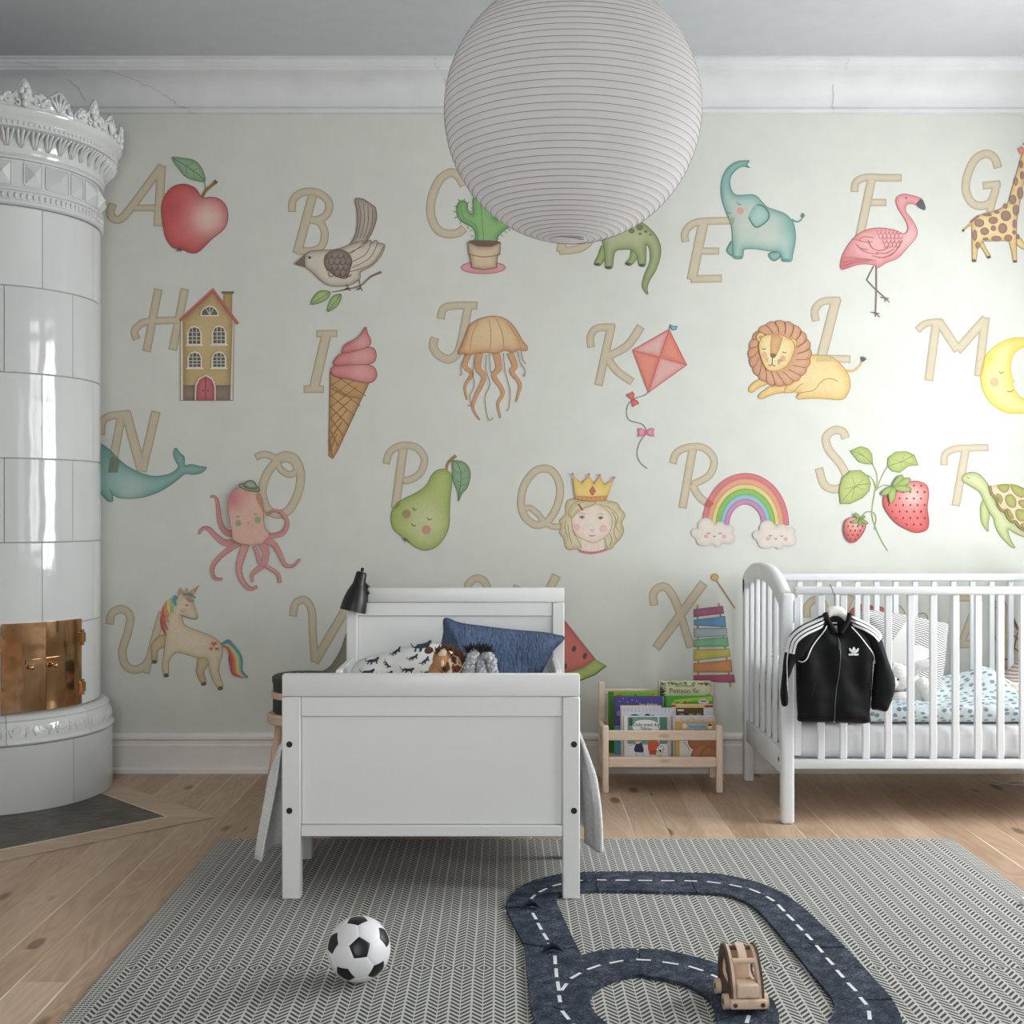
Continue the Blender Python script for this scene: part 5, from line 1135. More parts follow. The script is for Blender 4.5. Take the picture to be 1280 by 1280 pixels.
# blue linen cushion leaning on the headboard
LIN, t_, b_ = base_mat('blue_linen', .85)
tc = t_.new('ShaderNodeTexCoord'); n1 = t_.new('ShaderNodeTexNoise', inp={0: tc.outputs['Object'], 'Scale': 9.0, 'Detail': 5.0}); n2 = t_.new('ShaderNodeTexNoise', inp={0: tc.outputs['Object'], 'Scale': 260.0, 'Detail': 2.0})
t_.l.new(t_.ramp(t_.math('MULTIPLY_ADD', n1.outputs[0], .7, t_.math('MULTIPLY', n2.outputs[0], .3)), [(.3, lin((66, 84, 114))), (.7, lin((96, 116, 148)))]), b_.inputs['Base Color'])
mq = t_.new('ShaderNodeMapping', inp={0: tc.outputs['Object']}); mq.inputs['Scale'].default_value = (1.6, 1, .5); mq.inputs['Rotation'].default_value = (0, .5, 0)
n3 = t_.new('ShaderNodeTexNoise', inp={0: mq.outputs[0], 'Scale': 30.0, 'Detail': 5.0, 'Distortion': 1.6}); bp = t_.new('ShaderNodeBump', inp={'Strength': .9, 'Distance': .03, 'Height': n3.outputs[0]}); t_.l.new(bp.outputs[0], b_.inputs['Normal'])
cd = 4.44
cq = [(556, 773), (575, 779), (610, 784), (645, 788), (680, 791), (695, 794), (704, 796), (703, 801), (692, 812), (684, 826), (678, 838), (672, 850), (662, 866), (640, 874), (590, 872), (540, 866), (524, 860), (535, 845), (547, 825), (552, 806), (555, 790)]
def crease(x, z): 
    base = sag(x, z, .013, 7)
    for (cx0, cz0) in ((xpx(557, cd), zpx(774, cd)), (xpx(702, cd), zpx(797, cd))):
        r = math.hypot(x-cx0, z-cz0); a = math.atan2(z-cz0, x-cx0); base += .004*math.sin(a*16)*math.exp(-r/.07)
    return base
cu, csurf = inflate('cushion', [(xpx(x, cd), zpx(y, cd)) for x, y in cq], cd, .085, .03, .12, LIN, None, step=.011, wr=crease)
tag(cu, 'wrinkled blue linen cushion leaning against the headboard', 'cushion')
edge = [csurf(xpx(x, cd), zpx(y, cd), 0) for x, y in catmull(cq, True, 4)]
MB().tube(edge, .003, n=5, closed=True).build('piping', LIN, cu, smooth=True)
MB().box((xpx(552.5, cd)-.003, cd-.004, zpx(786.5, cd)), (xpx(555, cd), cd-.002, zpx(783.5, cd))).build('care_tag', SHEET, cu)
wp, _s = inflate('pillow', [(xpx(x, 4.5), zpx(y, 4.5)) for x, y in ((600, 856), (606, 842), (640, 836), (672, 830), (684, 836), (690, 850), (688, 868), (640, 872))], 4.53, .03, .03, .04, SHEET, None, step=.014)
tag(wp, 'plain white pillow behind the blue cushion', 'pillow')

# ---------------------------------------------------------------- cuddly toys on the bed
def fur(name, a, b, s=60, bump=1.0, dist=.01):
    m, t, bs = base_mat(name, .95)
    tc = t.new('ShaderNodeTexCoord'); n = t.new('ShaderNodeTexNoise', inp={0: tc.outputs['Object'], 'Scale': float(s), 'Detail': 3.0, 'Roughness': .7})
    t.l.new(t.ramp(n.outputs[0], [(.35, lin(b)), (.65, lin(a))]), bs.inputs['Base Color'])
    bp = t.new('ShaderNodeBump', inp={'Strength': bump, 'Distance': dist, 'Height': n.outputs[0]}); t.l.new(bp.outputs[0], bs.inputs['Normal']); return m
GIR, t_, b_ = base_mat('giraffe_plush', .9)
tc = t_.new('ShaderNodeTexCoord'); vo = t_.new('ShaderNodeTexVoronoi', inp={0: tc.outputs['Object'], 'Scale': 34.0}); vo.feature = 'DISTANCE_TO_EDGE'
t_.l.new(t_.ramp(vo.outputs['Distance'], [(.05, lin((232, 206, 176))), (.10, lin((128, 74, 44)))]), b_.inputs['Base Color'])
nz = t_.new('ShaderNodeTexNoise', inp={0: tc.outputs['Object'], 'Scale': 240.0}); bp = t_.new('ShaderNodeBump', inp={'Strength': .8, 'Distance': .004, 'Height': nz.outputs[0]}); t_.l.new(bp.outputs[0], b_.inputs['Normal'])
GTAN = fur('giraffe_tan', (206, 156, 108), (178, 124, 80), 240, .7, .004); MANE = fur('brown_mane', (140, 92, 62), (92, 56, 38), 150)
CREAM = fur('cream_plush', (232, 216, 198), (214, 196, 176), 200, .6, .004)
gd = 4.02
def gp(x, y, d=gd): return P(x, y, d)
gir = thing('plush_giraffe', gp(555, 850)+Vector((0, 0, -.09)), 'brown and cream giraffe soft toy lying on the bed before the blue cushion', 'soft toy')
m = MB(); m.blob(gp(553, 825), (.034, .05, .042), sub=3); m.blob(gp(545, 840), (.026, .04, .035), sub=3); m.blob(gp(548, 853), (.024, .036, .03), sub=3); hdg = m.build('head', GTAN, gir, smooth=True)
m = MB(); m.blob(gp(572, 830, 4.03), (.032, .04, .045), sub=3); m.blob(gp(572, 850, 4.05), (.036, .05, .045), sub=3); m.blob(gp(576, 868, 4.1), (.06, .09, .045), sub=3); m.blob(gp(562, 836, 3.99), (.018, .02, .04), sub=2); m.build('body', GIR, gir, smooth=True)
m = MB(); m.blob(gp(553, 817, 3.985), (.014, .01, .02), rot=Matrix.Rotation(.5, 3, 'Y').to_quaternion(), sub=2); m.build('ear', CREAM, gir, smooth=True)
m = MB(); m.blob(gp(536, 813, 4.0), (.016, .012, .012), rot=Matrix.Rotation(-.3, 3, 'Y').to_quaternion(), sub=2); m.build('ear', MANE, gir, smooth=True)
m = MB(); m.blob(gp(555, 836, 3.975), .0065, sub=2); m.build('eye', BLACK, gir, smooth=True)
m = MB(); m.blob(gp(560, 846, 3.975), (.01, .008, .034), rot=Matrix.Rotation(.35, 3, 'Y').to_quaternion(), sub=2); m.blob(gp(553, 829, 3.97), (.006, .006, .012), sub=2); m.build('face_stripe', CREAM, gir, smooth=True)
m = MB(); rn = random.Random(5)
for i in range(150):
    s = rn.random(); b = gp(545+s*36, 812.5+abs(s-.35)**2*40, 4.0+rn.uniform(-.018, .02)); d = Vector((rn.uniform(-.5, .9)*.3+(s-.3)*.7, rn.uniform(-.5, .3), 1)).normalized()
    m.tube([b, b+d*rn.uniform(.012, .024)], [.0034, .0008], n=4)
m.build('mane', MANE, gir, smooth=True)['kind'] = 'stuff'
GRYF = fur('grey_boucle', (214, 215, 217), (160, 162, 166), 110, 1.0, .008)
dk = thing('plush_zebra', gp(596, 850)+Vector((0, 0, -.09)), 'pale grey curly soft toy with a black tuft lying beside the giraffe toy', 'soft toy')
def boucle(m, pts, r, n=70, seed=1):
    rr = random.Random(seed); q = catmull(pts, False, 5); m.tube(q, r*.9, n=8)
    for i in range(n):
        k = rr.random()*(len(q)-1); i0 = int(k); f0 = k-i0; c = Vector(q[i0])*(1-f0)+Vector(q[min(i0+1, len(q)-1)])*f0
        a = rr.uniform(0, 2*PI); u = Vector((math.cos(a), -abs(math.sin(a)) if rr.random() < .8 else math.sin(a), rr.uniform(-.3, .3))).normalized()
        m.blob(c+u*r*.85, rr.uniform(.005, .0085), sub=1)
for i, (pts, r) in enumerate((([gp(595, 814, 4.0), gp(590, 822, 3.98), gp(586, 836, 3.98), gp(585, 856, 3.99)], .019), ([gp(600, 822, 4.0), gp(602, 836, 3.975), gp(603, 856, 3.98)], .017), ([gp(603, 815, 4.01), gp(612, 822, 3.98), gp(616, 838, 3.98), gp(615, 858, 3.99)], .018))):
    m = MB(); boucle(m, [tuple(p) for p in pts], r, 90, i+2); o = m.build('leg' if i != 1 else 'muzzle', GRYF, dk, smooth=True)
m = MB(); boucle(m, [tuple(gp(596, 862, 4.05)), tuple(gp(600, 868, 4.12)), tuple(gp(604, 868, 4.2))], .045, 110, 9); m.build('body', GRYF, dk, smooth=True)
m = MB(); rn = random.Random(9)
for i in range(260):
    b = gp(rn.uniform(586, 612), rn.uniform(812, 819), rn.uniform(3.98, 4.03)); d = Vector((rn.uniform(-1.0, 1.0), rn.uniform(-.6, .4), rn.uniform(.3, 1.1))).normalized()
    m.tube([b, b+d*rn.uniform(.014, .034)], [.0026, .0005], n=4)
m.build('tuft', M('black_fur', (26, 25, 26), .95), dk, smooth=True)['kind'] = 'stuff'

# ---------------------------------------------------------------- clip lamp on the headboard
ld = 4.545
lamp = thing('clip_lamp', P(458, 752, ld), 'matt black clip lamp fixed to the left end of the headboard', 'lamp')
def frame_axis(a, b):
    z = (b-a).normalized(); x = z.cross(Vector((0, 1, 0))).normalized(); y = z.cross(x)
    M4 = Matrix((x, y, z)).transposed().to_4x4(); M4.translation = a; return M4
A = P(452, 716, ld); B = P(441, 764, ld-.012); L = (B-A).length; mxl = frame_axis(A, B)
LB = M('black_lacquer', (17, 18, 18), .38, var=.05)
pr_ = [(.002, -.004), (.016, -.004), (.0205, .002), (.022, .02), (.0245, .044), (.028, .052), (.037, .075), (.0445, .1), (.0485, .125), (.0505, L), (.0485, L), (.046, .125), (.04, .1), (.03, .075), (.002, .05)]
MB().lathe(pr_, 32, mx=mxl).build('lamp_shade', LB, lamp, angle=40)
MB().lathe([(0, -.004), (.0055, -.006), (.0065, -.014), (.0055, -.019), (0, -.021)], 16, mx=mxl).build('cap', LB, lamp, smooth=True)
MB().blob(A.lerp(B, .62), (.02, .02, .028), sub=3).build('bulb', M('frosted_bulb', (220, 216, 205), .3), lamp, smooth=True)
m = MB(); m.tube([P(455.5, 728, ld), P(460, 733, ld), P(459, 732, ld+.01)], .004, n=8); m.tube([P(456, 734, ld-.004), P(460, 743, ld)], .0078, n=10); m.build('swivel_arm', LB, lamp, smooth=True)
m = MB(); m.box((xpx(449, ld), 4.566, .752), (xpx(459, ld), 4.5785, .812), bev=.002); m.box((xpx(449, ld), 4.566, .8065), (xpx(459, ld), 4.63, .815), bev=.002); m.box((xpx(449, ld), 4.618, .75), (xpx(459, ld), 4.63, .812), bev=.002); m.tube([P(459, 742, ld), Vector((xpx(454, ld), 4.57, .79))], .004, n=6); m.build('clamp', LB, lamp, angle=40)
m = MB(); m.tube(catmull([tuple(P(452, 742, 4.60)), (-.59, 4.66, .72), (-.6, 4.68, .4), (-.58, 4.7, .1), (-.55, 4.8, .005)], False, 8), .0025, n=6); m.build('cable', LB, lamp, smooth=True)

# ---------------------------------------------------------------- stool with a lidded box
PINK = M('pink_wood', (226, 192, 168), .5, var=.05, vs=6, bump=.05)
sx, sy = -.81, 4.74
stool = thing('stool', (sx, sy, 0), 'small round pale wooden stool behind the left side of the bed', 'stool')
MB().lathe([(0, .262), (.136, .262), (.142, .268), (.142, .296), (.136, .302), (0, .302)], 40, (sx, sy, 0)).build('seat', PINK, stove and stool, angle=40)
for a in (0.6, 2.2, 3.75, 5.35):
    c, s = math.cos(a), math.sin(a); MB().tube([(sx+.10*c, sy+.10*s, .263), (sx+.15*c, sy+.15*s, .0)], [.017, .013], n=12).build('leg', PINK, stool, smooth=True)
DG = M('dark_grey_tin', (58, 62, 60), .55, var=.08)
bxo = thing('lidded_box', (sx, sy, .302), 'dark grey box with a pale wooden band standing on the stool', 'box')
MB().lathe([(0, .303), (.115, .303), (.12, .308), (.12, .36), (.118, .362), (0, .362)], 40, (sx, sy, 0)).build('lower_tier', DG, bxo, angle=40)
MB().lathe([(.118, .3625), (.125, .3625), (.126, .366), (.126, .384), (.125, .388), (.118, .388)], 40, (sx, sy, 0), close=True).build('band', PINK, bxo, angle=40)
MB().lathe([(0, .3885), (.118, .3885), (.12, .422), (.123, .424), (.123, .444), (.114, .45), (0, .451)], 40, (sx, sy, 0)).build('lid', DG, bxo, angle=40)
m = MB()
for q in range(9): m.blob((sx-.07+.03*(q % 3), sy-.04+.03*(q//3), .4515), (.01, .01, .006), sub=2)
m.build('lid_knobs', M('black_rubber', (30, 30, 30), .6), bxo, smooth=True)
# ---------------------------------------------------------------- wooden book rack
RW = wood('pine_rack', (242, 222, 204), (224, 198, 176), knots=(196, 160, 134), axis='X', gs=1.5, rough=.5, grain=.8)
RWZ = wood('pine_post', (242, 222, 204), (226, 200, 178), knots=(200, 166, 140), axis='Z', gs=1.5, rough=.5, grain=.8)
rf, rb = 4.63, 4.92
rack = thing('book_rack', (.62, 4.79, 0), 'low pale pine book rack between the bed and the cot', 'book rack')
xl0, xl1, xr0, xr1 = xpx(753.2, rf), xpx(761, rf), xpx(896, rf), xpx(904, rf)
zt = zpx(907.5, rf)
for a, b in ((xl0, xl1), (xr0, xr1)): MB().box((a, rf, 0.0), (b, rf+.03, zt), bev=.006, seg=3).build('leg', RWZ, rack, angle=40)
for a, b in ((xpx(748.5, rb), xpx(756, rb)), (xpx(883.5, rb)+.008, xpx(891, rb)+.008)): MB().prism([(a, rb-.02, 0), (a, rb+.01, 0), (a, rb+.035, .39), (a, rb+.005, .393)], (b-a, 0, 0), bev=.003).build('leg', RWZ, rack)
MB().box((xl1, rf+.004, zpx(925.8, rf)), (xr0, rf+.022, zpx(913.8, rf)), bev=.002).build('front_rail', RW, rack)
MB().box((xl1, rf+.002, zpx(959.5, rf)), (xr0, rf+.022, zpx(947, rf)), bev=.003).build('front_rail', RW, rack)
xb0, xb1 = xpx(756, rb), xpx(883.5, rb)+.008
MB().box((xb0, rb+.004, .342), (xb1, rb+.022, .364), bev=.003).build('back_rail', RW, rack)
MB().box((xb0, rb-.002, .2), (xb1, rb+.016, .235), bev=.003).build('back_rail', RW, rack)
MB().box((xl1-.004, rf+.0225, .1), (xr0+.004, rb-.022, .112), bev=.002).build('shelf', RW, rack)
for a in (xl0+.004, xr0+.006):
    for z in (.1, .2): MB().box((a, rf+.031, z), (a+.018, rb-.021, z+.04), bev=.003).build('side_rail', RW, rack)
PAGES = M('paper_pages', (228, 220, 205), .9, var=.05)
BI = m_print('cover_print', .05, .45)
def book(px0, px1, pyt, d, zb, th, cover, label, spine=None, paint=None, tilt=0.05, low=None):
    x0, x1, z1 = xpx(px0, d), xpx(px1, d), zpx(pyt, d)
    r = thing('book', ((x0+x1)/2, d, zb), label, 'book', None)
    mx = Matrix.Translation((0, d, zb)) @ Matrix.Rotation(-tilt, 4, 'X') @ Matrix.Translation((0, -d, -zb))
    cm = M('cover', cover, .4, var=.03); sp = M('spine', spine, .4, var=.03) if spine else cm
    MB().box((x0+.001, d, zb), (x1, d+.0018, z1), bev=.0006, mx=mx).build('cover', cm, r)
    MB().box((x0+.001, d+th-.0018, zb), (x1, d+th, z1), bev=.0006, mx=mx).build('cover', cm, r)
    MB().box((x0-.0008, d, zb), (x0+.001, d+th, z1), bev=.0004, mx=mx).build('spine', sp, r)
    MB().box((x0+.0012, d+.002, zb+.003), (x1-.003, d+th-.002, z1-.003), mx=mx).build('pages', PAGES, r)
    if paint:
        f = Fig(0, 0, 1); f.step = 1.5; paint(f)
        f.build('cover_picture', BI, lambda x, y, L: mx @ Vector((xpx(x, d), d-.0003-L*.00005, zpx(y, d))), r)
    def txt(s, cx, cy, h, col, **kw):
        mt = bpy.data.materials.get('ink_%d_%d_%d' % col) or M('ink_%d_%d_%d' % col, col, .6)
        kw.setdefault('depth', .0002)
        me = text_mesh(s, h*d/F*1.35, **kw)
        me.transform(mx @ Matrix.Translation((xpx(cx, d), d-.0016, zpx(cy, d)-h*d/F*.45)) @ Matrix.Rotation(PI/2, 4, 'X'))
        link('title', me, mt, r)
    return r, txt
Z = lambda x: 740+x/7.111
ZY = lambda y: 840+y/7.111
def RC(f, x0, y0, x1, y1, c, **kw): f.fill([(Z(x0), ZY(y0)), (Z(x1), ZY(y0)), (Z(x1), ZY(y1)), (Z(x0), ZY(y1))], c, smooth=False, px=True, **kw)
def DT(f, x, y, r, c, ry=None, **kw): f.at(740, 840, 7.111); f.dot(x, y, r, c, ry=ry, **kw); f.at(0, 0, 1)
def LN(f, pts, w, c, sm=True): f.line([(Z(a), ZY(b)) for a, b in pts], w, c, px=True); f
def pg(f):
    RC(f, 150, 178, 195, 750, (70, 128, 34)); DT(f, 245, 215, 32, (196, 92, 76), ry=12); DT(f, 543, 200, 14, (206, 110, 50)); DT(f, 390, 208, 14, (60, 70, 90), ry=5)
book(761, 823, 864.8, 4.855, .113, .014, (122, 178, 58), 'green picture book at the back left of the rack', (76, 132, 36), pg)
def pn(f):
    for x, y in ((250, 265), (320, 270), (280, 240), (360, 250), (400, 262)): DT(f, x, y, 4, (210, 206, 230))
    RC(f, 200, 480, 262, 760, (90, 176, 204)); DT(f, 240, 370, 20, (150, 130, 200), ry=24); DT(f, 232, 500, 30, (90, 176, 204), ry=22)
r_, tx = book(768.5, 829, 871, 4.82, .113, .016, (70, 66, 140), 'navy blue picture book with a turquoise lower edge', (64, 58, 130), pn); tx('Jag älskar', 811, 881, 4.6, (236, 236, 240))
def pw(f):
    for i in range(13): DT(f, 290+i*33, 345, 9, (200, 208, 222), ry=16)
    RC(f, 340, 385, 420, 410, (62, 92, 160)); DT(f, 380, 390, 32, (62, 92, 160), ry=14); DT(f, 495, 392, 26, (50, 66, 130), ry=18); DT(f, 540, 398, 14, (50, 50, 60), ry=14)
    RC(f, 262, 322, 716, 328, (206, 214, 226))
book(777, 841, 885.5, 4.775, .113, .012, (226, 228, 234), 'white picture book with blue shapes in the left stack', (210, 214, 224), pw)
def pc_(f):
    RC(f, 254, 302, 620, 322, (236, 214, 190))
book(776, 827, 882.4, 4.795, .113, .01, (236, 216, 194), 'cream edged book between the navy and the white book', None, pc_)
def pt_(f):
    RC(f, 318, 402, 672, 760, (118, 158, 144)); RC(f, 585, 402, 600, 660, (206, 216, 212)); RC(f, 605, 405, 668, 525, (84, 128, 120)); RC(f, 605, 618, 668, 655, (110, 150, 140)); RC(f, 330, 410, 362, 480, (60, 96, 80))
    RC(f, 318, 640, 672, 760, (226, 226, 228)); RC(f, 672, 402, 700, 760, (196, 190, 180)); LN(f, [(318, 655), (420, 640), (600, 655)], .6, (120, 120, 130))
    f.at(740, 840, 7.111)
    f.fill([(365, 470), (400, 437), (480, 427), (560, 440), (605, 475), (590, 510), (500, 545), (420, 540), (368, 510)], (236, 238, 236))
    f.fill([(375, 700), (395, 640), (440, 636), (460, 705), (420, 715)], (56, 52, 96)); f.dot(408, 618, 24, (238, 210, 190), ry=22); f.dot(405, 606, 26, (214, 160, 70), ry=14)
    f.fill([(500, 690), (505, 625), (560, 612), (600, 640), (570, 700), (530, 710)], (214, 96, 70)); f.dot(548, 630, 26, (196, 120, 50), ry=16); f.fill([(505, 700), (575, 690), (570, 735), (510, 735)], (200, 76, 60), smooth=False)
    f.dot(606, 688, 34, (240, 240, 240), out=(60, 60, 60), ow=.4)
    for a in range(5): f.dot(606+22*math.cos(a*1.257), 688+22*math.sin(a*1.257), 6, (30, 30, 32), n=5)
    f.dot(606, 700, 12, (26, 26, 28), n=5); f.dot(600, 745, 26, (226, 204, 84), ry=8)
    for x in (390, 450, 522, 562): f.line([(x, 706 if x < 480 else 735), (x+4, 745)], .5, (70, 80, 84))
    f.at(0, 0, 1)
r_, tx = book(780, 838, 895.6, 4.69, .115, .013, (226, 224, 224), 'teal picture book with children and a football at the rack front', (222, 124, 112), pt_)
tx('Dela med dig', 808, 906, 4.6, (40, 40, 44)); tx('Silkan', 808, 911.5, 4.6, (40, 40, 44))
def pp_(f):
    RC(f, 595, 82, 1058, 215, (206, 206, 166)); rn = random.Random(4)
    for i in range(46): x = rn.uniform(600, 1050); LN(f, [(x, 90+rn.uniform(0, 20)), (x+rn.uniform(10, 30), 100+rn.uniform(0, 30))], .55, (60, 66, 44))
    for i in range(26): y = rn.uniform(110, 210); LN(f, [(605, y), (605+rn.uniform(15, 60), y+rn.uniform(-25, 25))], .7, (44, 52, 36))
    DT(f, 975, 105, 14, (150, 76, 60), ry=8); DT(f, 860, 108, 18, (224, 220, 190), ry=12); DT(f, 1035, 205, 26, (150, 160, 170), ry=10); DT(f, 640, 130, 16, (170, 176, 140))
r_, tx = book(823.8, 889, 851.4, 4.885, .113, .014, (196, 198, 158), 'pale olive book with a dark leafy border, tallest in the rack', (90, 92, 60), pp_, tilt=.03)
tx('Pettson får', 856, 863.6, 6.4, (96, 92, 60)); tx('Sven Nordqvist', 856, 857.6, 2.8, (130, 128, 96))
def pl_(f):
    f.at(740, 840, 7.111); f.fill([(700, 300), (740, 250), (1070, 218), (1078, 260), (900, 262)], (176, 206, 70), smooth=False); f.fill([(950, 262), (990, 244), (1040, 262), (1030, 285), (960, 282)], (236, 226, 220)); f.dot(995, 262, 30, (196, 90, 96), ry=7); f.dot(760, 275, 26, (190, 90, 50), ry=7); f.dot(830, 270, 16, (180, 80, 50), ry=8); f.at(0, 0, 1); RC(f, 652, 220, 664, 420, (40, 120, 44))
book(831.4, 891.8, 870.2, 4.85, .113, .013, (76, 160, 60), 'bright green picture book behind the brown one on the right', (50, 130, 46), pl_)
def pb_(f):
    RC(f, 715, 320, 1078, 500, (214, 222, 212)); RC(f, 710, 292, 1078, 318, (226, 196, 116)); RC(f, 710, 294, 748, 312, (176, 56, 60)); RC(f, 1005, 298, 1078, 318, (176, 50, 56)); RC(f, 748, 320, 995, 500, (104, 72, 54)); RC(f, 762, 334, 818, 350, (226, 222, 220))
    for x in (800, 885, 950): DT(f, x, 380, 26, (110, 180, 100), ry=9)
book(840, 891.8, 881, 4.8, .113, .015, (214, 220, 210), 'book with a brown picture under red and yellow bands', (180, 60, 60), pb_)
def pk_(f):
    rn = random.Random(2)
    for i in range(60): DT(f, rn.uniform(722, 1090), rn.uniform(396, 436), 4, (226, 160, 170), n=6)
book(840.8, 893.6, 895.2, 4.745, .113, .013, (232, 224, 224), 'white book with small pink dots in the right stack', (196, 150, 160), pk_)
def pe_(f):
    RC(f, 780, 442, 1106, 760, (196, 166, 126)); RC(f, 748, 442, 778, 760, (214, 172, 82)); RC(f, 780, 612, 1106, 762, (226, 224, 216))
    f.at(740, 840, 7.111); f.dot(826, 482, 22, (226, 216, 196), ry=24); f.dot(1050, 486, 20, (232, 220, 206), ry=22); f.dot(1050, 474, 18, (60, 50, 46), ry=9); f.fill([(858, 470), (930, 466), (1010, 470), (1022, 486), (1010, 504), (930, 508), (858, 502)], (150, 190, 214)); 
    f.fill([(870, 590), (950, 560), (1060, 560), (1106, 600), (1106, 680), (1000, 700), (900, 690), (855, 640)], (176, 118, 82), edge=(146, 90, 60), ew=2); f.fill([(890, 760), (895, 700), (940, 650), (1010, 640), (1050, 680), (1060, 760)], (190, 130, 92), edge=(150, 94, 62), ew=2); f.fill([(960, 760), (975, 700), (1030, 660), (1090, 670), (1106, 700), (1106, 760)], (186, 126, 88), edge=(146, 90, 60), ew=2); f.line([(815, 620), (850, 660), (868, 695)], .7, (130, 130, 120)); f.at(0, 0, 1)
r_, tx = book(845, 896, 902, 4.69, .115, .014, (206, 174, 132), 'tan picture book with brown bears at the rack front', (218, 176, 84), pe_)
tx('Tio och två ungar', 872, 908.3, 2.2, (60, 80, 110)); tx('Pannan', 873, 912.8, 2.6, (70, 56, 44))
# ---------------------------------------------------------------- white cot with its bedding
CW = M('cot_lacquer', (224, 226, 228), .3, var=.012)
cf, cb = 4.164, 4.874; cx0, cx1 = .975, 2.235
crib = thing('cot', (1.6, 4.52, 0), 'white slatted baby cot with arched ends at the right', 'cot')
def cpart(name, a, b, par=None, bev=.004, seg=2): return MB().box(a, b, bev=bev, seg=seg).build(name, CW, par or crib, angle=40)
def arch_end(x0, x1, nm):
    e = thing(nm, (x0, cf, 0)); e.parent = crib; e.location = Vector((x0, cf, 0))-WL[crib.name]
    return e
def zarc(y):        # outer top of the arched end
    t = (y-cf)/(cb-cf)
    return .80+.108*math.sin(PI*min(1, max(0, (t+.02)*.95+.02)))**.75+.03*t
for x0, x1, side in ((cx0, cx0+.04, 0), (cx1-.04, cx1, 1)):
    n = 28; ys = [cf+(cb-cf)*i/n for i in range(n+1)]; outer = []; inner = []
    for i, y in enumerate(ys):
        t = i/n; zo = .796+.11*(math.sin(PI*min(1, t*.86+.0)+.0)**.6 if t > 0 else 0)
        zo = .792+(.112)*(1-abs((t-.56)/.56)**2.4) if t < .56 else .904-.066*abs((t-.56)/.44)**2.6
        outer.append((y, zo)); 
        zi = zo-.062-(.0 if .1 < t < .9 else .02*(abs(t-.5)-.4)/.1)
        inner.append((y, zi))
    m = MB(); rows = []
    for (yo, zo), (yi, zi) in zip(outer, inner):
        b = .006
        rows.append([(x0, yi, zi), (x0, yo, zo-b), (x0+b, yo, zo), (x1-b, yo, zo), (x1, yo, zo-b), (x1, yi, zi)])
    m.grid(rows, closev=True); m._add(bmesh.new())
    bmv = m.bm; bmv.verts.ensure_lookup_table()
    arch = m.build('end_arch', CW, crib, merge=1e-5, angle=45)
    cpart('leg', (x0-.003, cf, 0), (x1+.003, cf+.045, .815), bev=.012, seg=4)
    cpart('leg', (x0, cb-.04, 0), (x1, cb, .83), bev=.006)
    er = cpart('end_rail', (x0+.006, cf+.0455, .165), (x1-.006, cb-.0405, .25))
    MB().tube([(x0+.0045, cf+.09, .212), (x0+.007, cf+.09, .212)], .009, n=12).build('bolt_cap', BLACK, er)
    for k in range(6):
        y = cf+.112+k*(cb-cf-.18)/5-.012
        t = (y-cf)/(cb-cf); zo = .792+(.112)*(1-abs((t-.56)/.56)**2.4) if t < .56 else .904-.066*abs((t-.56)/.44)**2.6
        cpart('slat', (x0+.012, y-.013, .25), (x1-.012, y+.013, zo-.058), bev=.003, seg=1)
def side(y0, y1, ztop, zth, zbot, zbh, xs, w):
    cpart('top_rail', (cx0+.041, y0-.004, ztop-zth), (cx1-.041, y1+.004, ztop), bev=.008, seg=3)
    cpart('bottom_rail', (cx0+.041, y0, zbot), (cx1-.041, y1, zbot+zbh), bev=.005)
    s0 = MB().box((0, y0+.005, zbot+zbh), (w, y1-.005, ztop-zth), bev=.003).build('slat', CW, crib, loc=(0, 0, 0)); first = True
    for x in xs:
        o = s0 if first else s0.copy()
        if not first: COL.objects.link(o)
        o.location = Vector((x, 0, 0))-WL[crib.name]; first = False
fz = cf+.006
xs = [xpx(1022.7, fz)+.0792*i for i in range(15)]
side(fz, fz+.024, zpx(733.6, fz), .028, zpx(961.4, fz), .033, [x for x in xs if x < cx1-.07], .0253)
cpart('slat', (cx0+.043, fz+.004, .24), (cx0+.068, fz+.02, .8), bev=.003, seg=1)
bz = cb-.028
xs = [cx0+.062+.0787*i for i in range(16)]
side(bz, bz+.022, zpx(717, bz), .031, .2, .035, [x for x in xs if x < cx1-.07], .0235)
part_base = MB().box((cx0+.046, fz+.026, .205), (cx1-.046, bz-.002, .222), bev=.002).build('mattress_base', CW, crib)
SH2 = M('cot_sheet', (236, 236, 238), .8, var=.02, bump=.15, bs=18)
cm, _ = MB(), 0
cm.box((cx0+.05, fz+.034, .2225), (cx1-.05, bz-.006, .34), bev=.035, seg=5); cmo = cm.build('cot_mattress', SH2, None, angle=60)
tag(cmo, 'thick mattress in a fitted white sheet inside the cot', 'mattress')
# dotted duvet
DUV, t_, b_ = base_mat('dotted_cotton', .85)
tc = t_.new('ShaderNodeTexCoord'); at = t_.new('ShaderNodeAttribute'); at.attribute_name = 'uv2'
def dots(vec, sc, r):
    vo = t_.new('ShaderNodeTexVoronoi', inp={0: vec, 'Scale': sc, 'Randomness': .55}); vo.voronoi_dimensions = '2D'
    return t_.ramp(vo.outputs['Distance'], [(r-.04, (1, 1, 1)), (r+.02, (0, 0, 0))])
nz = t_.new('ShaderNodeTexNoise', inp={0: at.outputs['Vector'], 'Scale': 26.0, 'Detail': 2.0})
dc_ = t_.mix(nz.outputs[0], lin((84, 106, 122)), lin((140, 164, 178)))
n2 = t_.new('ShaderNodeTexNoise', inp={0: at.outputs['Vector'], 'Scale': 5.0, 'Detail': 2.0})
bgc = t_.mix(n2.outputs[0], lin((206, 224, 230)), lin((236, 240, 241)))
t_.l.new(t_.mix(t_.math('MULTIPLY', dots(at.outputs['Vector'], 31.0, .28), .85), bgc, dc_), b_.inputs['Base Color'])
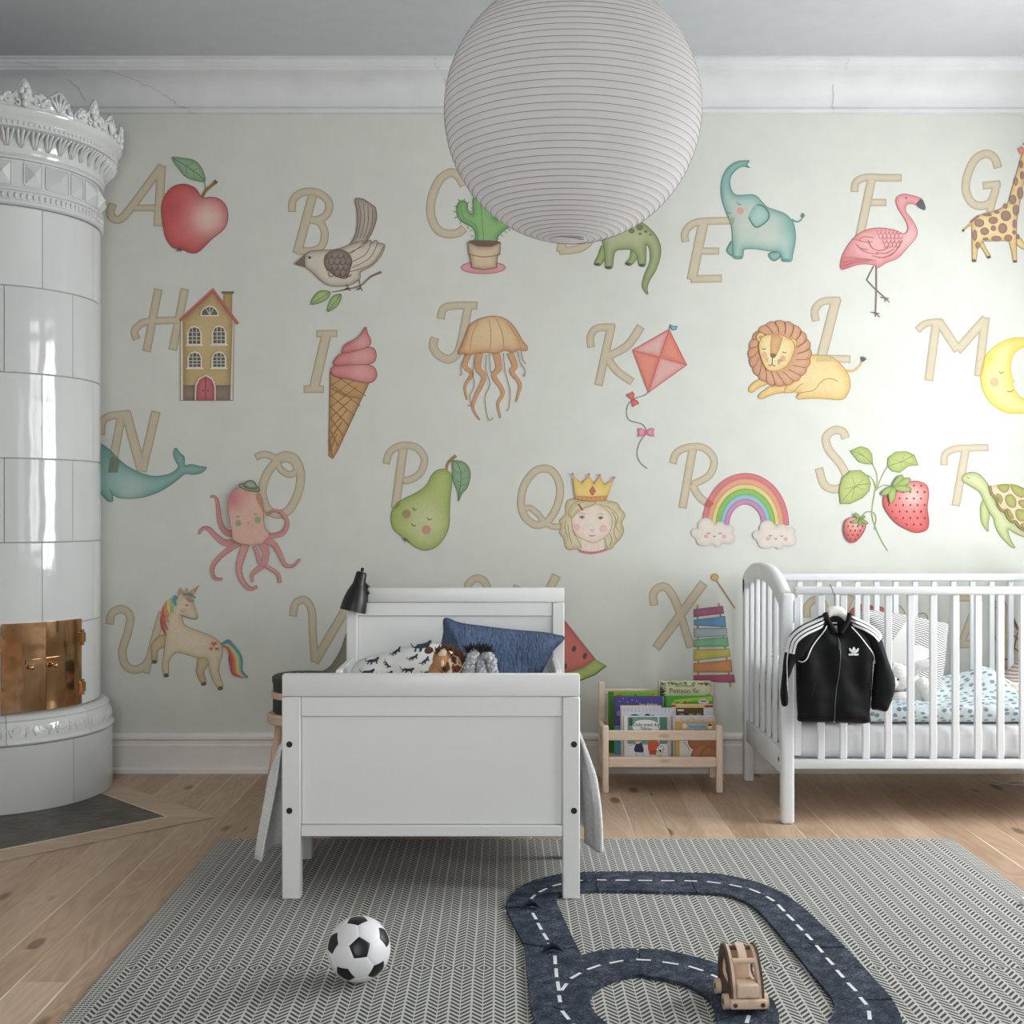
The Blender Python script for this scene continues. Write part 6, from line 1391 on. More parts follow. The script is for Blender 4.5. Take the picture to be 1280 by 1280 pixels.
n3 = t_.new('ShaderNodeTexNoise', inp={0: tc.outputs['Object'], 'Scale': 22.0, 'Detail': 3.0, 'Distortion': .8}); bp = t_.new('ShaderNodeBump', inp={'Strength': .5, 'Distance': .015, 'Height': n3.outputs[0]}); t_.l.new(bp.outputs[0], b_.inputs['Normal'])
def sheetgrid(name, fn, nu, nv, mat, parent=None, uvs=(1, 1), uvf=lambda v: v):
    rows = [[fn(i/nu, j/nv) for j in range(nv+1)] for i in range(nu+1)]
    V = [tuple(p) for r in rows for p in r]; Fc = [(i*(nv+1)+j, (i+1)*(nv+1)+j, (i+1)*(nv+1)+j+1, i*(nv+1)+j+1) for i in range(nu) for j in range(nv)]
    me = bpy.data.meshes.new(name); me.from_pydata(V, [], Fc); a = me.attributes.new('uv2', 'FLOAT_VECTOR', 'POINT')
    a.data.foreach_set('vector', np.array([(i/nu*uvs[0], uvf(j/nv)*uvs[1], 0) for i in range(nu+1) for j in range(nv+1)], 'f').ravel())
    bm = bmesh.new(); bm.from_mesh(me); bmesh.ops.recalc_face_normals(bm, faces=bm.faces); bm.to_mesh(me); bm.free()
    return link(name, me, mat, parent, smooth=True)
from mathutils import noise as _nz
dy0, dy1 = fz+.036, bz-.008; dx0, dx1 = cx0+.055, cx1-.055
def duv(u, v):
    # u along the cot, v around a flattened loop (front bottom -> front -> top -> back)
    x = dx0+(dx1-dx0)*u; n = .014*_nz.noise(Vector((x*5, v*5, 1)))+.008*_nz.noise(Vector((x*14, v*14, 2)))
    hi = .418+.012*math.sin(x*7)+n*1.4
    bump = .085*math.exp(-((x-1.83)/.11)**2)*math.exp(-((v-.62)/.16)**2)+.05*math.exp(-((x-1.62)/.12)**2)*math.exp(-((v-.8)/.16)**2)
    if v < .3:
        a = v/.3*PI*.75; y = dy0+.05-.048*math.sin(a)-n*.3; z = .346+(hi-.346)*(1-math.cos(a))/1.707
    else:
        t = (v-.3)/.7; y = dy0+.05-.034+(dy1-dy0-.02)*t; z = hi-.0+bump*1.0; z = z if t < .93 else z-(t-.93)/.07*.06
    return (x, min(y, dy1), z)
du = sheetgrid('duvet', duv, 110, 60, DUV, None, (1.15, .78), lambda v: v/.3*.17 if v < .3 else .17+(v-.3)/.7*.83); md = du.modifiers.new('th', 'SOLIDIFY'); md.thickness = .012; md.offset = -1
tag(du, 'pale blue duvet with grey dots spread in the cot', 'duvet')
# dotted quilt rolled against the left end, seen through the end slats
def roll(u, v):
    a = v*2*PI; y = dy0+.07+(dy1-dy0-.12)*u; r = 1+.12*math.sin(u*17)+.05*math.sin(a*3+u*9)
    return (dx0+.035+.03*r*math.cos(a), y, .475+.062*r*math.sin(a)*(1 if 0 < u < 1 else .2))
ro = sheetgrid('rolled_quilt', roll, 40, 20, DUV, None, (.6, .3)); tag(ro, 'dotted blue quilt rolled up inside the left end of the cot', 'quilt')
# striped cushion with a white star
STR, t_, b_ = base_mat('star_cushion_cotton', .85)
at = t_.new('ShaderNodeAttribute'); at.attribute_name = 'uv2'; sp_ = t_.new('ShaderNodeSeparateXYZ', inp={0: at.outputs['Vector']})
ux, uy = sp_.outputs[0], sp_.outputs[1]; th = t_.math('ARCTAN2', ux, uy); rr_ = t_.math('SQRT', t_.math('ADD', t_.math('MULTIPLY', ux, ux), t_.math('MULTIPLY', uy, uy)))
sec = t_.math('ABSOLUTE', t_.math('SUBTRACT', t_.math('FLOORED_MODULO', t_.math('ADD', th, 10*PI+PI/5), 2*PI/5), PI/5))      # 0 at a tip .. pi/5 at a notch
# inside the star: the straight edge from tip (radius A) to notch (radius B)
A_, B_ = .135, .066; tipx = A_; nx_, ny_ = B_*math.cos(PI/5), B_*math.sin(PI/5); ex, ey = nx_-tipx, ny_; Ln = math.hypot(ex, ey); na, nb_ = ey/Ln, -ex/Ln
pxn = t_.math('MULTIPLY', rr_, t_.math('COSINE', sec)); pyn = t_.math('MULTIPLY', rr_, t_.math('SINE', sec))
dist = t_.math('SUBTRACT', t_.math('ADD', t_.math('MULTIPLY', pxn, na), t_.math('MULTIPLY', pyn, nb_)), tipx*na)
star = t_.math('GREATER_THAN', dist, 0.0)
wob = t_.new('ShaderNodeTexNoise', inp={0: at.outputs['Vector'], 'Scale': 9.0})
side_ = t_.math('MULTIPLY_ADD', t_.math('FLOORED_MODULO', t_.math('FLOOR', t_.math('DIVIDE', t_.math('ADD', th, 10*PI), PI/5)), 2.0), .8, 0.0)
co_ = t_.math('ADD', t_.math('MULTIPLY', uy, 1.0), t_.math('MULTIPLY', ux, t_.math('SUBTRACT', side_, .5)))
ph = t_.math('MULTIPLY', t_.math('ADD', co_, t_.math('MULTIPLY', wob.outputs[0], .012)), 2*PI/.0088)
stp = t_.math('MULTIPLY', t_.math('GREATER_THAN', t_.math('SINE', ph), .45), star)
t_.l.new(t_.mix(stp, lin((230, 228, 226)), lin((48, 48, 52))), b_.inputs['Base Color'])
sd = 4.55
ca_, sa_ = math.cos(-.13), math.sin(-.13); sc0 = P(1124, 822, sd)
m_ = Matrix.Translation(sc0) @ Matrix.Rotation(-.2, 4, 'Z') @ Matrix.Rotation(.16, 4, 'Y') @ Matrix.Rotation(-.22, 4, 'X')
hw = .168
sqp = []
for i in range(40):
    a = 2*PI*i/40; k = 1/max(abs(math.cos(a)), abs(math.sin(a))); k = k**.86; sqp.append((hw*k*math.cos(a), hw*1.0*k*math.sin(a)))
sc_, ssurf = inflate('cushion', sqp, 0, .06, .05, .13, STR, None, step=.012, mx=m_, closed_n=2)
inv = m_.inverted(); me = sc_.data; loc = WL[sc_.name]; a = me.attributes.new('uv2', 'FLOAT_VECTOR', 'POINT')
uv = []
for v in me.vertices: q = inv @ (v.co+loc); uv.append((q.x, q.z, 0))
a.data.foreach_set('vector', np.array(uv, 'f').ravel())
tag(sc_, 'white cushion with black stripes round a white star in the cot', 'cushion')
# white bear and knitted rabbit
WF = fur('white_plush', (248, 246, 242), (234, 230, 225), 120, .8, .006)
bd_ = 4.38
br = thing('plush_bear', P(1140, 880, bd_), 'white bear soft toy leaning on the striped cushion in the cot', 'soft toy')
B2 = lambda x, y, d=bd_: P(x, y, d)
MB().blob(B2(1146, 868, bd_+.05), (.065, .06, .062), sub=3, noise=.03).build('body', WF, br, smooth=True)
m = MB(); m.blob(B2(1123, 846), (.045, .05, .05), sub=3, noise=.02); m.blob(B2(1113, 853, bd_-.03), (.03, .03, .026), sub=3, noise=.02); m.build('head', WF, br, smooth=True)
m = MB(); m.tube(catmull([tuple(B2(1136, 842, bd_+.03)), tuple(B2(1148, 834, bd_)), tuple(B2(1160, 831, bd_-.01))], False, 5), [.022]*11, n=10); m.blob(B2(1160, 831, bd_-.01), .022, sub=2); m.build('arm', WF, br, smooth=True)
m = MB(); m.tube(catmull([tuple(B2(1150, 850, bd_)), tuple(B2(1158, 862, bd_-.02)), tuple(B2(1163, 878, bd_-.02))], False, 5), [.024]*11, n=10); m.build('arm', WF, br, smooth=True)
m = MB(); m.blob(B2(1128, 872, bd_-.03), (.04, .035, .022), sub=3, noise=.02); m.build('leg', WF, br, smooth=True)
for x, y in ((1118, 832), (1133, 833)): MB().blob(B2(x, y, bd_), (.014, .01, .014), sub=2).build('ear', WF, br, smooth=True)
MB().blob(B2(1122.5, 849.5, bd_-.049), .0042, sub=2).build('eye', BLACK, br, smooth=True)
MB().blob(B2(1109, 849.5, bd_-.055), .0042, sub=2).build('nose', BLACK, br, smooth=True)
KN, t_, b_ = base_mat('striped_knit', .95)
tc = t_.new('ShaderNodeTexCoord'); wv = t_.new('ShaderNodeTexWave', inp={0: tc.outputs['Object'], 'Scale': 26.0, 'Distortion': .6}); wv.bands_direction = 'Z'
t_.l.new(t_.ramp(wv.outputs['Fac'], [(.3, lin((150, 132, 128))), (.7, lin((200, 184, 178)))]), b_.inputs['Base Color']); bp = t_.new('ShaderNodeBump', inp={'Strength': .6, 'Distance': .004, 'Height': wv.outputs['Fac']}); t_.l.new(bp.outputs[0], b_.inputs['Normal'])
KP = fur('pink_knit', (196, 172, 166), (168, 142, 138), 120, .5, .003)
kd = 4.5
kb = thing('plush_rabbit', P(1290, 860, kd), 'grey pink striped knitted soft toy at the right of the cot', 'soft toy')
m = MB(); m.blob(P(1302, 836, kd+.04), (.07, .06, .085), sub=3); m.build('body', KN, kb, smooth=True)
m = MB(); m.blob(P(1312, 798, kd+.04), (.05, .05, .055), sub=3); m.build('head', KP, kb, smooth=True)
for e in (-1, 1): MB().tube(catmull([tuple(P(1312+e*6, 785, kd+.04)), tuple(P(1316+e*12, 765, kd+.05)), tuple(P(1322+e*16, 770, kd+.03))], False, 5), [.012]*5+[.016]*4+[.01]*2, n=8).build('ear', KP, kb, smooth=True)
m = MB(); m.tube(catmull([tuple(P(1284, 826, kd)), tuple(P(1272, 843, kd-.02)), tuple(P(1262, 856, kd-.03))], False, 5), [.026+.002*i for i in range(11)], n=12); m.build('arm', KN, kb, smooth=True)
m = MB(); m.tube(catmull([tuple(P(1290, 850, kd)), tuple(P(1268, 860, kd-.05)), tuple(P(1246, 860, kd-.05))], False, 5), [.024]*11, n=12); m.build('leg', KN, kb, smooth=True)
MB().blob(P(1245, 859, kd-.05), (.022, .024, .03), sub=3).build('foot', KP, kb, smooth=True); MB().blob(P(1266, 862, kd-.1), (.022, .02, .022), sub=3).build('paw', CREAM, kb, smooth=True)
MB().blob(P(1274, 866, kd-.1), (.03, .02, .018), sub=3).build('belly', CREAM, kb, smooth=True)
# cable lying under the cot
CBL = M('white_cable', (214, 212, 206), .5)
q = [FL(x, y, .003) for x, y in catmull([(1285, 982), (1262, 980.5), (1248, 978.5), (1240, 976.5), (1238, 978), (1243, 980.5), (1252, 980), (1266, 977.5), (1290, 976)], False, 6)]
cb_ = MB().tube([(p.x, min(p.y, 4.965), .004) for p in q]+[(2.4, 4.95, .004)], .0026, n=6).build('cable', CBL, None, smooth=True); tag(cb_, 'thin white cable looped on the floor under the cot', 'cable')
# ---------------------------------------------------------------- track jacket on a hanger
jd = 4.115
JB, t_, b_ = base_mat('black_jersey', .7, spec=.22)
tc = t_.new('ShaderNodeTexCoord'); n1 = t_.new('ShaderNodeTexNoise', inp={0: tc.outputs['Object'], 'Scale': 7.0, 'Detail': 2.0})
b_.inputs['Base Color'].default_value = lin((7, 8, 11)); b_.inputs['Sheen Weight'].default_value = .03
n2 = t_.new('ShaderNodeTexNoise', inp={0: tc.outputs['Object'], 'Scale': 600.0}); bp = t_.new('ShaderNodeBump', inp={'Strength': .25, 'Distance': .001, 'Height': n2.outputs[0]})
bp2 = t_.new('ShaderNodeBump', inp={'Strength': .5, 'Distance': .03, 'Height': n1.outputs[0], 'Normal': bp.outputs[0]}); t_.l.new(bp2.outputs[0], b_.inputs['Normal'])
JR = M('black_rib', (8, 8, 9), .85, var=.1, bump=.6, bs=300)
JWH = M('white_trim', (232, 232, 234), .6, var=.01)
J = lambda x, y: (xpx(960+x/7.111, jd), zpx(740+y/7.111, jd))
jk = thing('track_jacket', P(1043, 903, jd), 'black track jacket with three white stripes per shoulder hanging on the cot rail', 'jacket')
def jw(x, z): return sag(x, z, .009, 11)+.004*math.sin(x*60+z*14)
body = [(500, 180), (470, 215), (430, 260), (330, 300), (265, 400), (240, 560), (248, 640), (250, 800), (255, 1000), (262, 1080), (272, 1150), (430, 1158), (580, 1160), (740, 1166), (900, 1162), (905, 1080), (915, 960), (925, 800), (932, 640), (950, 560), (930, 420), (860, 320), (770, 260), (720, 215), (690, 185), (665, 250), (640, 300), (620, 360), (600, 380), (570, 340), (545, 280), (525, 230)]
bo, js = inflate('body_panel', [J(*p) for p in body], jd, .034, .012, .05, JB, jk, step=.0075, wr=jw, closed_n=3)
sl = [(470, 205), (400, 240), (290, 290), (215, 345), (170, 410), (148, 500), (130, 600), (118, 720), (105, 840), (102, 920), (118, 1005), (165, 1003), (172, 930), (168, 800), (195, 720), (245, 610), (290, 612), (330, 540), (400, 420), (490, 290)]
so, s1 = inflate('sleeve', [J(*p) for p in sl], jd-.012, .03, .02, .03, JB, jk, step=.0075, wr=lambda x, z: sag(x, z, .006, 5), closed_n=3)
sr = [(720, 195), (800, 235), (900, 285), (985, 350), (1010, 430), (1040, 530), (1075, 640), (1115, 740), (1124, 830), (1105, 930), (1080, 990), (1048, 1058), (960, 1045), (912, 1030), (915, 900), (925, 760), (935, 640), (925, 560), (860, 450), (790, 370), (725, 300)]
sro, s2 = inflate('sleeve', [J(*p) for p in sr], jd-.008, .03, .022, .035, JB, jk, step=.0075, wr=lambda x, z: sag(x, z, .007, 8), closed_n=3)
# stripes and raglan piping
def stripes(base, offs, surf, par):
    q = catmull([J(*p) for p in base], False, 6)
    for o_ in offs:
        pts = []
        for i, p in enumerate(q):
            a, b = q[max(i-1, 0)], q[min(i+1, len(q)-1)]; dx, dz = b[0]-a[0], b[1]-a[1]; L = math.hypot(dx, dz) or 1
            t = i/(len(q)-1); oo = o_*(1-.2*t); pts.append((p[0]+dz/L*oo, p[1]-dx/L*oo))
        ribbon('shoulder_stripe', pts, .0078, surf, JWH, par, .0022, n=1)
stripes([(478, 222), (380, 265), (290, 308), (215, 365), (172, 430), (150, 530)], (0.0, -.0125, -.025), s1, so)
ribbon('side_stripe', [J(165, 500), J(150, 600), J(148, 740), J(160, 860), J(172, 925)], .0028, s1, JWH, so, .0012)
stripes([(722, 214), (800, 245), (880, 285), (950, 335), (1000, 395)], (.0, .0125, .025), s2, sro)
ribbon('raglan_piping', [J(500, 292), J(455, 365), J(390, 450), J(350, 520), J(320, 585), J(290, 612), J(258, 606)], .0036, lambda x, z, l: min((s1(x, z, l), js(x, z, l)), key=lambda p: p.y)-Vector((0, .001, 0)), JWH, bo, .0012)
ribbon('raglan_piping', [J(722, 302), J(785, 375), J(850, 460), J(905, 530), J(930, 590), J(935, 632)], .0036, lambda x, z, l: min((s2(x, z, l), js(x, z, l)), key=lambda p: p.y)-Vector((0, .001, 0)), JWH, bo, .0012)
# collar: two ribbed bands meeting in a V, back collar and label
def band(pts, w, par, name='collar', dy=.012):
    q = catmull([J(*p) for p in pts], False, 5); rows = []
    for i, p in enumerate(q):
        a, b = q[max(i-1, 0)], q[min(i+1, len(q)-1)]; dx, dz = b[0]-a[0], b[1]-a[1]; L = math.hypot(dx, dz) or 1; nx, nz = -dz/L, dx/L
        yb = jd-.036-dy; rows.append([(p[0]+nx*w*k, yb-.006*math.cos(k*PI/2*1.0)*1.0, p[1]+nz*w*k) for k in (-1, -.5, 0, .5, 1)]+[(p[0]+nx*w*k, yb+.01, p[1]+nz*w*k) for k in (1, -1)])
    return MB().grid(rows, closev=True).build(name, JR, par, smooth=True)
band([(490, 175), (512, 240), (548, 300), (585, 352)], .0068, jk, dy=.0)
band([(700, 180), (690, 245), (660, 300), (628, 352)], .0068, jk, dy=.0)
m = MB(); m.grid([[Vector((J(x, y)[0], jd+.002+.006*abs((x-595)/60)**1, J(x, y)[1])) for x in (515, 555, 595, 635, 680)] for y in (205, 260, 320, 400)]); bc = m.build('back_collar', JR, jk, smooth=True)
for c, y0, y1 in ((JWH, 268, 280), (JWH, 300, 352)): MB().box((J(572, 0)[0], jd-.0022, J(0, y1)[1]), (J(612, 0)[0], jd-.001, J(0, y0)[1])).build('neck_label', c, jk)
# zip, hem, pockets, cuffs
ZP = M('zip_teeth', (110, 112, 116), .35, metal=.7)
ribbon('zip', [J(607, 400), J(615, 520), J(606, 680), J(588, 820), J(574, 960), J(574, 1140)], .0028, js, ZP, bo, .003)
m = MB(); m.box((J(596, 0)[0], jd-.046, J(0, 500)[1]), (J(614, 0)[0], jd-.042, J(0, 440)[1]), bev=.0008); m.build('zip_pull', ZP, bo)
m = MB(); p = js(*J(576, 1145), .003); m.box((p.x-.0012, p.y-.001, p.z-.0022), (p.x+.0012, p.y+.001, p.z+.0022)); m.build('zip_end', JWH, bo)
for y in (1072,): ribbon('hem_seam', [J(x, y+(x-260)*.02) for x in (262, 400, 560)], .0022, js, JR, bo, .0012); ribbon('hem_seam', [J(x, y+4) for x in (600, 750, 902)], .0022, js, JR, bo, .0012)
ribbon('pocket_welt', [J(392, 790), J(380, 850), J(362, 925)], .0045, js, JR, bo, .003)
ribbon('pocket_welt', [J(880, 790), J(893, 850), J(900, 915)], .0045, js, JR, bo, .003)
ribbon('cuff', [J(108, 940), J(140, 944), J(168, 935)], .002, s1, JR, so, .0015)
# trefoil and name on the chest
m = MB(); c0 = (736, 512)
def leaf(pts):
    q = catmull([J(*p) for p in pts], True, 4); q3 = [js(a, b, .0016) for a, b in q]
    yv = min(p.y for p in q3); m.prism([(p.x, yv, p.z) for p in q3], (0, -.0006, 0))
leaf([(736, 476), (722, 500), (724, 524), (736, 532), (748, 524), (751, 500)])
leaf([(696, 488), (700, 512), (716, 526), (730, 530), (722, 510), (712, 494)]); leaf([(776, 488), (773, 512), (757, 526), (742, 530), (750, 510), (760, 494)])
m.build('trefoil_emblem', JWH, bo)
m = MB()
me = text_mesh('adidas', .0135, depth=.0004, bold=.0006); p = js(*J(734, 552), .0022)
me.transform(Matrix.Translation((p.x, p.y-.0008, p.z)) @ Matrix.Rotation(PI/2, 4, 'X')); link('brand_lettering', me, JWH, bo)
# hanger
HG = M('white_hanger', (226, 225, 222), .45)
hg = thing('hanger', P(1043, 757, jd), 'white wooden hanger with a wire hook holding the track jacket', 'hanger')
hq = [(500, 205), (508, 150), (540, 128), (590, 120), (640, 130), (675, 165), (690, 210), (680, 262), (640, 225), (590, 208), (545, 218), (520, 245)]
inflate('hanger_body', [J(*p) for p in hq], jd-.018, .009, .009, .01, HG, hg, step=.006, closed_n=4)
rz = zpx(733.6, cf+.006)
hp = J(578, 120); xh = xpx(1040.5, jd)
wire = catmull([(hp[0], jd-.018, hp[1]), (hp[0]+.001, jd-.018, hp[1]+.04), (hp[0]-.001, jd-.012, rz-.02), (hp[0]+.001, jd+.02, rz-.002), (hp[0]+.005, jd+.045, rz+.0065), (hp[0]+.009, cf+.022, rz+.0065), (hp[0]+.011, cf+.042, rz-.008)], False, 6)
MB().tube(wire, .0013, n=6).build('hook', M('steel_wire', (96, 98, 102), .35, metal=.9), hg, smooth=True)
# ---------------------------------------------------------------- flat woven rug
RX0, RX1, RY0, RY1 = FL(273, 1053).x, FL(1190, 1050).x, 1.45, FL(700, 1051).y
RUGZ = .006; seam = FL(632, 1213).y
RUG, t_, b_ = base_mat('herringbone_weave', .95, spec=.1)
tc = t_.new('ShaderNodeTexCoord'); sp_ = t_.new('ShaderNodeSeparateXYZ', inp={0: tc.outputs['Object']})
PW = .0495
X_ = sp_.outputs[0]; Y_ = sp_.outputs[1]
wobx = t_.new('ShaderNodeTexNoise', inp={0: tc.outputs['Object'], 'Scale': 3.0}); X2 = t_.math('ADD', X_, t_.math('MULTIPLY', t_.math('SUBTRACT', wobx.outputs[0], .5), .004))
u = t_.math('DIVIDE', X2, PW); fr = t_.math('FRACT', t_.math('ADD', u, 100.0)); tri = t_.math('ABSOLUTE', t_.math('SUBTRACT', fr, .5))     # .5 at thick line, 0 at the thin line
ys = t_.math('ABSOLUTE', t_.math('SUBTRACT', Y_, seam-(RY0+RY1)/2))
PER = .0195
ph = t_.math('DIVIDE', t_.math('ADD', ys, t_.math('MULTIPLY', tri, PW*1.15)), PER)
saw = t_.math('ABSOLUTE', t_.math('SUBTRACT', t_.math('FRACT', ph), .5))
dark = t_.ramp(saw, [(.23, (1, 1, 1)), (.29, (0, 0, 0))])
thick = t_.math('GREATER_THAN', tri, .455); thin = t_.math('LESS_THAN', tri, .022); lines = t_.math('MAXIMUM', thick, thin)
tw = t_.math('FRACT', t_.math('DIVIDE', Y_, .0045)); twm = t_.math('MULTIPLY_ADD', tw, .15, .88)
msk = t_.math('MULTIPLY', dark, t_.math('SUBTRACT', 1.0, lines))
# border: finer, darker weave along both long edges
bd0 = t_.math('GREATER_THAN', t_.math('ABSOLUTE', X_), (RX1-RX0)/2-.045)
chk = t_.math('GREATER_THAN', t_.math('FRACT', t_.math('DIVIDE', Y_, .011)), .45); chk2 = t_.math('GREATER_THAN', t_.math('FRACT', t_.math('DIVIDE', X_, .0115)), .2)
msk = t_.math('ADD', t_.math('MULTIPLY', msk, t_.math('SUBTRACT', 1.0, bd0)), t_.math('MULTIPLY', bd0, t_.math('MULTIPLY', chk, chk2)))
n1 = t_.new('ShaderNodeTexNoise', inp={0: tc.outputs['Object'], 'Scale': 220.0, 'Detail': 2.0}); n2 = t_.new('ShaderNodeTexNoise', inp={0: tc.outputs['Object'], 'Scale': 3.5, 'Detail': 2.0})
lt = t_.mix(n1.outputs[0], lin((182, 180, 174)), lin((208, 206, 200))); dk_ = t_.mix(n1.outputs[0], lin((62, 64, 60)), lin((94, 96, 91)))
c = t_.mix(msk, lt, dk_); cb2 = t_.new('ShaderNodeCombineXYZ', inp={0: twm, 1: twm, 2: twm}); c = t_.mix(.6, c, cb2.outputs[0], 'MULTIPLY')
t_.l.new(c, b_.inputs['Base Color'])
bp = t_.new('ShaderNodeBump', inp={'Strength': .5, 'Distance': .002, 'Height': t_.math('SUBTRACT', 1.0, msk)}); t_.l.new(bp.outputs[0], b_.inputs['Normal'])
rug = MB().box((RX0, RY0, .0005), (RX1, RY1, RUGZ), bev=.002).build('rug', RUG, None, loc=((RX0+RX1)/2, (RY0+RY1)/2, 0))
tag(rug, 'large flat woven rug with a dark and light grey herringbone pattern', 'rug')
MB().box((RX0+.002, RY1-.003, .0008), (RX1-.002, RY1+.008, .0055), bev=.002).build('hem', M('rug_hem', (168, 168, 162), .95, var=.1, vs=200), rug)

# ---------------------------------------------------------------- felt road pieces
FELT, t_, b_ = base_mat('blue_felt', .98, spec=.08)
tc = t_.new('ShaderNodeTexCoord'); n1 = t_.new('ShaderNodeTexNoise', inp={0: tc.outputs['Object'], 'Scale': 190.0, 'Detail': 4.0, 'Roughness': .8}); n2 = t_.new('ShaderNodeTexNoise', inp={0: tc.outputs['Object'], 'Scale': 30.0, 'Detail': 3.0})
t_.l.new(t_.ramp(t_.math('MULTIPLY_ADD', n2.outputs[0], .3, t_.math('MULTIPLY', n1.outputs[0], .7)), [(.36, lin((36, 41, 49))), (.52, lin((62, 69, 80))), (.66, lin((116, 124, 136)))]), b_.inputs['Base Color'])
bp = t_.new('ShaderNodeBump', inp={'Strength': .5, 'Distance': .002, 'Height': n1.outputs[0]}); t_.l.new(bp.outputs[0], b_.inputs['Normal'])
LM = M('lane_paint', (226, 226, 228), .8); FTH = .009; FTOP = RUGZ+.0005+FTH
A1 = lambda x, y: (600+x/4.571, 1080+y/4.571)
A3 = lambda x, y: (600+x/1.882, 1040+y/1.882)
def flat_dash(par, pts, w=.0085):
    q = [FL(*p, FTOP) for p in pts]; m = MB(); rows = []
    for i, p in enumerate(q):
        a, b = q[max(i-1, 0)], q[min(i+1, len(q)-1)]; d = (b-a); d.z = 0; d.normalize(); n = Vector((-d.y, d.x, 0))
        rows.append([p-n*w/2+Vector((0, 0, .0008)), p+n*w/2+Vector((0, 0, .0008))])
    m.grid(rows); m.build('lane_mark', LM, par)
def road(label, poly, dashes, z=None, smooth=False):
    q = catmull(poly, True, 4) if smooth else poly
    z0 = RUGZ+.0006 if z is None else z
    pts = [FL(x, y, z0+FTH) for x, y in q]
    t = bmesh.new(); vs = [t.verts.new((p.x, p.y, z0)) for p in pts]; f = t.faces.new(vs); r = bmesh.ops.extrude_face_region(t, geom=[f])
    bmesh.ops.translate(t, verts=[e for e in r['geom'] if isinstance(e, bmesh.types.BMVert)], vec=(0, 0, FTH)); bmesh.ops.recalc_face_normals(t, faces=t.faces)
    bmesh.ops.triangulate(t, faces=[f for f in t.faces if len(f.verts) > 4])
    m = MB(); m._add(t); o = m.build('road_piece', FELT)
    tag(o, label, 'toy road', 'felt road pieces on the rug')
    for d in dashes: flat_dash(o, d)
    return o
def curve(pts, n=6): return catmull(pts, False, n)
c_out = curve([A1(143, 240), A1(165, 195), A1(215, 140), A1(290, 100), A1(380, 72), A1(470, 54), A1(570, 47), A1(658, 42)])
c_in = curve([A1(668, 148), A1(600, 152), A1(520, 158), A1(470, 168), A1(438, 186)])
rA = road('felt curve under the right front bed leg', c_out+c_in+[A1(430, 200), A1(280, 226), A1(270, 244)], [[A1(285, 240), A1(286, 215)], [A1(292, 200), A1(316, 176)], [A1(338, 162), A1(382, 140)], [A1(416, 127), A1(466, 113)], [A1(568, 96), A1(596, 93)]])
rB = road('short crooked felt piece below the bed leg curve', [A1(150, 256), A1(270, 250), A1(350, 232), A1(434, 203), A1(470, 290), A1(515, 390), A1(556, 470), A1(445, 480), A1(380, 470), A1(300, 458), A1(248, 450), A1(200, 360)], [[A1(300, 280), A1(322, 318)], [A1(330, 338), A1(352, 377)], [A1(362, 397), A1(386, 434)], [A1(392, 452), A1(412, 482)]])
brc_o = curve([A1(582, 520), A1(640, 503), A1(720, 489), A1(810, 482), A1(893, 480)]); brc_i = curve([A1(935, 626), A1(850, 636), A1(760, 660), A1(690, 692), A1(645, 730), A1(630, 775), A1(645, 830), A1(690, 880), A1(745, 925), A1(820, 980)])
rC = road('felt junction piece where the roundabout branches off', [A1(252, 460), A1(300, 467), A1(380, 479), A1(445, 489), A1(560, 479)]+brc_o+[A1(905, 530), A1(918, 560)]+brc_i+[A1(420, 1010), A1(355, 960), A1(310, 890), A1(285, 800), A1(272, 640)],
          [[A1(428, 525), A1(430, 574)], [A1(434, 598), A1(438, 648)], [A1(443, 673), A1(452, 726)], [A1(452, 752), A1(461, 808)], [A1(468, 840), A1(508, 890)], [A1(466, 724), A1(496, 684)], [A1(518, 656), A1(575, 623)], [A1(614, 604), A1(688, 578)], [A1(740, 568), A1(822, 552)], [A1(530, 915), A1(575, 960)]])
o_ = curve([A3(373.5, 273.5), A3(430, 277), A3(500, 291), A3(570, 314), A3(630, 346), A3(672, 380), A3(692, 397)]); i_ = curve([A3(552, 432), A3(548, 405), A3(520, 376), A3(480, 356), A3(430, 343), A3(385, 337)])
rD = road('felt roundabout arc with the wooden car on it', o_+[A3(675, 397), A3(560, 445)]+i_, [[A3(365, 300.5), A3(402, 302)], [A3(429, 306), A3(467, 312)], [A3(491, 316), A3(525, 327)], [A3(544, 336), A3(560, 343)]])
rE = road('felt roundabout piece at the bottom edge in front of the car', [A3(692, 398), A3(704, 430), A3(702, 470), A3(670, 530), A3(560, 520), A3(548, 470), A3(556, 445), A3(675, 398)], [[A3(633, 432), A3(627, 450)], [A3(620, 468), A3(612, 486)]])
rF = road('straight felt piece right of the bed leg', [A3(272, 93), A3(370, 92), A3(488, 95), A3(496, 100), A3(500, 126), A3(510, 141), A3(380, 138), A3(278, 136), A3(275, 128)], [[A3(275, 113), A3(298, 113.5)], [A3(319, 113.7), A3(352, 114)], [A3(372, 114.2), A3(405, 114.5)], [A3(426, 114.7), A3(459, 115)]])
gc_o = curve([A3(490, 95), A3(560, 98), A3(640, 114), A3(705, 139), A3(755, 173), A3(805, 218), A3(858, 268)]); gc_i = curve([A3(733, 273), A3(705, 240), A3(675, 205), A3(640, 172), A3(600, 152), A3(560, 143), A3(512, 141)])
rG = road('curved felt piece at the far right bend of the road', gc_o+[A3(780, 270)]+gc_i+[A3(502, 126), A3(498, 104)], [[A3(481, 115), A3(511, 116)], [A3(534, 117), A3(566, 121)], [A3(587, 124), A3(616, 130)], [A3(634, 134), A3(659, 144)], [A3(674, 152), A3(692, 163)], [A3(701, 171), A3(716, 187)], [A3(722, 194), A3(738, 209)], [A3(745, 218), A3(759, 232)], [A3(767, 240), A3(781, 255)]])
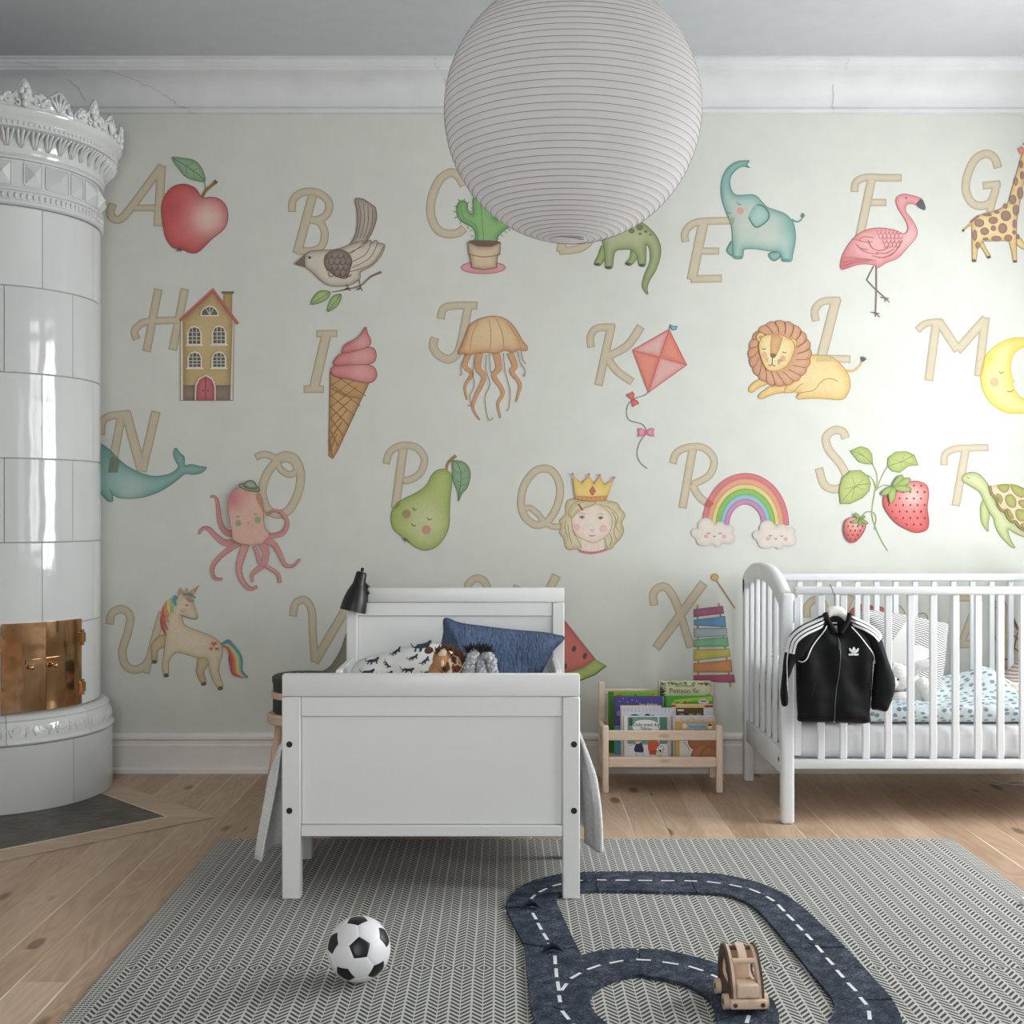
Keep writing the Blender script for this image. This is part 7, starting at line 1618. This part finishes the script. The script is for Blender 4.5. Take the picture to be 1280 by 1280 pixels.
rH = road('straight felt piece on the right side of the road', [A3(862, 272.5), A3(915, 330), A3(970, 391), A3(900, 394), A3(830, 391), A3(800, 355), A3(734, 274), A3(780, 271), A3(796, 273.5)], [[A3(791, 267), A3(806, 284)], [A3(815, 296), A3(831, 313)], [A3(839, 325), A3(855, 343)], [A3(865, 355), A3(885, 375)]])
rI = road('felt piece running out of the bottom right edge', [A3(973, 396), A3(985, 420), A3(997, 455), A3(1006, 520), A3(800, 540), A3(812, 470), A3(832, 425), A3(834, 405), A3(828, 392), A3(900, 395), A3(912, 397)], [[A3(894, 389), A3(910, 407)], [A3(915, 421), A3(917, 442)], [A3(915, 460), A3(912, 484)]])
def knob(par, x, y, rx, lift=0.0, flat=True):
    c = FL(x, y, FTOP); MB().lathe([(0, 0), (rx, 0), (rx, .0022), (0, .0022)], 20, (c.x, c.y, FTOP+lift)).build('joining_tab', FELT, par, angle=40)
knob(rA, *A3(253, 113), .014); knob(rC, *A1(855, 548), .016); knob(rH, *A3(786, 262), .013); knob(rF, *A3(465, 114), .011); knob(rB, *A1(462, 812), .016)
for par, x0, x1, y, r in ((rB, 240, 345, 250, .016), (rC, 358, 476, 500, .018)):
    a, b = FL(*A1(x0, y+4), .02), FL(*A1(x1, y), .02); m = MB(); m.grid([[a.lerp(b, k/8)+Vector((0, .02*math.sin(PI*k/8)*j/3, .022*math.sin(PI*k/8)*(1-j/3.)-.001)) for k in range(9)] for j in range(4)])
    o = m.build('joining_tab', FELT, par, smooth=True); md = o.modifiers.new('t', 'SOLIDIFY'); md.thickness = .004

# ---------------------------------------------------------------- football
br_ = .0738; bd2 = 2.762; bc_ = Vector((xpx(448.5, bd2), bd2, RUGZ+.0738+.001))
BWH, t_, b_ = base_mat('white_ball_panel', .38); b_.inputs['Base Color'].default_value = lin((230, 229, 231))
BBK, t_, b_ = base_mat('black_ball_panel', .4); b_.inputs['Base Color'].default_value = lin((17, 18, 22))
ball = thing('football', (bc_.x, bc_.y, RUGZ), 'small black and white football lying on the rug', 'ball')
t = bmesh.new(); bmesh.ops.create_icosphere(t, subdivisions=1, radius=1); iv = [v.co.normalized() for v in t.verts]; nb_i = {v.index: [e.other_vert(v).index for e in v.link_edges] for v in t.verts}; fa = [[v.index for v in f.verts] for f in t.faces]; t.free()
ez = (Vector((0, 0, H))-bc_).normalized()
tgt = (ez*.97+Vector((.035, 0, .02))).normalized(); v0 = iv[0]
q = v0.rotation_difference(tgt); iv = [q @ v for v in iv]
k0 = nb_i[0][0]; want = (Vector((0, 0, 1))-tgt*tgt.z).normalized(); best = None     # turn so a neighbour of the facing pentagon points straight down, a corner up
h_ = (iv[k0]-tgt*iv[k0].dot(tgt)).normalized(); ang = math.atan2(tgt.dot(h_.cross(want)), h_.dot(want))+.06; R_ = Matrix.Rotation(ang, 3, tgt); iv = [R_ @ v for v in iv]
def bpanel(corners, mat, name):
    c = sum(corners, Vector())/len(corners); m = MB(); n = 6; t = bmesh.new(); m_ = len(corners)
    for i in range(m_):
        a, b = corners[i], corners[(i+1) % m_]
        g = [[None]*(n+1) for _ in range(n+1)]
        for u_ in range(n+1):
            for w_ in range(n+1-u_):
                l0 = 1-(u_+w_)/n; p = c*l0+a*(u_/n)+b*(w_/n); e = max(0, (u_+w_)/n); d = p.normalized()
                rr = br_*(1-.016*max(0, e-.8)**2/.04); g[u_][w_] = t.verts.new(bc_+d*rr)
        for u_ in range(n):
            for w_ in range(n-u_):
                t.faces.new([g[u_][w_], g[u_+1][w_], g[u_][w_+1]])
                if u_+w_ < n-1: t.faces.new([g[u_+1][w_], g[u_+1][w_+1], g[u_][w_+1]])
    bmesh.ops.remove_doubles(t, verts=t.verts, dist=1e-6); bmesh.ops.recalc_face_normals(t, faces=t.faces); m._add(t); return m.build(name, mat, ball, smooth=True)
def cut(i, j): return iv[i].lerp(iv[j], 1/3)
for i in range(12):
    ax = iv[i]; nn = sorted(nb_i[i], key=lambda j: math.atan2(ax.dot((iv[nb_i[i][0]]-ax).cross(iv[j]-ax)), (iv[nb_i[i][0]]-ax).dot(iv[j]-ax)))
    bpanel([cut(i, j)*.997+iv[i]*.003 for j in nn], BBK, 'pentagon_panel')
for a, b, c in fa: bpanel([cut(a, b), cut(b, a), cut(b, c), cut(c, b), cut(c, a), cut(a, c)], BWH, 'hexagon_panel')
MB().blob(bc_, br_*.975, sub=3).build('bladder', M('seam_grey', (150, 150, 152), .8), ball, smooth=True)

# ---------------------------------------------------------------- wooden toy car
CL = wood('maple', (230, 204, 182), (214, 186, 162), knots=(200, 170, 138), axis='Y', gs=2.0, rough=.45, grain=.6)
CD = wood('walnut', (104, 72, 56), (70, 46, 36), knots=(60, 40, 30), axis='Y', gs=2.0, rough=.5, grain=.6)
cc0 = FL(936, 1269, FTOP); ya = math.radians(2)
car = thing('toy_car', (cc0.x, cc0.y, FTOP), 'wooden toy car with an open cabin standing on the felt road', 'toy car')
CM = Matrix.Translation((cc0.x, cc0.y+.002, FTOP+.0005)) @ Matrix.Rotation(ya, 4, 'Z')
def cb(name, mb_, mat, par=None, **kw):
    me = bpy.data.meshes.new(name); mb_.bm.to_mesh(me); mb_.bm.free(); me.transform(CM); o = link(name, me, mat, par or car, smooth='angle' in kw)
    if 'angle' in kw: o.data.set_sharp_from_angle(angle=math.radians(kw['angle']))
    return o
W2 = .036; CLn = .15; 
def sidep(x0, x1, grow): # arched side plate: profile in (y, z)
    pr = [(.012, .016), (.01-grow, .04), (.016-grow, .06), (.03-grow*.5, .082+grow), (.052, .104+grow), (.075, .116+grow), (.1, .116+grow), (.122, .102+grow), (.136+grow, .08), (.142+grow, .05), (.14, .02), (.11, .016)]
    q = catmull([(a, b) for a, b in pr], True, 5); inn = [(.04, .05), (.046, .066), (.062, .084), (.085, .094), (.104, .086), (.112, .066), (.108, .05), (.075, .047)]
    q2 = catmull(inn, True, 5)
    m = MB(); t = bmesh.new()
    r = delaunay_2d_cdt([Vector(p) for p in q+q2], [], [list(range(len(q))), list(range(len(q), len(q)+len(q2)))], 1, 1e-7)
    cen = np.array([(.075, .07)]); vs = [t.verts.new((x0, v[0], v[1])) for v in r[0]]; P2 = np.array(q2)
    for f_ in r[2]:
        c_ = sum((Vector(r[0][i]) for i in f_), Vector((0, 0)))/len(f_)
        if not _inside(np.array([c_[0]]), np.array([c_[1]]), P2)[0]: t.faces.new([vs[i] for i in f_])
    bmesh.ops.delete(t, geom=[v for v in t.verts if not v.link_faces], context='VERTS')
    rr = bmesh.ops.extrude_face_region(t, geom=t.faces[:]); bmesh.ops.translate(t, verts=[e for e in rr['geom'] if isinstance(e, bmesh.types.BMVert)], vec=(x1-x0, 0, 0)); bmesh.ops.recalc_face_normals(t, faces=t.faces); m._add(t); return m
for s in (-1, 1):
    a, b = (-W2, -W2+.0045) if s < 0 else (W2-.0045, W2); cb('outer_side', sidep(a, b, .003), CD, angle=40)
    a, b = (-W2+.0047, -W2+.0115) if s < 0 else (W2-.0115, W2-.0047); cb('inner_side', sidep(a, b, -.001), CL, angle=40)
I2 = W2-.0117
cb('floor_block', MB().box((-I2, .012, .016), (I2, .138, .032), bev=.002), CL)
cb('hood', MB().box((-I2+.001, .002, .033), (I2-.001, .04, .062), bev=.004, seg=3), CL, angle=40)
cb('bumper', MB().box((-W2-.004, -.006, .012), (W2+.004, .0095, .032), bev=.004, seg=3), CL, angle=40)
for s in (-1, 1): cb('headlight', MB().tube([(s*.03, -.0052, .022), (s*.03, -.0072, .022)], .0048, n=16), CD)
cb('seat_back', MB().box((-I2, .088, .033), (I2, .096, .08), bev=.002), CL)
cb('windscreen_bar', MB().tube([(-I2, .05, .097), (I2, .05, .097)], .006, n=14), CL, angle=60)
cb('roof_bar', MB().box((-I2, .088, .106), (I2, .1, .114), bev=.002), CD)
rp_ = catmull([(.048, .1), (.06, .111), (.078, .119), (.098, .119), (.118, .109), (.134, .09), (.142, .062)], False, 5)
cb('roof_strip', MB().grid([[(-.009, a, b), (.009, a, b), (.009, a, b-.005), (-.009, a, b-.005)] for a, b in rp_], closev=True), CL)
cb('rear_bar', MB().tube([(-I2, .134, .05), (I2, .134, .05)], .008, n=14), CD, angle=60)
for s in (-1, 1):
    for y in (.03, .115):
        x0 = s*(W2+.001); x1 = s*(W2+.0125)
        w = cb('wheel', MB().tube([(x0, y, .0165), (x1, y, .0165)], .0165, n=28), CL, angle=40)
        cb('hub_cap', MB().tube([(x1, y, .0165), (x1+s*.001, y, .0165)], .006, n=16), CD, w)
# small peg at the right edge of the rug
pg_ = FL(1281, 1131, RUGZ); pgm = MB(); pgm.lathe([(0, 0), (.009, 0), (.011, .003), (.011, .014), (.008, .019), (0, .02)], 20, (pg_.x, pg_.y, RUGZ+.0003)); o = pgm.build('furniture_cap', WPAINT, None, angle=50); tag(o, 'small round white cap lying on the right edge of the rug', 'cap')

# ---------------------------------------------------------------- paper lantern
lr = .3; ldp = 2.775; lc = P(715.5, 141, ldp)
lan = thing('paper_lantern', (lc.x, lc.y, lc.z-lr), 'large round white paper lantern hanging from the ceiling', 'ceiling lamp')
PAP = bpy.data.materials.new('rice_paper'); PAP.use_nodes = True; nt = PAP.node_tree; t_ = NT(PAP); b_ = nt.nodes['Principled BSDF']; out = nt.nodes['Material Output']
tc = t_.new('ShaderNodeTexCoord'); mp = t_.new('ShaderNodeMapping', inp={0: tc.outputs['Object']}); mp.inputs['Scale'].default_value = (1, 1, 1)
n1 = t_.new('ShaderNodeTexNoise', inp={0: mp.outputs[0], 'Scale': 14.0, 'Detail': 5.0}); t_.l.new(t_.ramp(n1.outputs[0], [(.3, lin((216, 214, 214))), (.7, lin((226, 224, 224)))]), b_.inputs['Base Color']); b_.inputs['Roughness'].default_value = .75
n2 = t_.new('ShaderNodeTexNoise', inp={0: tc.outputs['Object'], 'Scale': 40.0, 'Detail': 4.0}); bp = t_.new('ShaderNodeBump', inp={'Strength': .35, 'Distance': .006, 'Height': n2.outputs[0]}); t_.l.new(bp.outputs[0], b_.inputs['Normal'])
tr = t_.new('ShaderNodeBsdfTranslucent'); tr.inputs[0].default_value = lin((242, 240, 240)); mxs = t_.new('ShaderNodeMixShader'); mxs.inputs[0].default_value = .55
t_.l.new(b_.outputs[0], mxs.inputs[1]); t_.l.new(tr.outputs[0], mxs.inputs[2]); t_.l.new(mxs.outputs[0], out.inputs[0])
NR = 56; ta0, ta1 = math.radians(8.6), PI-math.radians(8.6); prof = []; hoops = []
sq = 1.0
for i in range(NR):
    a = ta0+(ta1-ta0)*i/(NR-1); hoops.append((lr*math.sin(a), -lr*math.cos(a)*sq))
for i in range(NR-1):
    for k in range(5):
        a = ta0+(ta1-ta0)*(i+k/5)/(NR-1); rr = lr*(1-.004*math.sin(PI*k/5)); prof.append((rr*math.sin(a), -rr*math.cos(a)*sq))
prof.append(hoops[-1])
tilt_ = Matrix.Translation(lc) @ Matrix.Rotation(.02, 4, 'X') @ Matrix.Rotation(.025, 4, 'Y')
sh = MB().lathe(prof, 96, mx=tilt_).build('shade', PAP, lan, smooth=True)
WR = M('lantern_wire', (160, 148, 142), .6)
for r, z in hoops: MB().tube([tilt_ @ Vector(((r+.0007)*math.cos(a), (r+.0007)*math.sin(a), z)) for a in [2*PI*k/72 for k in range(72)]], .0007, n=4, closed=True).build('hoop', WR, lan, smooth=True)
m = MB(); ow = hoops[0][0]
for k in range(-2, 3): m.tube([tilt_ @ Vector((-ow, k*.012, hoops[0][1]+.012)), tilt_ @ Vector((ow, k*.012, hoops[0][1]+.012))], .001, n=4)
m.tube([tilt_ @ Vector((-.035, -.03, hoops[0][1]+.004)), tilt_ @ Vector((.035, .02, hoops[0][1]+.006))], .0014, n=5)
for s in (-1, 1): m.tube([tilt_ @ Vector((s*ow, 0, hoops[0][1])), tilt_ @ Vector((s*.03, 0, 0)), tilt_ @ Vector((s*ow, 0, hoops[-1][1]))], .0016, n=5)
m.build('inner_frame', WR, lan)
PL = M('lamp_plastic', (226, 226, 224), .4)
m = MB(); m.tube([lc+Vector((0, 0, lr*.3)), lc+Vector((0, 0, lr*.05))], .02, n=16); m.tube([lc+Vector((0, 0, lr*.3)), Vector((lc.x, lc.y, ZC-.03))], .003, n=8); m.build('cord', PL, lan, smooth=True)
MB().blob(lc+Vector((0, 0, -.03)), (.03, .03, .038), sub=3).build('bulb', M('bulb_glass', (236, 232, 222), .25), lan, smooth=True)
MB().lathe([(0, ZC-.05), (.03, ZC-.05), (.05, ZC-.001), (0, ZC-.001)], 24, (lc.x, lc.y, 0)).build('ceiling_rose', PL, lan, angle=40)
